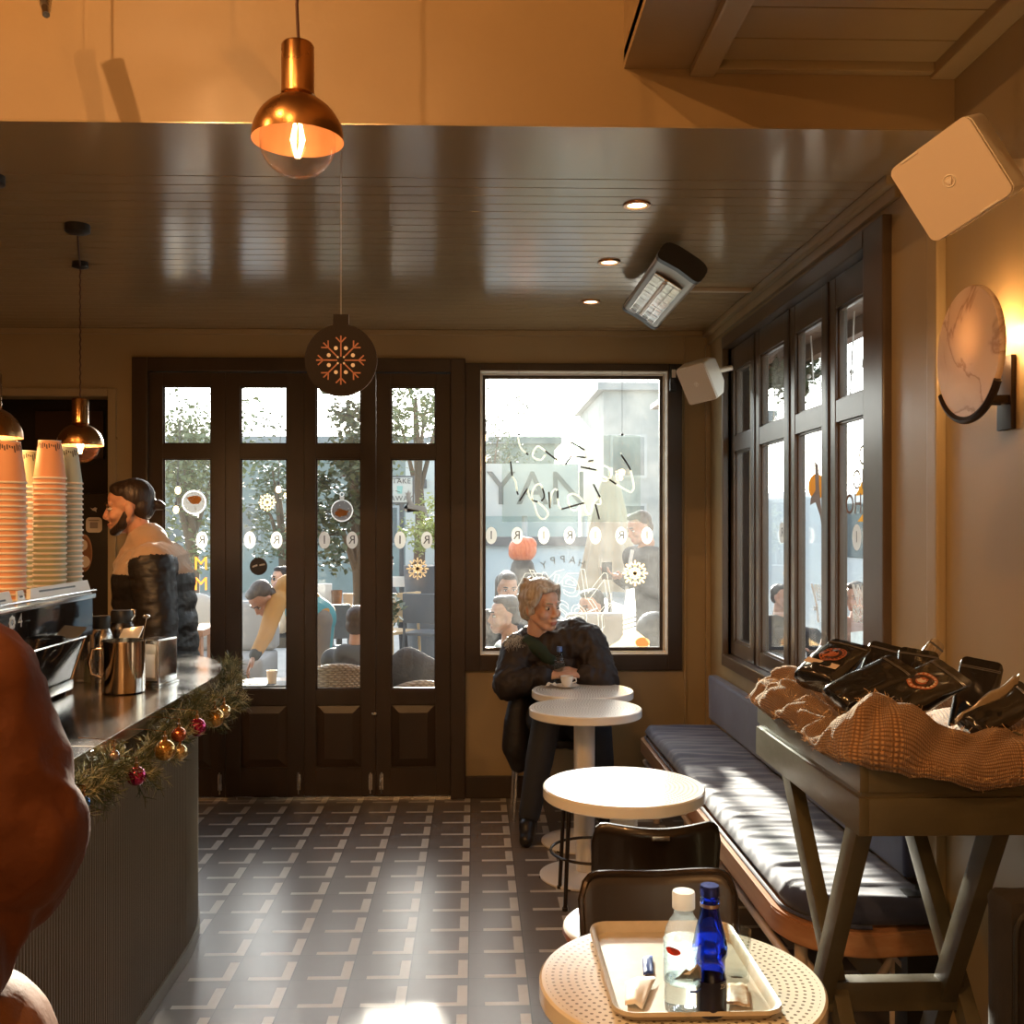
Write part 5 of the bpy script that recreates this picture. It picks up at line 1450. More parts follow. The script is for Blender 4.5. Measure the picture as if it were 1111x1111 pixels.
bm = B(); lathe(bm, [(r*.60, h*.93), (r*.60, h*.985), (r*.55, h*1.005), (0, h*1.005)], p, 40); obj('crown_cap', bm, mk('blue_cap', (.03, .05, .32), .25, .7), t)
bm = B(); sleeve(r+.0006, h*.02, h*.29); lo = obj('dark_label', bm, mk('navy_label', (.006, .008, .03), .35), t, label='dark navy label')
bm = B(); me = text_mesh('ZEA', .010, depth=.0006)
for v in me.vertices:
    a = -pi/2+.75+v.co.x/(r+.001); v.co = p+V(((r+.0012)*cos(a), (r+.0012)*sin(a), h*.255+v.co.y))
bm.from_mesh(me); obj('lettering', bm, WHITEP, lo, smooth=False)
# glass behind, paper scrap, napkin, wrapper
q = WZ(798, 1062, ZB); p = V((q.x, q.y, ZB)); t = thing('tumbler', 'clear tumbler on the tray half hidden behind the blue bottle', 'glass', p)
bm = B(); r = .027; lathe(bm, [(0, 0), (r*.86, 0), (r, .086), (r-.002, .086), (r*.86-.003, .010), (0, .010)], p, 36); obj('glass', bm, THING, t)
def sheet(name, label, cat, pts, m, bend=.004, nu=8, nv=8):
    bm = B(); a, b, c, d = pts
    def f(u, v): 
        q = a.lerp(b, u).lerp(d.lerp(c, u), v); return q+UP*(.0012+bend*(NZ.noise(V((u*2.3+a.x*9, v*2.1, 1)))+.5)*(.3+u*(1-u)*3))
    grid(bm, nu, nv, f); o = tag(obj(name, bm, m), label, cat); solidify(o, .0008); return o
zz = ZB+.0005
sheet('paper_packet', 'small torn brown and white sugar packet on the tray right of the bottles', 'packet', [WZ(790, 1068, zz), WZ(811, 1070, zz), WZ(814, 1094, zz), WZ(788, 1090, zz)], mk('packet_paper', (.62, .44, .28), .6, vary=(60, (.75, .66, .55))))
sheet('napkin', 'white paper napkin lying on the left of the tray', 'napkin', [WZ(678, 1066, zz), WZ(712, 1062, zz), WZ(697, 1096, zz), WZ(678, 1092, zz)], NAPM, .010)
o = sheet('wrapper', 'small blue wrapper on the tray beside the water bottle', 'wrapper', [WZ(697, 1040, zz), WZ(708, 1038, zz), WZ(709, 1057, zz), WZ(698, 1059, zz)], BLUEP, .004)

# ================================================================ things on the far table
p = W(615, 745, 4.985); p = V((p.x, p.y, ZT))
CHINA = mk('white_china', (.80, .77, .70), .25)
t = thing('saucer', 'white saucer under the coffee cup on the far table', 'saucer', p)
bm = B(); lathe(bm, [(0, .0), (.03, .0), (.058, .010), (.059, .012), (.03, .004), (0, .004)], p, 40); obj('plate', bm, CHINA, t)
t = thing('coffee_cup', 'small white coffee cup on a saucer in front of the seated woman', 'cup', p+V((0, 0, .005)))
bm = B(); lathe(bm, [(0, .005), (.018, .005), (.026, .020), (.031, .045), (.032, .056), (.030, .056), (.028, .03), (0, .012)], p, 36); obj('cup', bm, CHINA, t)
bm = B(); tube(bm, [p+V((.029, -.004, .047)), p+V((.044, -.008, .046)), p+V((.046, -.008, .030)), p+V((.027, -.004, .022))], .0035, 8); obj('handle', bm, CHINA, t)
q = W(598, 745, 4.99); q.z = ZT; sheetp = [q+V((-.032, -.02, 0)), q+V((.03, -.03, 0)), q+V((.034, .02, 0)), q+V((-.02, .03, 0))]
sheet('napkin', 'crumpled white napkin beside the coffee cup on the far table', 'napkin', sheetp, NAPM, .03, 14, 14)
p = W(610, 735, T1.y+.03); p = V((p.x, 5.105, ZT)); t = thing('water_bottle', 'small clear water bottle with blue cap held between the woman\'s hands', 'bottle', p)
h = W(610, 701.5, p.y).z-ZT; r = .028
bm = B(); lathe(bm, [(0, 0), (r*.9, 0), (r, .008), (r, h*.50), (r*.92, h*.62), (r*.6, h*.76), (r*.48, h*.82), (r*.45, h*.88)], p, 32); obj('bottle', bm, PET, t)
bm = B(); lathe(bm, [(0, .006), (r*.93, .006), (r*.93, h*.6), (0, h*.6)], p, 24); obj('water', bm, WATER, t)
bm = B(); lathe(bm, [(r*.5, h*.87), (r*.5, h*.985), (r*.46, h), (0, h)], p, 24); obj('cap', bm, mk('blue_screw_cap', (.08, .16, .42), .4), t, label='blue cap')
# ================================================================ people
SKIN = mk('skin_warm', (.50, .27, .17), .45, sub=.15, vary=(25, (.44, .22, .14)))
SKIN2 = mk('skin_pale', (.58, .36, .26), .45, sub=.15, vary=(25, (.52, .29, .20)))
LIPS = mk('lips', (.40, .16, .12), .4); EYEW = mk('eye_white', (.62, .58, .54), .2); IRIS = mk('iris', (.03, .018, .012), .1)
def hairm(n, c, c2): return mk('hair_'+n, c, .42, vary=(60, c2), bump=(90, .8, .006), stretch=(1, 1, .25))
HDARK = hairm('dark', (.018, .011, .008), (.035, .020, .012)); HBROWN = hairm('brown', (.055, .030, .017), (.085, .05, .028)); HGREY = hairm('greying', (.31, .25, .19), (.52, .46, .39))

def hframe(f, up=UP):
    f = V(f).normalized(); r = f.cross(up).normalized(); u = r.cross(f).normalized(); return r, f, u
class Head:
    def __init__(s, c, f, up=UP, k=1.0):
        s.c = V(c); s.r, s.f, s.u = hframe(f, up); s.k = k
        s.R = MX((s.r, s.f, s.u)).transposed()
    def p(s, x, y, z): return s.c + (s.r*x+s.f*y+s.u*z)*s.k
    def loc(s, q): d = q-s.c; return V((d.dot(s.r), d.dot(s.f), d.dot(s.u)))/s.k
    def e(s, bm, x, y, z, rx, ry, rz, mi=0): ball(bm, s.p(x, y, z), (rx*s.k, ry*s.k, rz*s.k), 18, 12, s.R, mi)
    def seg(s, bm, a, ra, b, rb): cap_seg(bm, s.p(*a), ra*s.k, s.p(*b), rb*s.k)
    def flesh(s, bm, fem=False):
        s.e(bm, 0, -.012, .035, .073, .093, .083); s.e(bm, 0, .030, -.025, .056, .058, .085)
        s.e(bm, 0, .040, .045, .055, .045, .045)
        s.e(bm, 0, .062, -.092, .027, .024, .020)
        for k in (-1, 1):
            s.seg(bm, (k*.052, .0, -.045), .022, (k*.020, .056, -.090), .018)
            s.seg(bm, (k*.012, .084, .021), .010, (k*.040, .070, .022), .011)      # brow
            s.e(bm, k*.040, .058, -.030, .024, .024, .024)                          # cheek
            s.e(bm, k*.012, .096, -.038, .0085, .011, .008)                         # nostril
            s.e(bm, k*.074, -.012, -.012, .009, .019, .031)                         # ear
        s.seg(bm, (0, .084, .010), .0085, (0, .1035, -.030), .0115)                  # nose
        s.e(bm, 0, .082, -.062, .026, .014, .010); s.e(bm, 0, .0895, -.066, .021, .008, .0055); s.e(bm, 0, .0865, -.0765, .018, .009, .006)
        s.seg(bm, (0, -.025, -.06), .050, (0, -.035, -.13), .050)
    def eyes(s, bm):
        for k in (-1, 1):
            s.e(bm, k*.0315, .0735, .001, .0120, .0125, .0075, 1); s.e(bm, k*.0315, .0802, .0005, .0072, .0062, .0068, 2)
            s.seg_m(bm, (k*.014, .093, .024), (k*.048, .080, .027), .0042, 3)
            s.seg_m(bm, (k*.018, .083, .0095), (k*.046, .0765, .0085), .0026, 3)
    def seg_m(s, bm, a, b, r, mi): tube(bm, [s.p(*a), (s.p(*a)+s.p(*b))/2+s.f*.003*s.k+s.u*.003*s.k, s.p(*b)], r*s.k, 8, mi=mi)
    def paint(s):
        def f(q):
            l = s.loc(q)
            if abs(l.x) < .019 and l.y > .086 and -.080 < l.z < -.0615: return 4
            return 0
        return f

def hand(bm, wr, d, n, side, curl=.6, k=1.0, spread=.15):
    """wr wrist, d finger direction, n palm normal, side +1/-1 picks the thumb side"""
    d = V(d).normalized(); n = V(n); n = (n-d*n.dot(d)).normalized(); l = d.cross(n)*side
    wr = V(wr); R = MX((l, d, n)).transposed()
    ball(bm, wr+d*.045*k, (.040*k, .050*k, .0155*k), 16, 10, R)
    cap_seg(bm, wr-d*.01*k, .024*k, wr+d*.03*k, .022*k)
    for off, L, r in ((.030, .070, .0085), (.0105, .079, .0088), (-.0105, .074, .0085), (-.030, .058, .0076)):
        b = wr+d*.085*k+l*off*k; cap_seg(bm, wr+d*.05*k+l*off*.8*k, .011*k, b, .0098*k)
        dd = (d+l*off*spread*8).normalized(); p = b
        for j, fr in enumerate((.45, .32, .23)):
            a = curl*(j+.55)*.8; v = (dd*cos(a)+n*sin(a)).normalized(); q = p+v*L*fr*k
            cap_seg(bm, p, (r-.0006*j)*k, q, (r-.0006*(j+1))*k); p = q
    b = wr+d*.018*k+l*.026*k; v = (l*.75+d*.6+n*.35*(1+curl)).normalized(); m = b+v*.038*k; v2 = (d*.8+l*.25+n*.55*curl).normalized()
    cap_seg(bm, b, .0135*k, m, .0115*k); cap_seg(bm, m, .011*k, m+v2*.030*k, .0085*k)

class Pose(dict):
    __getattr__ = dict.get
def torso(bm, J, t=0.0, low=True, k=1.0, collar=True):
    sl, sr, ch, be, pe = J.shL, J.shR, J.chest, J.belly, J.pelvis
    rv = (sr-sl).normalized(); uv = (ch-pe).normalized(); fv = uv.cross(rv).normalized() if False else rv.cross(uv).normalized()
    R = MX((rv, rv.cross(uv).normalized(), uv)).transposed()
    wd = (sr-sl).length
    cap_seg(bm, sl.lerp(sr, .12), (.062+t)*k, sl.lerp(sr, .88), (.062+t)*k)
    ball(bm, ch, (wd*.46+t, .112*k+t, .155*k), 22, 14, R); ball(bm, ch.lerp(J.neck, .45), (wd*.36+t, .085*k+t, .10*k), 20, 12, R)
    ball(bm, be, (wd*.40+t, .108*k+t, .15*k), 22, 14, R)
    if low: ball(bm, pe, (wd*.43+t, .118*k+t, .12*k), 22, 14, R)
    return R
def arm(bm, J, S, t=0.0, k=1.0, to=1.0):
    sh, el, wr = J['sh'+S], J['el'+S], J['wr'+S]
    cap_seg(bm, sh, (.056+t)*k, el, (.042+t*.9)*k); cap_seg(bm, el, (.042+t*.9)*k, el.lerp(wr, to), (.031+t*.7)*k)
def leg(bm, J, S, t=0.0, k=1.0, to=1.0):
    hp, kn, an = J['hip'+S], J['kn'+S], J['an'+S]
    cap_seg(bm, hp, (.088+t)*k, kn, (.060+t)*k); cap_seg(bm, kn, (.058+t)*k, kn.lerp(an, .45), (.056+t)*k); cap_seg(bm, kn.lerp(an, .45), (.054+t)*k, kn.lerp(an, to), (.040+t)*k)
def shoe(name, J, S, m, parent, k=1.0):
    an, to = J['an'+S], J['toe'+S]; bm = B(); d = (to-an); d.z = 0; d.normalize()
    cap_seg(bm, an, .047*k, V((an.x, an.y, an.z-.03)), .045*k); cap_seg(bm, an-d*.03*k+V((0, 0, -.045)), .040*k, to-d*.04*k, .036*k); cap_seg(bm, an+d*.04*k-UP*.015, .042*k, to-d*.05*k, .034*k)
    for v in bm.verts: pass
    me = blob_mesh(bm, .008, 5)
    zmin = min(an.z-.078, to.z-.03)
    for v in me.vertices: v.co.z = max(v.co.z, zmin)
    return finish(name, me, m, parent, True, True, 180)

def person(label, J, base, look, body_vox=.008, cloth_vox=.011, extra_flesh=None, hands=True):
    """J joints in world space; look: materials and options"""
    t = thing('person', label, 'person', base)
    H = J.head
    bm = B(); H.flesh(bm)
    cap_seg(bm, H.p(0, -.03, -.10), .050*H.k, J.neck, .058)
    torso(bm, J)
    for S in 'LR':
        if J['wr'+S] is not None:
            arm(bm, J, S)
            if hands:
                o = J['hand'+S] or {}
                d = o.get('d', (J['wr'+S]-J['el'+S]).normalized()); n = o.get('n', V((0, 0, -1)))
                hand(bm, J['wr'+S], d, n, o.get('side', 1), o.get('curl', .6), o.get('k', 1.0))
        if J['an'+S] is not None: leg(bm, J, S)
    sk = look.get('skin', SKIN)
    blob('body', bm, [sk, EYEW, IRIS, look['hair'], look.get('lips', LIPS)], t, body_vox, 3, extra=lambda b: H.eyes(b), paint=H.paint())
    tk = look.get('thick', .016)
    bm = B(); torso(bm, J, tk, low=not look.get('short'))
    for S in 'LR':
        if J['wr'+S] is not None: arm(bm, J, S, tk, to=look.get('sleeve', .92))
    if look.get('collar'):
        a = J.neck; cap_seg(bm, a-UP*.03, .075+tk, a+(H.p(0, -.03, -.13)-a)*look['collar'], .068+tk*.5)
    if look.get('jacket_extra'): look['jacket_extra'](bm, J)
    blob(look.get('top_name', 'jacket'), bm, look['top'] if isinstance(look['top'], list) else [look['top']], t, cloth_vox, 4, paint=look.get('top_paint'), disp=look.get('disp'))
    if J.anL is not None or J.anR is not None:
        bm = B(); torso_low = J.pelvis; rv = (J.shR-J.shL).normalized()
        cap_seg(bm, J.hipL, .105, J.hipR, .105); cap_seg(bm, J.pelvis, .115, J.belly.lerp(J.pelvis, .6), .11)
        for S in 'LR':
            if J['an'+S] is not None: leg(bm, J, S, .014, to=.93)
        blob('trousers', bm, look.get('trousers', DENIM), t, cloth_vox, 4)
        for S in 'LR':
            if J['an'+S] is not None: shoe('shoe', J, S, look.get('shoes', SHOE), t)
    if look.get('hair_fn'):
        bm = B(); look['hair_fn'](bm, H); blob('hair', bm, look['hair'], t, look.get('hair_vox', .007), 2, disp=look.get('hair_disp'))
    return t
DENIM = mk('dark_denim', (.030, .032, .038), .75, bump=(300, .2, .002)); SHOE = mk('black_leather', (.014, .012, .011), .35)
PUFFER = mk('black_puffer', (.014, .012, .012), .42, bump=(7, .4, .02), stretch=(1, 1, 3))

def hair_short(bm, H):
    H.e(bm, 0, -.030, .052, .079, .086, .078); H.e(bm, 0, -.055, .0, .072, .055, .07); H.e(bm, 0, .020, .098, .058, .056, .030)
def hair_back(bm, H):       # pulled back with a bun
    H.e(bm, 0, .012, .088, .064, .064, .034); H.e(bm, 0, -.008, .070, .0765, .080, .055)
    H.e(bm, 0, -.028, .050, .078, .088, .080); H.e(bm, 0, -.058, .0, .070, .052, .065); H.e(bm, 0, -.125, .0, .022, .024, .024); H.seg(bm, (0, -.10, .005), .022, (0, -.12, .0), .014)
    H.e(bm, 0, -.142, -.008, .014, .014, .018)
def hair_fluffy(bm, H):
    H.e(bm, 0, -.034, .052, .084, .094, .080); H.e(bm, 0, -.060, .0, .080, .058, .085); H.e(bm, 0, -.006, .092, .066, .074, .046)
    rg = random.Random(4)
    for k in range(40):
        a = rg.uniform(0, 2*pi); z = rg.uniform(-.06, .12); rr = .076*sqrt(max(.1, 1-((z-.03)/.12)**2))
        x, y = rr*cos(a), rr*sin(a)*1.1-.034
        if y > .02 and z < .09: continue
        H.e(bm, x, y, z, .018, .018, .022)
    for k in (-1, 1): H.seg(bm, (k*.052, .050, .095), .016, (k*.076, .030, .020), .013)
    H.seg(bm, (-.030, .070, .098), .013, (.040, .066, .086), .012)

# ---------------------------------------------------------------- the woman at the window table
yh = 5.20
hc = W(588, 658, yh)
H = Head(hc, V((.60, -.78, -.06)), (V((0, 0, 1))+V((-.05, 0, 0))).normalized(), 1.06)
J = Pose(head=H, neck=W(592, 692, 5.27), shL=W(638, 696, 5.22), shR=W(563, 706, 5.28), chest=W(600, 728, 5.30), belly=W(598, 770, 5.36), pelvis=V((.42, 5.42, .52)),
         elL=W(656, 739, 5.12), wrL=W(634, 733, 5.10), elR=W(550, 744, 5.16), wrR=W(594, 734, 5.10),
         handL=dict(d=V((-.95, -.05, .28)), n=V((.0, .35, -.9)), side=-1, curl=.75), handR=dict(d=V((.95, -.12, .28)), n=V((.0, .35, -.9)), side=1, curl=.75),
         hipL=V((.50, 5.38, .50)), knL=V((.62, 5.10, .52)), anL=V((.66, 5.16, .10)), toeL=V((.67, 5.04, .035)),
         hipR=V((.34, 5.38, .50)), knR=W(594, 776, 4.97), anR=W(573, 893, 4.93), toeR=W(570, 911, 4.80))
J['anR'].z = .10; J['toeR'].z = .035
def wjacket(bm, J):
    a = J.neck
    cap_seg(bm, J.shR+V((.02, -.02, .03)), .055, a+V((-.02, -.06, -.06)), .05); cap_seg(bm, J.shL+V((-.02, -.02, .03)), .06, a+V((.04, -.05, -.05)), .055)
    cap_seg(bm, a+V((.05, .04, .0)), .075, J.shL+V((-.06, .03, .05)), .065); cap_seg(bm, a+V((.09, -.06, .03)), .035, a+V((.13, -.03, .04)), .04); cap_seg(bm, a+V((-.09, .02, -.01)), .06, a+V((.06, .07, .03)), .06)
    cap_seg(bm, J.belly+V((-.12, 0, -.1)), .10, J.belly+V((.14, 0, -.1)), .10)
WJ = mk('dark_brown_jacket', (.018, .012, .010), .62, bump=(14, .5, .015))
t = person('seated person with short greying hair and dark jacket, hands clasped on the far table', J, (.4, 5.3, 0),
       dict(skin=SKIN2, hair=HGREY, hair_fn=hair_fluffy, hair_vox=.006, hair_disp=[((40, 40, 14), .004), ((110, 110, 40), .002)], top=WJ, thick=.030, jacket_extra=wjacket, trousers=DENIM, sleeve=.90, disp=[((22, 22, 12), .010), ((45, 45, 30), .004)]), body_vox=.0045, cloth_vox=.009)
t['label'] = 'seated person with short greying hair and dark jacket, hands clasped on the far table'
bm = B(); chain(bm, [(J.neck+V((-.09, -.05, -.02)), .045), (J.neck+V((-.03, -.07, -.05)), .05), (J.neck+V((.02, -.085, -.10)), .04)]); chain(bm, [(J.neck+V((-.10, .0, .0)), .04), (J.neck+V((-.04, -.03, .02)), .04), (J.neck+V((.03, -.01, .01)), .04)])
blob('scarf', bm, mk('dark_green_scarf', (.015, .032, .020), .8), t, .008, 3)
bm = B(); rg = random.Random(8); a = W(556, 696, 5.20)
for k in range(260):
    d = V((rg.gauss(0, 1), rg.gauss(0, 1), rg.gauss(0, 1))).normalized(); p = a+V((rg.uniform(-.03, .05), rg.uniform(-.03, .02), rg.uniform(-.03, .03))); tube(bm, [p, p+d*.015, p+d*rg.uniform(.02, .03)+V((0, 0, -.004))], .0007, 3)
o = obj('fur_trim', bm, mk('grey_fur', (.42, .38, .31), .8), t, recalc=False); o['kind'] = 'stuff'
bm = B(); c0 = J['elR'].lerp(J['wrR'], .42); dd = (J['wrR']-J['elR']).normalized(); cap_seg(bm, c0-dd*.022, .056, c0+dd*.03, .050); blob('cuff', bm, mk('white_cuff', (.66, .64, .60), .6, bump=(30, .6, .006)), t, .007, 3, label='white turned cuff patch')
# her chair and the dark coat hanging from it
t = thing('cafe_chair', 'thin legged chair the seated person by the window sits on', 'chair', (.40, 5.42, 0))
bm = B(); box(bm, .20, .62, 5.24, 5.62, .395, .425, .012, 3); obj('seat', bm, BRONZE, t)
for x, y in ((.225, 5.27), (.595, 5.27), (.225, 5.60), (.595, 5.60)):
    bm = B(); cyl(bm, (x, y, .40), (x+(.02 if x > .4 else -.02), y, 0), .010, n=12); obj('leg', bm, CHROME, t)
bm = B(); tube(bm, [(.215, 5.62, .42), (.21, 5.645, .80), (.60, 5.645, .80), (.605, 5.62, .42)], .011, 10); box(bm, .22, .59, 5.635, 5.65, .60, .78, .006); obj('backrest', bm, WOODR, t)
bm = B()
p0 = W(563, 760, 5.22); chain(bm, [(p0, .055), (p0+V((-.01, .01, -.12)), .07), (p0+V((-.015, .01, -.24)), .075), (p0+V((0, .02, -.33)), .05)]); chain(bm, [(p0+V((.04, .05, .0)), .05), (p0+V((.05, .05, -.2)), .06)])
me = blob_mesh(bm, .011, 4); o = finish('coat', me, PUFFER, None, True, True, 180); tag(o, 'dark padded coat hanging down beside the seated person\'s chair', 'coat')

# ---------------------------------------------------------------- barista
yb2 = 4.78
hc = W(140, 551, yb2)
H = Head(hc, V((-.97, -.16, -.10)), UP, 1.06)
J = Pose(head=H, neck=W(160, 594, yb2+.01), shL=V((W(178, 615, yb2).x, yb2-.18, W(178, 613, yb2).z)), shR=V((W(168, 615, yb2).x, yb2+.20, W(178, 613, yb2).z)),
         chest=W(160, 632, yb2), belly=W(163, 690, yb2), pelvis=W(166, 745, yb2))
J['elL'] = W(172, 690, yb2-.24); J['wrL'] = W(128, 712, yb2-.20); J['elR'] = W(160, 690, yb2+.25); J['wrR'] = W(120, 705, yb2+.18)
px_ = J.pelvis.x
for S, yy in (('L', yb2-.10), ('R', yb2+.10)):
    J['hip'+S] = V((px_, yy, J.pelvis.z-.03)); J['kn'+S] = V((px_-.03, yy, .50)); J['an'+S] = V((px_, yy, .09)); J['toe'+S] = V((px_-.16, yy, .03))
J['handL'] = dict(n=V((0, 0, -1)), side=1, curl=.5); J['handR'] = dict(n=V((0, 0, -1)), side=-1, curl=.5)
YOKE = mk('beige_fleece', (.40, .28, .19), .8, bump=(120, .3, .003), sheen=.3)
zy = W(150, 621, yb2).z
def bar_paint(q):
    d = (J.elL-J.shL); L = d.length; d = d/L; h = (q-J.shL).dot(d); r = (q-J.shL-d*h).length
    if h > -.035 and r < .125 and q.y < J.shL.y+.06 and q.x > J.shL.x-.085: return 0
    return 1 if q.z > zy else 0
def puff(bm, J):
    for k in range(6):
        f = k/5; c = J.chest.lerp(J.pelvis, f*.95); ball(bm, c+V((.03, 0, .0)), (.185, .20, .14), 24, 12)
    for S in 'L':
        for k in range(4): c = J['sh'+S].lerp(J['el'+S], .12+k*.25); ball(bm, c, (.088, .086, .060), 18, 10)
    chain(bm, [(J.neck+V((.03, 0, -.05)), .105), (J.neck+V((-.0, 0, .02)), .092)])
    cap_seg(bm, J.neck+V((-.10, 0, -.09)), .055, J.neck+V((-.03, -.02, .03)), .05)
t = person('person with a small hair bun and black and beige puffer behind the counter', J, (px_, yb2, 0),
       dict(hair=HDARK, hair_fn=hair_back, top=[PUFFER, YOKE], top_paint=bar_paint, thick=.045, jacket_extra=puff, sleeve=.93, trousers=DENIM, disp=[((5, 5, 15), .006), ((30, 30, 40), .003)]), body_vox=.005, cloth_vox=.010)
bm = B()
for k in (-1, 1):
    H.seg(bm, (k*.060, .004, -.030), .018, (k*.046, .030, -.075), .022); H.seg(bm, (k*.046, .030, -.075), .022, (k*.018, .064, -.096), .020)
H.e(bm, 0, .070, -.098, .026, .022, .020); H.seg(bm, (-.024, .088, -.056), .0055, (.024, .088, -.056), .0055)
blob('beard', bm, HDARK, t, .005, 2)
bm = B(); c = W(170, 611, yb2-.25); c.y = J.shL.y-.115; c = W(140.5, 611, yb2-.205)
tube(bm, [c+V((.014*cos(a), 0, .014*sin(a)-.004)) for a in [pi*k/8 for k in range(9)]], .003, 6); obj('chest_logo', bm, mk('logo_white', (.62, .55, .47), .6), t, label='pale arched chest emblem')

# ---------------------------------------------------------------- customer in the brown jacket (near left)
J = Pose(head=Head(V((-.80, 1.16, 1.60)), V((-.6, .8, -.1)), UP, 1.0), neck=V((-.775, 1.11, 1.44)))
J['shR'] = W(-40, 757, 1.18); rv_ = V((.87, .5, 0)); J['shL'] = J.shR-rv_*.36; C_ = (J.shR+J.shL)/2
J['chest'] = V((C_.x, C_.y, 1.24)); J['belly'] = V((C_.x+.01, C_.y, 1.10)); J['pelvis'] = V((C_.x+.03, C_.y+.01, .97))
J['elR'] = W(10, 912, 1.16); J['wrR'] = W(-18, 985, 1.24); J['elL'] = J.shL+V((-.02, .10, -.26)); J['wrL'] = V((-.90, 1.34, 1.04))
J['handR'] = dict(d=V((-.6, .7, -.3)), n=V((-.5, -.3, -.8)), side=-1, curl=.6); J['handL'] = dict(n=V((0, 0, -1)), side=1, curl=.5)
for S, (x, y) in (('R', (-.575, 1.15)), ('L', (-.80, 1.02))):
    J['hip'+S] = V((x, y, .93)); J['kn'+S] = V((x+.015, y+.03, .50)); J['an'+S] = V((x, y, .09)); J['toe'+S] = V((x-.08, y+.14, .03))
BROWNJ = mk('rust_brown_canvas', (.088, .026, .008), .78, vary=(9, (.115, .036, .012)), bump=(22, .45, .010), spec=.3)
TANT = mk('tan_trousers', (.22, .09, .032), .75, bump=(40, .3, .006))
def brown(bm, J):
    chain(bm, [(J.neck+V((.0, -.01, -.02)), .085), (J.shR+V((-.02, 0, .0)), .072)])
    # full sleeve with folds
    s, e, w_ = J.shR, J.elR, J.wrR
    for k in range(7):
        f = k/6; c = s.lerp(e, f); ball(bm, c+V((.006*(k % 2), -.005, 0)), (.073-.003*f, .075, .054), 18, 10)
    cap_seg(bm, e+V((.004, 0, .01)), .069, e.lerp(w_, .45), .062); cap_seg(bm, e.lerp(w_, .45), .062, e.lerp(w_, .9), .046)
    ball(bm, J.pelvis+V((0.02, -.01, .09)), (.18, .165, .10), 24, 14); cap_seg(bm, e.lerp(w_, .5), .070, J.pelvis+V((.10, -.0, .10)), .080); ball(bm, J.belly, (.175, .16, .15), 24, 14)
t = person('person in a rust brown jacket and tan trousers standing close at the left edge', J, (-.74, 1.09, 0),
       dict(hair=HBROWN, hair_fn=hair_short, top=BROWNJ, short=True, thick=.030, jacket_extra=brown, trousers=TANT, collar=.7, disp=[((9, 9, 6), .010), ((26, 26, 14), .006), ((60, 60, 40), .0015)]), body_vox=.009, cloth_vox=.0085)
# ================================================================ the terrace and street outside
YO = YB+TH
PAVE = mk('pale_paving', (.50, .47, .43), .7, vary=(3, (.42, .40, .36)), bump=(20, .2, .004))
bm = B(); box(bm, -30, 30, YO, 60, -.05, -.002); box(bm, XR+TH, 30, -3, YO, -.05, -.002); structure('ground', bm, PAVE)
STUC = mk('pale_stucco', (.30, .32, .31), .8, vary=(2, (.24, .26, .25)), bump=(30, .2, .01)); STUC2 = mk('grey_green_stucco', (.24, .29, .27), .8, vary=(2, (.20, .24, .22)))
ROOFM = mk('grey_roof', (.26, .28, .28), .7)
def house(label, x0, x1, y, d, h, m, rows=1, cols=5):
    t = thing('building', label, 'building', ((x0+x1)/2, y+d/2, 0), 'buildings across the street')
    bm = B(); box(bm, x0, x1, y, y+d, 0, h); obj('wall', bm, m, t, smooth=False)
    bm = B(); box(bm, x0-.15, x1+.15, y-.2, y+d+.1, h, h+.16); obj('roof', bm, ROOFM, t, smooth=False)
    for r in range(rows):
        for c in range(cols):
            x = x0+(x1-x0)*(c+.5)/cols; z = 1.1+r*1.5
            if z+.9 > h: continue
            bm = B(); box(bm, x-.4, x+.4, y-.03, y+.02, z, z+.95); w = obj('window', bm, mk('shutter', (.30, .33, .33), .5), t, smooth=False)
            bm = B(); box(bm, x-.34, x+.34, y-.035, y-.03, z+.06, z+.89); obj('pane', bm, mk('dark_pane', (.10, .13, .14), .1), w, smooth=False)
    return t
house('long low pale building with a flat grey roof across the street', -9.5, 1.9, 24, 5, 3.5, STUC2, 1, 7)
house('taller grey building at the right end of the street', 2.8, 5.0, 22, 5, 4.5, STUC, 2, 2)
house('pale block far left behind the trees', -16, -10, 26, 5, 4.4, STUC, 2, 3)
# market kiosk with big lettering
t = thing('kiosk', 'white kiosk with big dark fascia lettering and pale blue counter', 'kiosk', (.6, 14.6, 0))
KW = mk('kiosk_white', (.50, .53, .52), .6); KB = mk('kiosk_pale_blue', (.42, .52, .56), .6); KD = mk('kiosk_dark', (.09, .10, .11), .5)
a, b = W(500, 503, 14), W(628, 560, 14)
bm = B(); box(bm, a.x, b.x, 14, 14.12, b.z, a.z); fs = obj('fascia', bm, KW, t, smooth=False)
Mk = frame_mx(V(((a.x+b.x)/2+.06, 13.99, (a.z+b.z)/2)), V((1, 0, 0)), UP, V((0, -1, 0)))
bm = B(); text_into(bm, 'EYAN', .66, Mk, mirror=False, depth=.01, spacing=1.05); obj('lettering', bm, mk('kiosk_letters', (.10, .12, .12), .6), fs, smooth=False, label='big dark letters')
c, d = W(500, 592, 13.9), W(640, 650, 13.9)
bm = B(); box(bm, c.x, d.x, 13.8, 14.4, 0, c.z); obj('counter_front', bm, KB, t, smooth=False)
bm = B(); box(bm, c.x, d.x, 13.7, 14.5, c.z, c.z+.12); obj('worktop', bm, KD, t, smooth=False)
bm = B(); box(bm, c.x, d.x, 15.4, 15.5, 0, a.z); obj('back_wall', bm, mk('kiosk_back', (.30, .38, .38), .6), t, smooth=False)
for x in (c.x+.05, (c.x+d.x)/2, d.x-.05):
    bm = B(); cyl(bm, (x, 14.1, c.z), (x, 14.1, b.z), .04, n=12); obj('post', bm, KW, t)
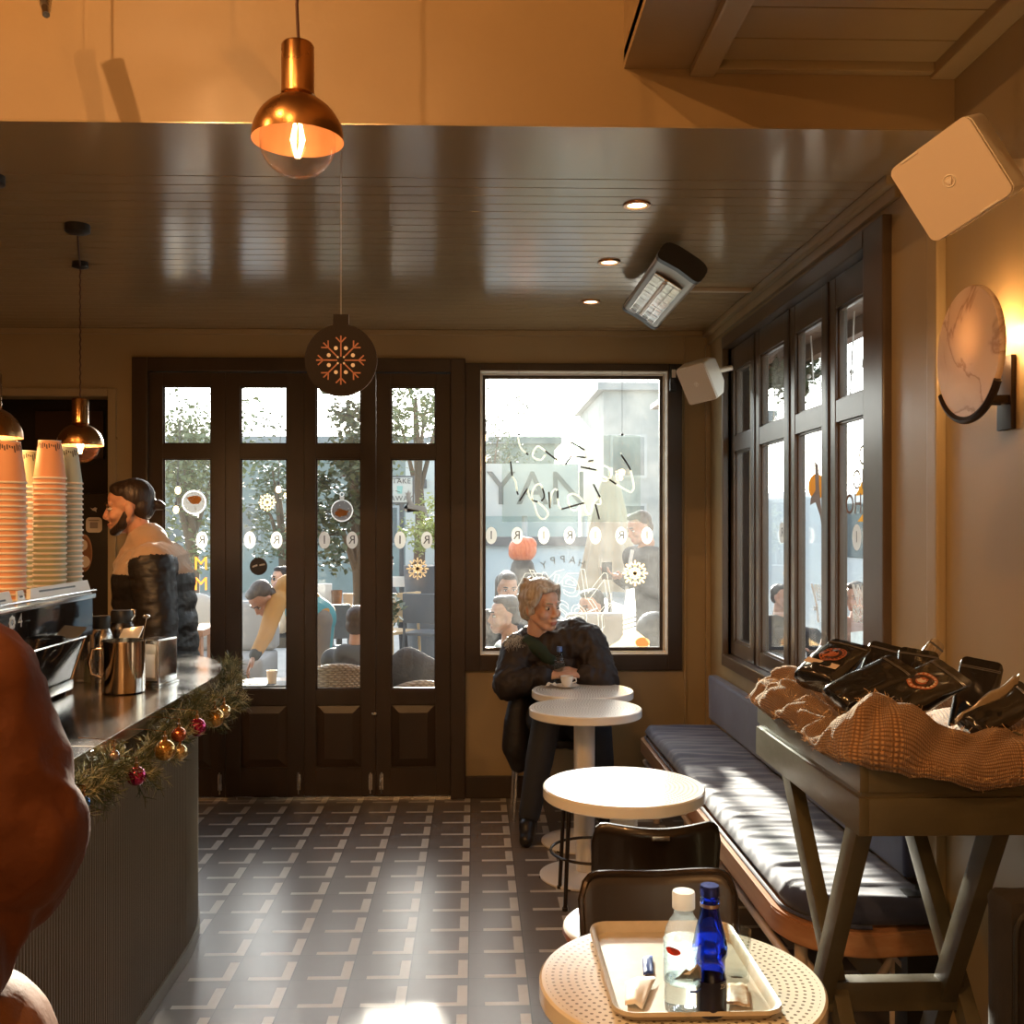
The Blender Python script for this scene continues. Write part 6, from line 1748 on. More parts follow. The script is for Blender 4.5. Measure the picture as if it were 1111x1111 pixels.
# take away sign board and white hut beyond pane 4
t = thing('hut', 'white hut with a dark hatch beyond the fourth door leaf', 'kiosk', (-.7, 16.5, 0))
a, b = W(440, 500, 16), W(480, 548, 16)
bm = B(); box(bm, a.x, b.x, 16, 17.2, 0, a.z); obj('wall', bm, KW, t, smooth=False)
c = W(456, 525, 15.97); bm = B(); box(bm, c.x-.10, c.x+.10, 15.95, 16.0, c.z-.07, c.z+.07); obj('hatch', bm, KD, t, smooth=False)
t = thing('sign_board', 'white take away sign board with dark frame outside the fourth door leaf', 'sign', W(436, 532, 12))
a, b = W(424, 518, 12), W(447.5, 545, 12)
bm = B(); box(bm, a.x-.02, b.x+.02, 12, 12.05, b.z-.02, a.z+.02); obj('frame', bm, KD, t, smooth=False)
bm = B(); box(bm, a.x, b.x, 11.985, 12.0, b.z, a.z); bd = obj('board', bm, KW, t, smooth=False)
bm = B()
for k, s_ in enumerate(('TAKE', 'AWAY')):
    text_into(bm, s_, .085, frame_mx(V(((a.x+b.x)/2, 11.98, a.z-.045-.205*k)), V((1, 0, 0)), UP, V((0, -1, 0))), depth=.004, spacing=1.1)
obj('lettering', bm, KD, bd, smooth=False)
bm = B(); q = V(((a.x+b.x)/2-.02, 11.98, (a.z+b.z)/2)); prism(bm, [(-.035, .045), (.035, .045), (.026, -.045), (-.026, -.045)], frame_mx(q, V((1, 0, 0)), UP, V((0, -1, 0))), .006); obj('cup_picture', bm, mk('sign_teal', (.25, .48, .46), .6), bd, smooth=False)
bm = B(); cyl(bm, ((a.x+b.x)/2, 12.03, 0), ((a.x+b.x)/2, 12.03, b.z), .03, n=10); obj('post', bm, KD, t)

# trees, bush: foliage of separate leaves
LEAF = mk('olive_leaves', (.115, .155, .065), .5, vary=(9, (.20, .24, .11))); LEAF2 = mk('dark_leaves', (.070, .100, .050), .5, vary=(9, (.12, .15, .075))); LEAF3 = mk('yellow_green_leaves', (.30, .36, .10), .5, vary=(9, (.40, .42, .15)))
BARK = mk('bark', (.12, .09, .06), .85, bump=(30, .6, .01))
def tree(name, label, x, y, zc, rx, rz, n, m, seed, cat='tree', leaf=.07, trunk=True):
    rg = random.Random(seed); t = thing(name, label, cat, (x, y, 0), 'trees on the terrace' if cat == 'tree' else None)
    bm = B(); cl = [(V((x+rg.gauss(0, .45)*rx, y+rg.gauss(0, .45)*rx, zc+rg.gauss(0, .45)*rz)), rg.uniform(.22, .42)*rx) for _ in range(26)]
    for k in range(n):
        c, r = cl[rg.randrange(len(cl))]
        p = c+V((rg.gauss(0, .6), rg.gauss(0, .6), rg.gauss(0, .6)))*r
        d = V((rg.uniform(-1, 1), rg.uniform(-1, 1), rg.uniform(-.8, .4))).normalized(); u = d.cross(V((rg.uniform(-1, 1), rg.uniform(-1, 1), 1))).normalized()
        L = leaf*rg.uniform(.6, 1.2); w = L*.32
        bm.faces.new([bm.verts.new(q) for q in (p, p+d*L*.5+u*w, p+d*L, p+d*L*.5-u*w)])
    f = obj('foliage', bm, m, t, smooth=False, recalc=False); f['kind'] = 'stuff'
    if trunk:
        bm = B(); tube(bm, [(x, y, 0), (x+.05, y, zc*.5), (x-.02, y, zc)], [.09, .07, .03], 10)
        for k in range(5):
            c, r = cl[k]; tube(bm, [(x+.02, y, zc*.6), (V((x, y, zc*.8))+c)/2, c], [.035, .02, .008], 6)
        obj('trunk', bm, BARK, t)
    return t
p = W(204, 508, 10.3); tree('tree', 'leafy green tree filling the first door leaf', p.x, 10.3, p.z+.1, .63, .86, 3600, LEAF, 1)
p = W(300, 535, 13); tree('tree', 'loose green tree at the right of the second door leaf', p.x+.05, 13, p.z, .45, .75, 1800, LEAF2, 2)
p = W(386, 525, 8.0); tree('tree', 'dense dark green tree behind the third door leaf', p.x, 8.0, p.z+.05, .30, .62, 3800, LEAF2, 3)
p = W(452, 445, 13); tree('tree', 'pale tree in the top pane of the fourth door leaf, crown thickened to block sun', p.x, 13, p.z+.15, .75, .80, 3600, LEAF, 6)  # twigs thickened into a crown that blocks sun through the fourth leaf
p = W(545, 500, 17); tree('tree', 'tree at the left behind the kiosk in the shop window', p.x-.2, 17, 2.7, .8, .6, 1500, LEAF2, 4)
p = W(463, 572, 11.4); tree('shrub', 'yellow green shrub outside the fourth door leaf', p.x, 11.4, p.z-.05, .26, .28, 1300, LEAF3, 5, cat='shrub', leaf=.05, trunk=False)
bm = B(); lathe(bm, [(0, 0), (.2, 0), (.26, 1.1), (.22, 1.1), (0, 1.05)], (p.x, 11.4, 0), 24); tag(obj('planter', bm, KD), 'dark planter pot under the yellow green shrub', 'planter')
# string light bulbs
BLB = mk('string_bulb', (1, .8, .5), .4, emit=((1, .70, .35), 6))
for px, py, y in ((193, 532, 7.6), (191, 553, 7.7), (302, 531, 8.2), (235, 470, 8), (527, 475, 9), (526, 498, 9.2)):
    p = W(px, py, y); t = thing('string_light', 'warm bulb outside at %s' % {193: 'the upper left of the first door leaf', 191: 'mid height of the first door leaf', 302: 'the right of the second door leaf', 235: 'the top right of the first door leaf', 527: 'the upper left of the shop window', 526: 'the left of the shop window, lower'}[px], 'light bulb', p, 'warm string light bulbs outside')
    bm = B(); ball(bm, p, (.022, .022, .03), 12, 8); obj('bulb', bm, BLB, t)
    bm = B(); cyl(bm, p+V((0, 0, .028)), p+V((0, 0, .06)), .012, n=10); tube(bm, [p+V((0, 0, .06)), p+V((.02, 0, .5)), p+V((.03, 0, .9))], .003, 5); obj('cable', bm, BLACK, t)

# sofa, cushion, wooden chair seen through the first two leaves
GREYC = mk('grey_cushion', (.34, .32, .30), .85, bump=(90, .2, .003)); WHC = mk('white_cushion', (.62, .60, .56), .85, bump=(60, .2, .004))
p = W(220, 660, 8.6); t = thing('sofa', 'pale grey terrace sofa seen through the first and second door leaves', 'sofa', (p.x+.5, 8.9, 0))
bm = B(); box(bm, p.x-.9, p.x+.5, 8.6, 9.3, .18, .42, .05, 3); obj('seat', bm, GREYC, t)
bm = B(); box(bm, p.x-.9, p.x+.5, 9.15, 9.4, .42, .86, .07, 3); obj('backrest', bm, GREYC, t)
bm = B(); box(bm, p.x-.85, p.x+.45, 8.65, 9.3, .04, .18, .01); obj('base', bm, WOODR, t)
c = W(215, 668, 8.55); bm = B(); ball(bm, c, (.20, .08, .20), 20, 14, MX.Rotation(.3, 3, 'X')); 
for v in bm.verts: v.co = v.co
tag(obj('pillow', bm, WHC), 'white pillow on the sofa behind the barista', 'pillow')
p = W(213, 686, 7.4); t = thing('wooden_armchair', 'orange brown wooden chair arm outside behind the counter end', 'chair', (p.x, 7.5, 0))
ORW = mk('orange_wood', (.36, .16, .07), .5, vary=(6, (.28, .12, .05)), stretch=(6, 1, 1))
bm = B(); box(bm, p.x-.10, p.x+.06, 7.35, 7.9, p.z-.03, p.z+.02, .008); obj('armrest', bm, ORW, t)
for yy in (7.38, 7.8):
    bm = B(); box(bm, p.x-.03, p.x+.04, yy, yy+.07, 0, p.z-.03, .006); obj('leg', bm, ORW, t)
bm = B(); box(bm, p.x-.65, p.x-.06, 7.35, 7.9, .34, .42, .02); obj('seat', bm, WHC, t)

# wicker chairs right outside the glass
def wicker():
    m, nt, out = nodes_of('woven_wicker'); k = NT(nt)
    p = nt.nodes.new('ShaderNodeBsdfPrincipled'); nt.links.new(p.outputs[0], out.inputs[0])
    g = nt.nodes.new('ShaderNodeTexCoord'); s = nt.nodes.new('ShaderNodeSeparateXYZ'); nt.links.new(g.outputs['Object'], s.inputs[0])
    r = k.m('FLOOR', k.m('MULTIPLY', s.outputs[2], 70)); ph = k.m('MULTIPLY', k.m('MODULO', r, 2), pi)
    w = k.m('SINE', k.m('ADD', k.m('MULTIPLY', k.m('ADD', s.outputs[0], s.outputs[1]), 170), ph)); w = k.m('MULTIPLY_ADD', w, .5, .5)
    v = k.m('ABSOLUTE', k.m('SINE', k.m('MULTIPLY', s.outputs[2], 70*pi))); h = k.m('MULTIPLY', w, v)
    cr = nt.nodes.new('ShaderNodeValToRGB'); cr.color_ramp.elements[0].color = rgb((.26, .175, .10)); cr.color_ramp.elements[1].color = rgb((.50, .36, .23)); cr.color_ramp.elements[1].position = .6
    nt.links.new(h, cr.inputs[0]); nt.links.new(cr.outputs[0], p.inputs['Base Color']); p.inputs['Roughness'].default_value = .6
    b = nt.nodes.new('ShaderNodeBump'); b.inputs['Distance'].default_value = .008; nt.links.new(h, b.inputs['Height']); nt.links.new(b.outputs[0], p.inputs['Normal'])
    return m
WICK = wicker()
def wicker_chair(label, x, y, zt_, wd=.62):
    t = thing('wicker_chair', label, 'chair', (x, y, 0), 'wicker chairs on the terrace')
    def f(u, v):
        a = pi*(1+u); rx, ry_ = wd/2, .30; dz = .12*sin(pi*u)**2
        return V((x+rx*cos(a)*(1+.06*v), y+.30+ry_*sin(a)*(1+.06*v), .14+(zt_-.12+dz*.9-.14)*v))
    bm = B(); grid(bm, 49, 24, f); o = obj('shell', bm, WICK, t); solidify(o, .03)
    bm = B(); tube(bm, [f(k/48, 1) for k in range(49)], .024, 8); obj('rim', bm, WICK, t)
    bm = B(); box(bm, x-wd/2+.04, x+wd/2-.04, y+.04, y+.58, .30, .42, .04, 3); obj('seat_cushion', bm, WHC, t)
    for sx, sy in ((-.24, .1), (.24, .1), (-.24, .52), (.24, .52)):
        bm = B(); cyl(bm, (x+sx, y+sy, 0), (x+sx, y+sy, .31), .02, n=10); obj('leg', bm, BLACK, t)
    return t
pw = W(372, 716, 6.25); wicker_chair('brown wicker chair back right behind the third door leaf', pw.x, 6.10, pw.z-.01, .50)
pw2 = W(455, 736, 6.25); wicker_chair('wicker chair behind the fourth door leaf under a dark coat', pw2.x+.03, 6.12, pw2.z, .48)
bm = B(); q = W(449, 716, 6.45)
chain(bm, [(q+V((-.13, .08, -.10)), .10), (q+V((-.04, .05, -.02)), .10), (q+V((.10, .08, -.10)), .10)]); chain(bm, [(q+V((0, .1, -.15)), .14), (q+V((0, .15, -.28)), .14)])
me = blob_mesh(bm, .014, 4); o = finish('coat', me, mk('dark_brown_fur', (.030, .020, .015), .8, bump=(60, .8, .01)), None, True, True, 180); tag(o, 'dark brown coat lying over the wicker chair behind the fourth door leaf', 'coat')

# bistro tables with cups
def bistro(label, x, y, r=.32, zt_=.74, low=False):
    t = thing('bistro_table', label, 'table', (x, y, 0), 'terrace tables')
    bm = B(); lathe(bm, [(0, zt_), (r, zt_), (r, zt_-.03), (0, zt_-.03)], (x, y, 0), 40); obj('tabletop', bm, mk('brown_table_top', (.30, .20, .13), .35, vary=(5, (.22, .14, .09))), t)
    bm = B(); lathe(bm, [(.03, zt_-.03), (.03, .45*zt_), (.045, .4*zt_), (.03, .35*zt_), (.035, .2), (.10, .10), (.16, .03), (.22, .02), (.22, 0), (0, 0)], (x, y, 0), 28); obj('pedestal', bm, mk('cast_iron', (.05, .042, .036), .5), t)
    return t
AMB = mk('amber_juice', (.62, .30, .06), .15); COF = mk('brown_glass', (.20, .10, .05), .1)
def cupo(name, label, x, y, z, r, h, m):
    bm = B(); lathe(bm, [(0, 0), (r*.8, 0), (r, h), (r*.9, h), (r*.72, .006), (0, .006)], (x, y, z), 20); return tag(obj(name, bm, m), label, 'cup' if name == 'paper_cup' else 'glass')
p = WZ(450, 645, .74); xt, yt = p.x, p.y; bistro('brown round terrace table with cast iron foot behind the fourth door leaf', xt, yt, .36)
cupo('juice_glass', 'glass of orange juice on the table behind the fourth door leaf', W(452, 640, yt).x, yt-.1, .74, .05, .14, AMB); cupo('juice_glass', 'second orange juice glass further right on the same terrace table', W(466, 640, yt).x, yt-.05, .74, .05, .13, AMB)
p = WZ(368, 660, .74); xt3, yt3 = p.x, p.y; bistro('brown round terrace table behind the third door leaf', xt3, yt3, .42)
cupo('paper_cup', 'tan paper cup on the table behind the third door leaf', W(379, 650, yt3).x, yt3-.1, .74, .05, .15, mk('tan_cup', (.52, .36, .22), .6)); cupo('iced_drink', 'tall brown iced drink on the terrace table', W(366, 650, yt3).x, yt3-.05, .74, .055, .18, COF); cupo('iced_drink', 'second brown iced drink left of the other on the terrace table', W(359, 652, yt3).x, yt3+.05, .74, .05, .17, COF)
bm = B(); q = W(349, 640, yt3); box(bm, q.x-.10, q.x+.10, yt3-.02, yt3+.01, .74, .74+.24, .004); o = tag(obj('menu_stand', bm, WHC), 'white framed menu stand on the terrace table', 'menu')
p = WZ(287, 743, .42); bistro('low wooden terrace table where the waiter reaches down', p.x, p.y+.02, .33, .42)
TT = V((p.x, p.y, .42)); bm = B(); prism(bm, rrect(.34, .22, .03), MX.Translation(TT+V((.03, -.02, .008))), .014); tag(obj('serving_tray', bm, KD), 'dark tray on the low terrace table under the waiter\'s hand', 'tray')
cupo('paper_cup', 'pale tan paper cup standing on the dark terrace tray', W(296, 735, TT.y).x, TT.y-.03, .436, .038, .09, mk('beige_cup', (.66, .50, .33), .6))
bm = B(); q = W(281, 740, TT.y); box(bm, q.x-.06, q.x+.05, TT.y-.09, TT.y+.01, .436, .440, .001); tag(obj('napkin', bm, NAPM), 'white napkin on the dark terrace tray', 'napkin')
# terrace chairs (dark, with slatted backs)
def tchair(label, x, y, rz, m):
    t = thing('terrace_chair', label, 'chair', (0, 0, 0), 'terrace chairs')
    bm = B(); box(bm, -.21, .21, -.21, .21, .43, .46, .012); obj('seat', bm, m, t)
    bm = B(); box(bm, -.21, .21, -.235, -.21, .56, .86, .012); obj('backrest', bm, m, t)
    for sx, sy in ((-1, -1), (1, -1), (-1, 1), (1, 1)):
        bm = B(); cyl(bm, (sx*.19, sy*.19, .86 if sy < 0 else .44), (sx*.215, sy*.23, 0), .014, n=8); obj('leg', bm, m, t)
    t.location = (x, y, 0); t.rotation_euler = (0, 0, rz); return t
tchair('dark chair in front of the terrace table behind the third door leaf', W(351, 690, 9.0).x, 9.05, .2, KD)
tchair('grey chair beside the terrace table behind the fourth door leaf', W(466, 690, 10.4).x, 10.45, -.3, KD)
tchair('light wooden chair leg side at the left of the fourth door leaf', W(424, 690, 10.6).x, 10.6, .9, mk('pine_chair', (.55, .36, .17), .5))
# grey padded seat and dark backpack low behind the right part of the shop window
t = thing('padded_bench', 'grey padded terrace seat low behind the new year lettering', 'bench', (.86, 6.75, 0))
bm = B(); box(bm, .58, 1.02, 6.55, 6.95, .40, .56, .05, 3); obj('seat', bm, GREYC, t)
bm = B(); box(bm, .58, 1.02, 6.42, 6.55, .40, .98, .05, 3); obj('backrest', bm, GREYC, t)
bm = B(); box(bm, .60, 1.00, 6.45, 6.92, 0.0, .40, .01); obj('base', bm, ORW, t)
bm = B(); q = V((1.16, 6.5, 0)); chain(bm, [(q+V((0, 0, .62)), .15), (q+V((0, 0, .86)), .13)]); chain(bm, [(q+V((0, .02, .50)), .14), (q+V((.02, .02, .70)), .16)])
o = finish('backpack', blob_mesh(bm, .013, 4), PUFFER, None, True, True, 180); tag(o, 'dark backpack at the lower right corner behind the shop window', 'bag')
bm = B(); box(bm, 1.04, 1.30, 6.36, 6.66, 0, .37, .01); tag(obj('side_table', bm, ORW), 'wooden box carrying the dark backpack outside the shop window', 'box')
# closed parasol and grey post right of the shop window
PY = 9.3; p = W(662, 600, PY); t = thing('parasol', 'closed cream parasol standing outside the shop window', 'parasol', (p.x, PY, 0))
bm = B()
def pf(u, v):
    r = (.06+.20*v**.7)*(1+.22*sin(u*2*pi*9)*v); return V((p.x+r*cos(2*pi*u), PY+r*sin(2*pi*u), 2.0-1.05*v))
grid(bm, 90, 16, pf, closeu=True); obj('canopy', bm, mk('cream_canvas', (.50, .44, .33), .8), t)
bm = B(); cyl(bm, (p.x, PY, 0), (p.x, PY, 2.08), .022, n=12); obj('pole', bm, STEEL, t)
bm = B(); lathe(bm, [(0, 0), (.26, 0), (.26, .06), (.05, .09), (0, .09)], (p.x, PY, 0), 28); obj('base', bm, KD, t)
# eave with lights outside the right windows
t = thing('canopy', 'brown timber canopy with hanging lights outside the right windows', 'canopy', (XR+.7, 5, 2.5))
EAV = mk('brown_timber', (.20, .115, .07), .6, vary=(5, (.15, .08, .05)))
bm = B(); box(bm, XR+TH, XR+.50, 2.6, 8.5, 2.52, 2.56); obj('roof_board', bm, EAV, t, smooth=False)
bm = B(); box(bm, XR+.46, XR+.52, 2.6, 8.5, 2.44, 2.56); obj('fascia', bm, EAV, t, smooth=False)
bm = B(); box(bm, XR+.40, XR+.50, 8.2, 8.30, 0, 2.52); obj('post', bm, EAV, t, smooth=False)
bm = B(); rg = random.Random(2)
for k in range(26):
    y = 3.0+k*.2; tube(bm, [(XR+.4, y, 2.52), (XR+.4+rg.uniform(-.03, .03), y+.03, 2.5-rg.uniform(.15, .4))], .004, 5); ball(bm, (XR+.4, y+.03, 2.35-rg.uniform(0, .2)), .012, 8, 6)
o = obj('icicle_lights', bm, mk('icicle_white', (.75, .72, .68), .4), t); o['kind'] = 'stuff'
t = tree('garland_bush', 'green hanging garland under the timber canopy outside the right windows', XR+.42, 5.6, 2.36, .16, .08, 900, LEAF2, 9, cat='garland', leaf=.05, trunk=False)
house('terracotta house side seen through the leftmost right-hand window leaf', 3.9, 4.6, 16, 3, 3.2, mk('terracotta', (.48, .28, .18), .8), 1, 2)
t = thing('van', 'pale blue van parked in the side street', 'van', (4.3, 9.5, 0))
VB = mk('van_blue', (.60, .68, .72), .35)
bm = B(); box(bm, 3.5, 5.3, 8.6, 12.2, .35, 1.95, .12, 3); obj('body', bm, VB, t)
for yy in (9.3, 11.5):
    bm = B(); cyl(bm, (3.48, yy, .33), (3.7, yy, .33), .33, n=28); obj('wheel', bm, BLACK, t)
bm = B(); box(bm, 3.49, 3.51, 8.9, 9.9, 1.25, 1.75, .02); obj('side_window', bm, mk('dark_pane2', (.10, .13, .14), .1), t)

# ---------------------------------------------------------------- people on the terrace
def sit(head, f, neck=None, w=.19, lean=(0, 0), seat=.45, face=None, k=1.0):
    """a seated pose below a head position, facing f"""
    f = V(f); g = V((f.x, f.y, 0)).normalized(); r = g.cross(UP)
    face = V(face) if face is not None else f
    H = Head(head, face, UP, k); nk = V(head)-g*.03-UP*.17
    ch = nk-UP*.20-g*.02; pe = V((nk.x-g.x*.12, nk.y-g.y*.12, seat+.08))
    J = Pose(head=H, neck=nk, chest=ch, belly=ch.lerp(pe, .5), pelvis=pe, shL=nk-r*w-UP*.07, shR=nk+r*w-UP*.07)
    for S, s in (('L', -1), ('R', 1)):
        J['el'+S] = J['sh'+S]+r*(s*.05)+g*.10-UP*.24; J['wr'+S] = J['el'+S]+g*.20-r*(s*.06)+UP*.03
        J['hip'+S] = pe+r*(s*.10)-UP*.03; J['kn'+S] = pe+r*(s*.13)+g*.42-UP*.02; J['an'+S] = V((J['kn'+S].x, J['kn'+S].y, .09)); J['toe'+S] = J['an'+S]+g*.14-UP*.06
        J['hand'+S] = dict(n=V((0, 0, -1)), side=-s, curl=.5)
    return J
BV = dict(body_vox=.011, cloth_vox=.014)
BLK = mk('black_jacket_cloth', (.020, .019, .020), .6, bump=(18, .3, .01)); TEALJ = mk('dark_teal_jacket', (.030, .045, .042), .6)
def L0_(top, hair, **k): d = dict(top=top, hair=hair, hair_fn=hair_short, trousers=DENIM); d.update(k); return d
h = W(548, 668, 6.35); J = sit(h, (-.9, -.15, -.02)); person('person in dark teal jacket in left profile close behind the shop window', J, (h.x, 6.4, 0), L0_(TEALJ, HDARK, skin=SKIN2), body_vox=.0075, cloth_vox=.012)
h = W(551, 638, 7.9); J = sit(h, (.15, -1, -.2)); person('person with dark fringe looking towards the cafe through the shop window', J, (h.x, 7.9, 0), L0_(BLK, HDARK), body_vox=.0085, cloth_vox=.013)
h = W(568, 602, 9.2); J = sit(h, (.3, .9, 0), seat=.62)
def bigbun(bm, H): hair_short(bm, H); H.e(bm, 0, -.03, .05, .13, .13, .12); H.e(bm, .06, -.02, .09, .07, .07, .07); H.e(bm, -.06, -.04, .02, .07, .07, .07)
person('person seen from behind with bushy orange red hair beyond the shop window', J, (h.x, 9.2, 0), L0_(BLK, hairm('orange', (.72, .15, .045), (.85, .24, .08)), hair_fn=bigbun, jacket_extra=lambda bm, J: chain(bm, [(J.neck-UP*.05, .14), (J.neck+UP*.05, .11)])), **BV)
h = W(641, 668, 7.2); J = sit(h+V((0, 0, .06)), (-.6, -.5, -.1)); person('person in red top seated behind the new year lettering', J, (h.x, 7.2, 0), L0_(mk('red_top', (.42, .035, .03), .7), HDARK), **BV)
# standing person looking down at a phone
h = W(694, 573, 8.0); f = V((-.85, -.30, -.30)); H = Head(h, f, UP, 1.05); nk = h+V((.04, .02, -.17)); r = V((f.x, f.y, 0)).normalized().cross(UP)
J = Pose(head=H, neck=nk, chest=nk+V((.02, 0, -.22)), belly=nk+V((.04, 0, -.42)), pelvis=nk+V((.04, 0, -.60)), shL=nk-r*.2-UP*.06, shR=nk+r*.2-UP*.06)
for S, s in (('L', -1), ('R', 1)):
    J['el'+S] = J['sh'+S]+V((.06, 0, -.28)); J['wr'+S] = W(672, 626, 7.9+.0)+r*(s*.05); J['hip'+S] = J.pelvis+r*(s*.09); J['kn'+S] = J.pelvis+r*(s*.10)+V((0, 0, -.43)); J['an'+S] = V((J['kn'+S].x, J['kn'+S].y, .09)); J['toe'+S] = J['an'+S]+V((-.13, -.05, -.06)); J['hand'+S] = dict(d=V((-.9, -.1, .25)), n=V((0, 0, 1)), side=s, curl=.7)
def coatx(bm, J): chain(bm, [(J.belly, .19), (J.pelvis+V((0.02, 0, -.1)), .21), (J.pelvis+V((.03, 0, -.35)), .23)])
tst = person('standing person in long dark coat looking down at the right of the shop window', J, (h.x, 8, 0), L0_(mk('dark_coat', (.045, .040, .040), .8), HBROWN, jacket_extra=coatx, thick=.03), body_vox=.0085, cloth_vox=.013)
bm = B(); tube(bm, [nk+V((-.11, -.10, .0)), nk+V((-.15, -.12, -.22)), nk+V((-.16, -.12, -.42))], .022, 8, flat=.5); obj('scarf', bm, WHC, tst, label='white hanging scarf')
q = J.wrL.lerp(J.wrR, .5)+V((-.10, -.02, .05)); bm = B(); box(bm, q.x-.04, q.x+.04, q.y-.004, q.y+.004, q.z-.07, q.z+.07, .003); tag(obj('phone', bm, BLACK), 'dark phone held by the standing person outside', 'phone')
# the waiter bending over the low table
h = W(285, 650, 7.35); H = Head(h, V((-.45, -.45, -.78)), V((-.25, -.3, .6)), 1.03)
nk = W(303, 638, 7.5); J = Pose(head=H, neck=nk, chest=W(318, 640, 7.62), belly=W(331, 655, 7.72), pelvis=W(345, 668, 7.8), shL=W(300, 654, 7.35), shR=W(314, 640, 7.75), elL=W(288, 690, 7.15), wrL=W(276, 712, 7.02), elR=W(322, 690, 7.8), wrR=W(318, 712, 7.6),
         handL=dict(d=V((-.4, -.1, -.9)), n=V((.9, 0, -.4)), side=1, curl=.4), handR=dict(d=V((-.3, -.1, -.9)), n=V((.9, 0, -.4)), side=1, curl=.4))
for S, s in (('L', -1), ('R', 1)):
    J['hip'+S] = J.pelvis+V((.02, s*.10, -.03)); J['kn'+S] = V((J.pelvis.x+.02, J.pelvis.y+s*.10, .48)); J['an'+S] = V((J.pelvis.x+.05, J.pelvis.y+s*.10, .09)); J['toe'+S] = J['an'+S]+V((-.14, -.02, -.06))
MUST = mk('mustard_sweatshirt', (.48, .235, .06), .8, bump=(60, .2, .004)); TEAL = mk('teal_apron', (.10, .30, .32), .7)
tw = person('waiter in mustard sweatshirt and teal apron bending over the low terrace table', J, (h.x, 7.5, 0), L0_(MUST, HBROWN, trousers=mk('grey_brown_trousers', (.20, .16, .13), .8), sleeve=.86), body_vox=.0075, cloth_vox=.011)
bm = B(); cap_seg(bm, J.belly+V((0, 0, -.05)), .155, J.pelvis+V((-.02, -.0, -.02)), .165); cap_seg(bm, J.pelvis+V((-.03, 0, -.02)), .165, J.pelvis+V((-.05, 0, -.32)), .15); blob('apron', bm, TEAL, tw, .013, 4)
bm = B(); cap_seg(bm, J.elL.lerp(J.wrL, .80), .043, J.elL.lerp(J.wrL, .97), .040); blob('cuff', bm, BLK, tw, .009, 3, label='black sleeve cuff')
# lounging person behind the third leaf, reader behind the fourth, sunglasses behind the second
h = W(390, 678, 6.72); J = sit(h, (.35, .9, -.1), seat=.36, w=.18); J['chest'] += V((.0, -.05, 0))
def hood(bm, J): chain(bm, [(J.neck+V((-.08, -.03, -.02)), .075), (J.neck+V((.06, -.06, -.03)), .08)])
person('person in dark hooded jacket sitting in the wicker chair behind the third door leaf', J, (h.x, 6.7, 0), L0_(mk('dark_hooded_jacket', (.040, .034, .030), .6, bump=(12, .4, .02)), HBROWN, jacket_extra=hood, thick=.03), body_vox=.009, cloth_vox=.013)
h = W(418, 612, yt+.15); J = sit(h, (.9, -.2, -.3)); person('person sitting at the left of the fourth leaf reading a paper', J, (h.x, yt, 0), L0_(mk('grey_jacket', (.16, .15, .15), .8), HDARK, skin=SKIN2), **BV)
p = W(437, 630, yt); bm = B(); box(bm, p.x-.10, p.x+.10, yt-.22, yt-.21, p.z-.06, p.z+.06, .001, M=None); tag(obj('paper', bm, NAPM), 'white paper held by the reader behind the fourth door leaf', 'paper')
h = W(305, 628, 10.4); J = sit(h, (-.8, -.45, 0)); tsg = person('person with dark glasses at the right edge of the second door leaf', J, (h.x, 10.4, 0), L0_(mk('cream_jacket', (.56, .46, .33), .8), HDARK, skin=SKIN2), **BV)
bm = B(); H = J.head
for k in (-1, 1): H.e(bm, k*.032, .088, .0, .024, .008, .017)
tube(bm, [H.p(-.03, .094, .003), H.p(.03, .094, .003)], .003, 6); obj('glasses', bm, BLACK, tsg)
h = W(928, 648, 8.2); J = sit(h, (-.6, -.6, -.1)); person('person in pale brown coat seen low through the rightmost window leaf', J, (h.x, 8.2, 0), L0_(mk('brown_coat', (.34, .19, .13), .8), HBROWN), **BV)
h = W(848, 648, 9.6); J = sit(h, (.5, -.7, 0)); person('person in dark clothes seen through the second right-hand window leaf', J, (h.x, 9.6, 0), L0_(BLK, HDARK), **BV)
# ================================================================ stickers and lettering on the glass, neon sign
WHS = mk('white_sticker', (.80, .80, .77), .5, tlu=.5); GRS = mk('grey_sticker', (.36, .36, .36), .5, tlu=.6); ORS = mk('orange_sticker', (.78, .42, .16), .5, tlu=.7); CRS = mk('cream_decal', (.84, .70, .50), .5, tlu=.75); DKS = mk('dark_decal', (.035, .03, .03), .5); INKS = mk('sticker_ink', (.10, .10, .10), .6); YEL = mk('yellow_decal', (.80, .46, .08), .5, tlu=.7); FILM = thin_glass('white_line_film', (.80, .84, .82), dust_glow=.35, dust_glow_col=(.85, .88, .86), dscale=3)
YD = DL0+.0185; YW = YB+.0615
Xv, Nv = V((1, 0, 0)), V((0, -1, 0))
def Mb(px, py, y): return frame_mx(W(px, py, y), Xv, UP, Nv)
def ell(rx, ry_, n=32): return [(rx*cos(2*pi*k/n), ry_*sin(2*pi*k/n)) for k in range(n)]
def circ_ring(bm, M, r0, r1, z, n=36):
    A = [bm.verts.new(M@V((r0*cos(2*pi*k/n), r0*sin(2*pi*k/n), z))) for k in range(n)]; C = [bm.verts.new(M@V((r1*cos(2*pi*k/n), r1*sin(2*pi*k/n), z))) for k in range(n)]
    skin_rings(bm, [A, C])
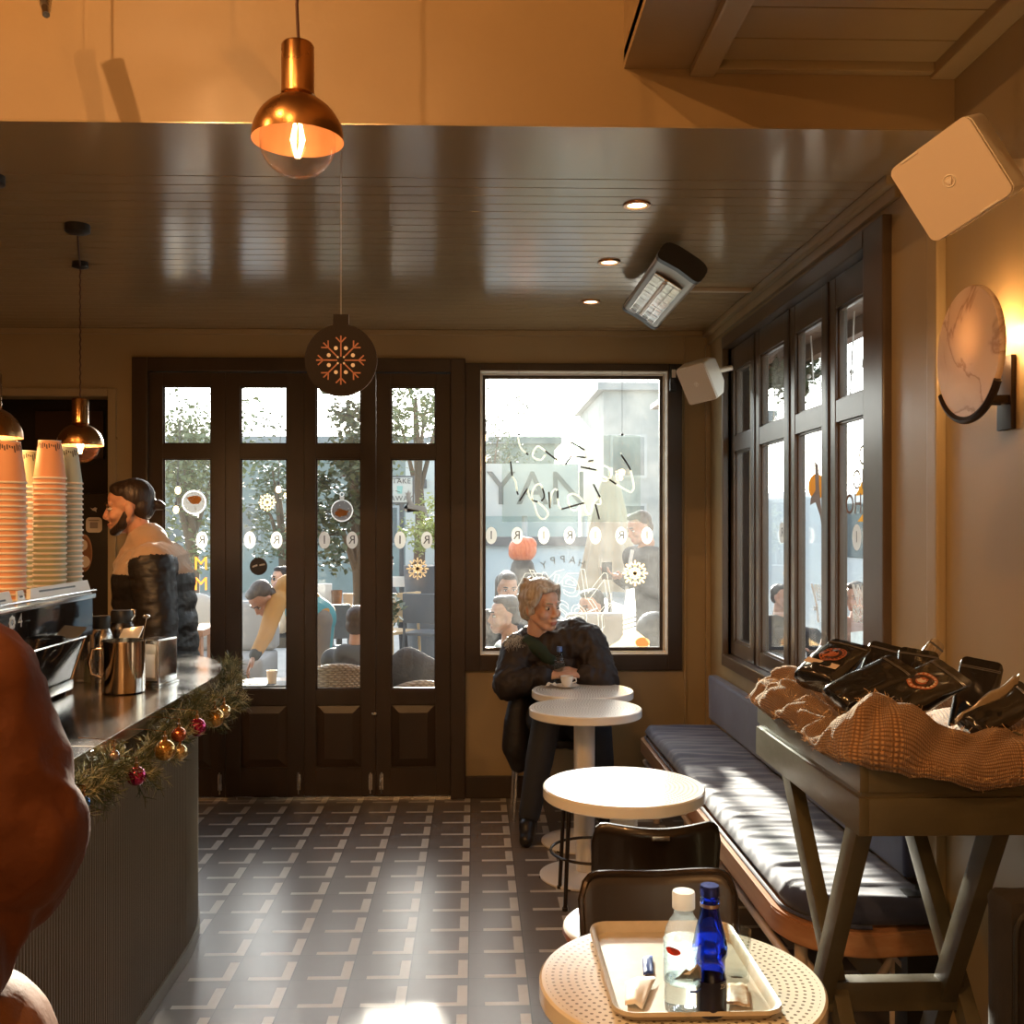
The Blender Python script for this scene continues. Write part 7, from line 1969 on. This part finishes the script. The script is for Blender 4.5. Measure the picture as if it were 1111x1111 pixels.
def oval(px, py, y, ch, where, s=1.0, M=None):
    M = M or Mb(px, py, y); t = thing('window_sticker', 'white oval sticker with letter %s, %s' % (ch, where), 'sticker', M.translation, 'white oval letter stickers')
    k = s*y/F if M is not None else 1
    bm = B(); prism(bm, ell(6.2*k, 9.3*k), M, .0004); obj('oval', bm, WHS, t, smooth=False)
    bm = B(); text_into(bm, ch, 13*k, M@MX.Translation((0, 0, .0005)), mirror=True, depth=.0003); obj('letter', bm, INKS, t, smooth=False)
for px, ch, w in ((219, 'R', 'on the first door leaf'), (271, 'I', 'on the second door leaf'), (300, 'R', 'on the second door leaf'), (352, 'I', 'on the third door leaf'), (382, 'R', 'on the third door leaf'), (434, 'I', 'on the fourth door leaf'), (463, 'R', 'on the fourth door leaf')): oval(px, 586, YD, ch, w)
for px, ch, w in ((533, 'I', 'first in the shop window row'), (561, 'R', 'second in the shop window row'), (590, 'I', 'third in the shop window row'), (618, 'R', 'fourth in the shop window row'), (646, 'I', 'fifth in the shop window row'), (674, 'R', 'sixth in the shop window row'), (702, 'I', 'last in the shop window row')): oval(px, 581, YW, ch, w)
def blob2d(r, seed, n=28): 
    rg = random.Random(seed); return [(r*cos(2*pi*k/n)*(1+.25*NZ.noise(V((cos(2*pi*k/n)*1.5, sin(2*pi*k/n)*1.5, seed)))*2), .62*r*sin(2*pi*k/n)*(1+.3*NZ.noise(V((sin(2*pi*k/n)*2, cos(2*pi*k/n), seed+4)))*2)) for k in range(n)]
k = YD/F
def round_decal(px, py, rpx, label, y, kind):
    M = Mb(px, py, y); r = rpx*y/F; t = thing('window_sticker', label, 'sticker', M.translation)
    if kind in ('bubble', 'bauble'):
        bm = B(); prism(bm, ell(r*.90, r*.90), M, .0004); obj('disc', bm, GRS, t, smooth=False)
        bm = B(); circ_ring(bm, M, r*.88, r, .0004); 
        if kind == 'bubble': prism(bm, [(r*.1, -r*.93), (r*.45, -r*.85), (r*.35, -r*1.35)], M, .0004)
        else: prism(bm, [(-r*.18, r*.95), (r*.18, r*.95), (r*.22, r*1.25), (-r*.22, r*1.25)], M, .0004); circ_ring(bm, M@MX.Translation((0, r*1.45, 0)), r*.14, r*.22, .0003, 14)
        obj('outline', bm, WHS, t, smooth=False)
        bm = B(); prism(bm, blob2d(r*.55, px), M@MX.Translation((0, r*(.22 if kind == 'bubble' else -.2), .0005)), .0003); obj('picture', bm, ORS, t, smooth=False, label='orange cat-shaped blob' if False else None)
        bm = B(); rg = random.Random(px)
        for _ in range(14):
            a, q = rg.uniform(0, 2*pi), r*rg.uniform(.3, .82); prism(bm, ell(r*.05, r*.05, 8), M@MX.Translation((q*cos(a), q*sin(a), .0007)), .0002)
        obj('dots', bm, WHS, t, smooth=False)
    elif kind == 'flake':
        bm = B()
        for i in range(8):
            a = i*pi/4; R2 = M@MX.Rotation(a, 4, 'Z')
            prism(bm, [(0, -r*.09), (r, -r*.07), (r, r*.07), (0, r*.09)], R2, .0004)
            for s in (-1, 1): prism(bm, [(r*.5, 0), (r*.60, 0), (r*.88, s*r*.30), (r*.76, s*r*.32)], R2, .0004)
        circ_ring(bm, M, r*.25, r*.42, .0005); obj('snowflake', bm, CRS, t, smooth=False)
    elif kind == 'dark':
        bm = B(); prism(bm, ell(r, r), M, .0004); obj('disc', bm, DKS, t, smooth=False)
        bm = B(); prism(bm, [(-r*.7, -r*.15), (-r*.1, r*.05), (-r*.15, r*.25), (-r*.7, r*.05)], M@MX.Translation((0, 0, .0005)), .0003); prism(bm, [(r*.1, r*.05), (r*.75, r*.15), (r*.7, r*.35), (r*.1, r*.22)], M@MX.Translation((0, 0, .0005)), .0003); obj('print', bm, WHS, t, smooth=False)
round_decal(210.5, 545, 13, 'grey speech-bubble sticker with orange figure on the first door leaf', YD, 'bubble')
round_decal(371, 554, 12, 'grey bauble sticker with orange figure on the third door leaf', YD, 'bauble')
round_decal(290, 545, 9.5, 'cream snowflake sticker high on the second door leaf', YD, 'flake')
round_decal(453, 617, 12, 'cream snowflake sticker low on the fourth door leaf', YD, 'flake')
round_decal(689, 622, 14, 'cream snowflake sticker at the right of the shop window', YW, 'flake')
round_decal(280.5, 614.5, 9.5, 'black round sticker with white marks on the second door leaf', YD, 'dark')
for py, w in ((612, 'upper'), (634, 'lower')):
    M = Mb(218, py, YD); t = thing('window_sticker', '%s orange letter sticker low on the first door leaf' % w, 'sticker', M.translation); bm = B(); text_into(bm, 'M', 20*k, M, depth=.0004); obj('letter', bm, ORS, t, smooth=False)
M = Mb(450, 548, YD); t = thing('window_sticker', 'grey leaping reindeer silhouette sticker on the fourth door leaf', 'sticker', M.translation)
bm = B(); s_ = k
pts = [(-9, 10), (-11, 14), (-8, 13), (-7, 17), (-5, 13), (-3, 15), (-5, 10), (-4, 6), (0, 0), (10, -1), (12, -3), (13, -8), (16, -14), (14, -14), (11, -8), (7, -6), (-4, -6), (-12, -3), (-13, -5), (-8, -8), (-8, -1)]
prism(bm, [(x*s_, y*s_) for x, y in pts], M, .0004); obj('silhouette', bm, GRS, t, smooth=False)
# HAPPY NEW YEAR on the shop window (seen from behind)
t = thing('window_lettering', 'white mirrored happy new year lettering on the shop window', 'lettering', W(610, 640, YW))
kw = YW/F; CLW = mk('clear_white', (.30, .31, .30), .5, tlu=.4)
for (px, py, ch, rot) in ((631, 611.5, 'H', -14), (621, 608, 'A', -8), (610.5, 607, 'P', 0), (600, 608.5, 'P', 6), (590, 613.5, 'Y', 14)):
    bm = B(); text_into(bm, ch, 11*kw, Mb(px, py, YW)@MX.Rotation(RAD(rot), 4, 'Z'), mirror=True, depth=.0006); obj('small_letter', bm, CLW, t, smooth=False)
bm = B()
text_into(bm, 'New', 46*kw, Mb(625, 634, YW)@MX.Rotation(RAD(-10), 4, 'Z'), mirror=True, shear=.35, outline=.0016)
text_into(bm, 'Year', 44*kw, Mb(628, 664, YW)@MX.Rotation(RAD(-16), 4, 'Z'), mirror=True, shear=.35, outline=.0016)
for (a, b, c) in (((595, 628), (603, 620), (612, 618)), ((606, 634), (616, 622), (628, 622)), ((560, 640), (570, 622), (590, 622)), ((575, 650), (590, 630), (604, 640))):
    tube(bm, [W(a[0], a[1], YW), W(b[0], b[1], YW), W(c[0], c[1], YW)], .0016, 6)
obj('script', bm, WHS, t, label='outlined script words')
bm = B()
tube(bm, [W(x, y, YW) for x, y in ((638, 664), (648, 660), (655, 668), (656, 680), (648, 686), (638, 684))], .004, 6, flat=.2); obj('tail', bm, WHS, t)
t = thing('window_sticker', 'sticker of a tan animal lying under a striped scarf on the shop window', 'sticker', W(680, 690, YW))
def poly_decal(nm, pts, m, par, y=YW, off=0.0):
    bm = B(); ps = [W(a, b, y) for a, b in pts]; o = ps[0]; M = frame_mx(o+Nv*off, Xv, UP, Nv); prism(bm, [((p-o).x, (p-o).z) for p in ps], M, .0004); return obj(nm, bm, m, par, smooth=False)
poly_decal('body', ((662, 701), (672, 695), (678, 686), (690, 684), (700, 692), (705, 701)), CRS, t)
poly_decal('face', [(697+8*cos(a), 697+5.5*sin(a)) for a in [2*pi*q/20 for q in range(20)]], mk('tan_face', (.70, .52, .36), .5, tlu=.6), t, off=.0006)
for i in range(4): poly_decal('stripe', ((676, 669+i*5), (690, 665+i*5), (690, 668.5+i*5), (676, 672.5+i*5)), WHS, t, off=.0004)
poly_decal('scarf', ((680, 640), (688, 638), (690, 664), (676, 668)), FILM, t, off=.0002)
# neon sign panel hanging inside the window
yn = YB-.045
t = thing('neon_sign', 'unlit neon lettering on a clear hanging panel in the shop window', 'sign', W(620, 520, yn))
a, b = W(544.7, 566.3, yn), W(694.8, 472.3, yn)
bm = B(); box(bm, a.x, b.x, yn, yn+.004, a.z, b.z, .001); obj('acrylic_panel', bm, thin_glass('acrylic', (.84, .88, .86), dust_glow=.008, fres=1.49), t, smooth=False)
for x in (563, 675):
    bm = B(); p = W(x, 470, yn); tube(bm, [p, V((p.x, yn, W(600, 396, yn).z))], .0012, 5); cyl(bm, p+V((0, -.006, -.008)), p+V((0, .008, -.008)), .007, n=12); obj('hanging_wire', bm, BLACK, t)
def N(pts): return [W(515+x/5.05, 400+y/5.05, yn-.016) for x, y in pts]
def curve(pts, n=5):
    out_ = []
    P = [pts[0]]+pts+[pts[-1]]
    for i in range(1, len(P)-2):
        for j in range(n):
            u = j/n; p0, p1, p2, p3 = P[i-1:i+3]
            out_.append(.5*((2*p1)+(p2-p0)*u+(2*p0-5*p1+4*p2-p3)*u*u+(3*p1-p0-3*p2+p3)*u**3))
    out_.append(pts[-1]); return out_
NEW = mk('neon_tube_white', (.88, .86, .80), .25, coat=.5, tlu=.6); NED = mk('neon_tube_blacked', (.05, .03, .022), .4)
white = [[(855, 555), (872, 640), (862, 672), (845, 672), (775, 632)], [(735, 605), (690, 580), (680, 550), (700, 530), (735, 545), (748, 580), (735, 608), (700, 612), (665, 555)], [(602, 445), (612, 470), (608, 487)], [(450, 500), (480, 520), (497, 525)],
         [(388, 452), (350, 425), (330, 440), (318, 480), (360, 500), (388, 470)], [(205, 588), (225, 620), (232, 672)], [(290, 655), (300, 700), (318, 722)], [(345, 730), (390, 770), (402, 800), (375, 825), (345, 800), (330, 750), (318, 722), (315, 680), (335, 640), (360, 635), (372, 655)],
         [(412, 765), (420, 690), (440, 660), (455, 668)], [(455, 710), (462, 750), (475, 770)], [(600, 735), (570, 700), (535, 685), (510, 705), (525, 765), (555, 775), (575, 750)], [(600, 735), (610, 780), (630, 800), (642, 780), (650, 735), (687, 705)], [(238, 375), (250, 430), (282, 462)], [(560, 482), (530, 480)], [(650, 503), (622, 540), (580, 538)], [(687, 705), (690, 740), (662, 742)], [(530, 402), (500, 440), (455, 470), (450, 500)]]
dark = [[(527, 402), (602, 445)], [(388, 452), (450, 500)], [(530, 480), (497, 525)], [(560, 482), (608, 487)], [(622, 507), (650, 503)], [(580, 538), (665, 555)], [(800, 468), (830, 512), (855, 555)], [(197, 508), (205, 588)], [(735, 605), (775, 632)], [(650, 632), (687, 705)], [(290, 655), (245, 725)], [(232, 672), (238, 690)], [(372, 655), (382, 700), (365, 725)], [(407, 675), (412, 765)], [(455, 668), (455, 710)], [(475, 770), (600, 735)], [(662, 742), (683, 825)], [(318, 722), (345, 730)], [(282, 462), (294, 472)]]
for L, m, nm in ((white, NEW, 'white_tube'), (dark, NED, 'blacked_tube')):
    for pts in L:
        bm = B(); tube(bm, curve(N(pts), 4), .0050, 8); obj(nm, bm, m, t)
# stickers on the right-hand window leaves (mirrored from inside)
XD = L1-.0168
def Mr(px, py): return frame_mx(WX(px, py, XD), V((0, -1, 0)), UP, V((-1, 0, 0)))
def ty(px): return WX(px, 500, XD).y
for px, py, ch, w in ((848.5, 578, 'R', 'on the second leaf of the right-hand windows'), (819, 578, 'I', 'on the far leaf of the right-hand windows'), (929.5, 583, 'I', 'on the near leaf of the right-hand windows')):
    M = Mr(px, py); p = M.translation; tt = thing('window_sticker', 'white oval sticker with letter %s, %s' % (ch, w), 'sticker', p, 'white oval letter stickers')
    bm = B(); prism(bm, ell(.044, .048), M, .0004); obj('oval', bm, WHS, tt, smooth=False); bm = B(); text_into(bm, ch, .06, M@MX.Translation((0, 0, .0005)), mirror=True, depth=.0003); obj('letter', bm, INKS, tt, smooth=False)
t = thing('window_lettering', 'dark mirrored ho ho ho lettering on yellow shapes on the near right window leaf', 'lettering', WX(935, 525, XD))
for px, py in ((941, 494), (934, 521), (926, 548)):
    bm = B(); text_into(bm, 'HO', .105, Mr(px, py), mirror=True, depth=.0006); obj('letters', bm, mk('brown_letters', (.20, .13, .09), .5), t, smooth=False)
def poly_r(nm, pts, m, par, off=0):
    bm = B(); ps = [WX(a, b, XD) for a, b in pts]; o = ps[0]; M = frame_mx(o-Xv*off, V((0, -1, 0)), UP, V((-1, 0, 0))); prism(bm, [(-(p-o).y, (p-o).z) for p in ps], M, .0004); return obj(nm, bm, m, par, smooth=False)
poly_r('yellow_shape', ((948, 505), (949, 535), (928, 538), (935, 522)), YEL, t, -.001); poly_r('yellow_shape', ((949, 540), (949, 566), (930, 566), (940, 552)), YEL, t, -.001)
t = thing('window_sticker', 'round yellow sticker with brown figure on the third right window leaf', 'sticker', WX(886, 528, XD))
poly_r('disc', [(886+9*cos(a), 528+14*sin(a)) for a in [2*pi*q/24 for q in range(24)]], YEL, t)
poly_r('figure', ((884, 500), (888, 505), (889, 530), (892, 560), (893, 578), (890, 560), (885, 545), (879, 548), (880, 540), (885, 532)), mk('brown_figure', (.22, .14, .10), .5), t, .0006)
t = thing('window_lettering', 'white outlined new year script low on the near right window leaves', 'lettering', WX(930, 655, XD))
for px, py, w_, sz in ((933, 642, 'w', .15), (932, 664, 'ea', .12), (887, 640, 'ey', .13), (887, 664, 'r', .13)):
    bm = B(); text_into(bm, w_, sz, Mr(px, py), mirror=True, shear=.3, outline=.0022); obj('script', bm, WHS, t)
poly_r('white_box', ((923, 686), (941, 684), (941, 706), (923, 708)), FILM, t)
SUN_EL, SUN_AZ, SKY_STR, SUN_STR, SUN_SIZE, SUN_DRIFT, EXPO = 13.2, 0, .68, 40, 2.0, 2.4, 0.0
SKY_EL = 28
# ================================================================ camera, sky, sun
cam = bpy.data.cameras.new('camera'); co = bpy.data.objects.new('camera', cam); COL.objects.link(co)
co.location = ORG; co.rotation_euler = (RAD(90), 0, -YAW)
cam.sensor_width = 36; cam.sensor_fit = 'HORIZONTAL'; cam.lens = 36*F/1111
cam.shift_x = (555.5-CX)/1111; cam.shift_y = (CY-555.5)/1111; cam.clip_start = .05; cam.clip_end = 500
SC.camera = co
wd = bpy.data.worlds.new('world'); SC.world = wd; wd.use_nodes = True
nt = wd.node_tree; nt.nodes.clear()
out = nt.nodes.new('ShaderNodeOutputWorld'); bg = nt.nodes.new('ShaderNodeBackground'); sky = nt.nodes.new('ShaderNodeTexSky')
sky.sky_type = 'NISHITA'; sky.sun_disc = False; sky.sun_elevation = RAD(SKY_EL); sky.sun_rotation = RAD(SUN_AZ); sky.air_density = 1.0; sky.dust_density = 1.0; sky.altitude = 50
hs = nt.nodes.new('ShaderNodeHueSaturation'); hs.inputs['Saturation'].default_value = .55; nt.links.new(sky.outputs[0], hs.inputs['Color']); nt.links.new(hs.outputs[0], bg.inputs[0]); nt.links.new(bg.outputs[0], out.inputs[0]); bg.inputs[1].default_value = SKY_STR
sl = bpy.data.lights.new('sun', 'SUN'); sl.energy = SUN_STR; sl.color = (1, .90, .76); sl.angle = RAD(SUN_SIZE)
so = bpy.data.objects.new('sun', sl); COL.objects.link(so)
# travel direction of the light: from beyond the back window towards the room, slightly to the right
td = V((sin(RAD(SUN_DRIFT))*cos(RAD(SUN_EL)), -cos(RAD(SUN_DRIFT))*cos(RAD(SUN_EL)), -sin(RAD(SUN_EL))))
so.rotation_euler = td.to_track_quat('-Z', 'Y').to_euler(); so.location = (0, 12, 8)
vs = SC.view_settings; SC.display_settings.display_device = 'sRGB'
vs.view_transform = 'Standard'; vs.look = 'None'; vs.gamma = 1; vs.use_curve_mapping = False; vs.exposure = EXPO

bpy.data.scenes.remove(TMP)
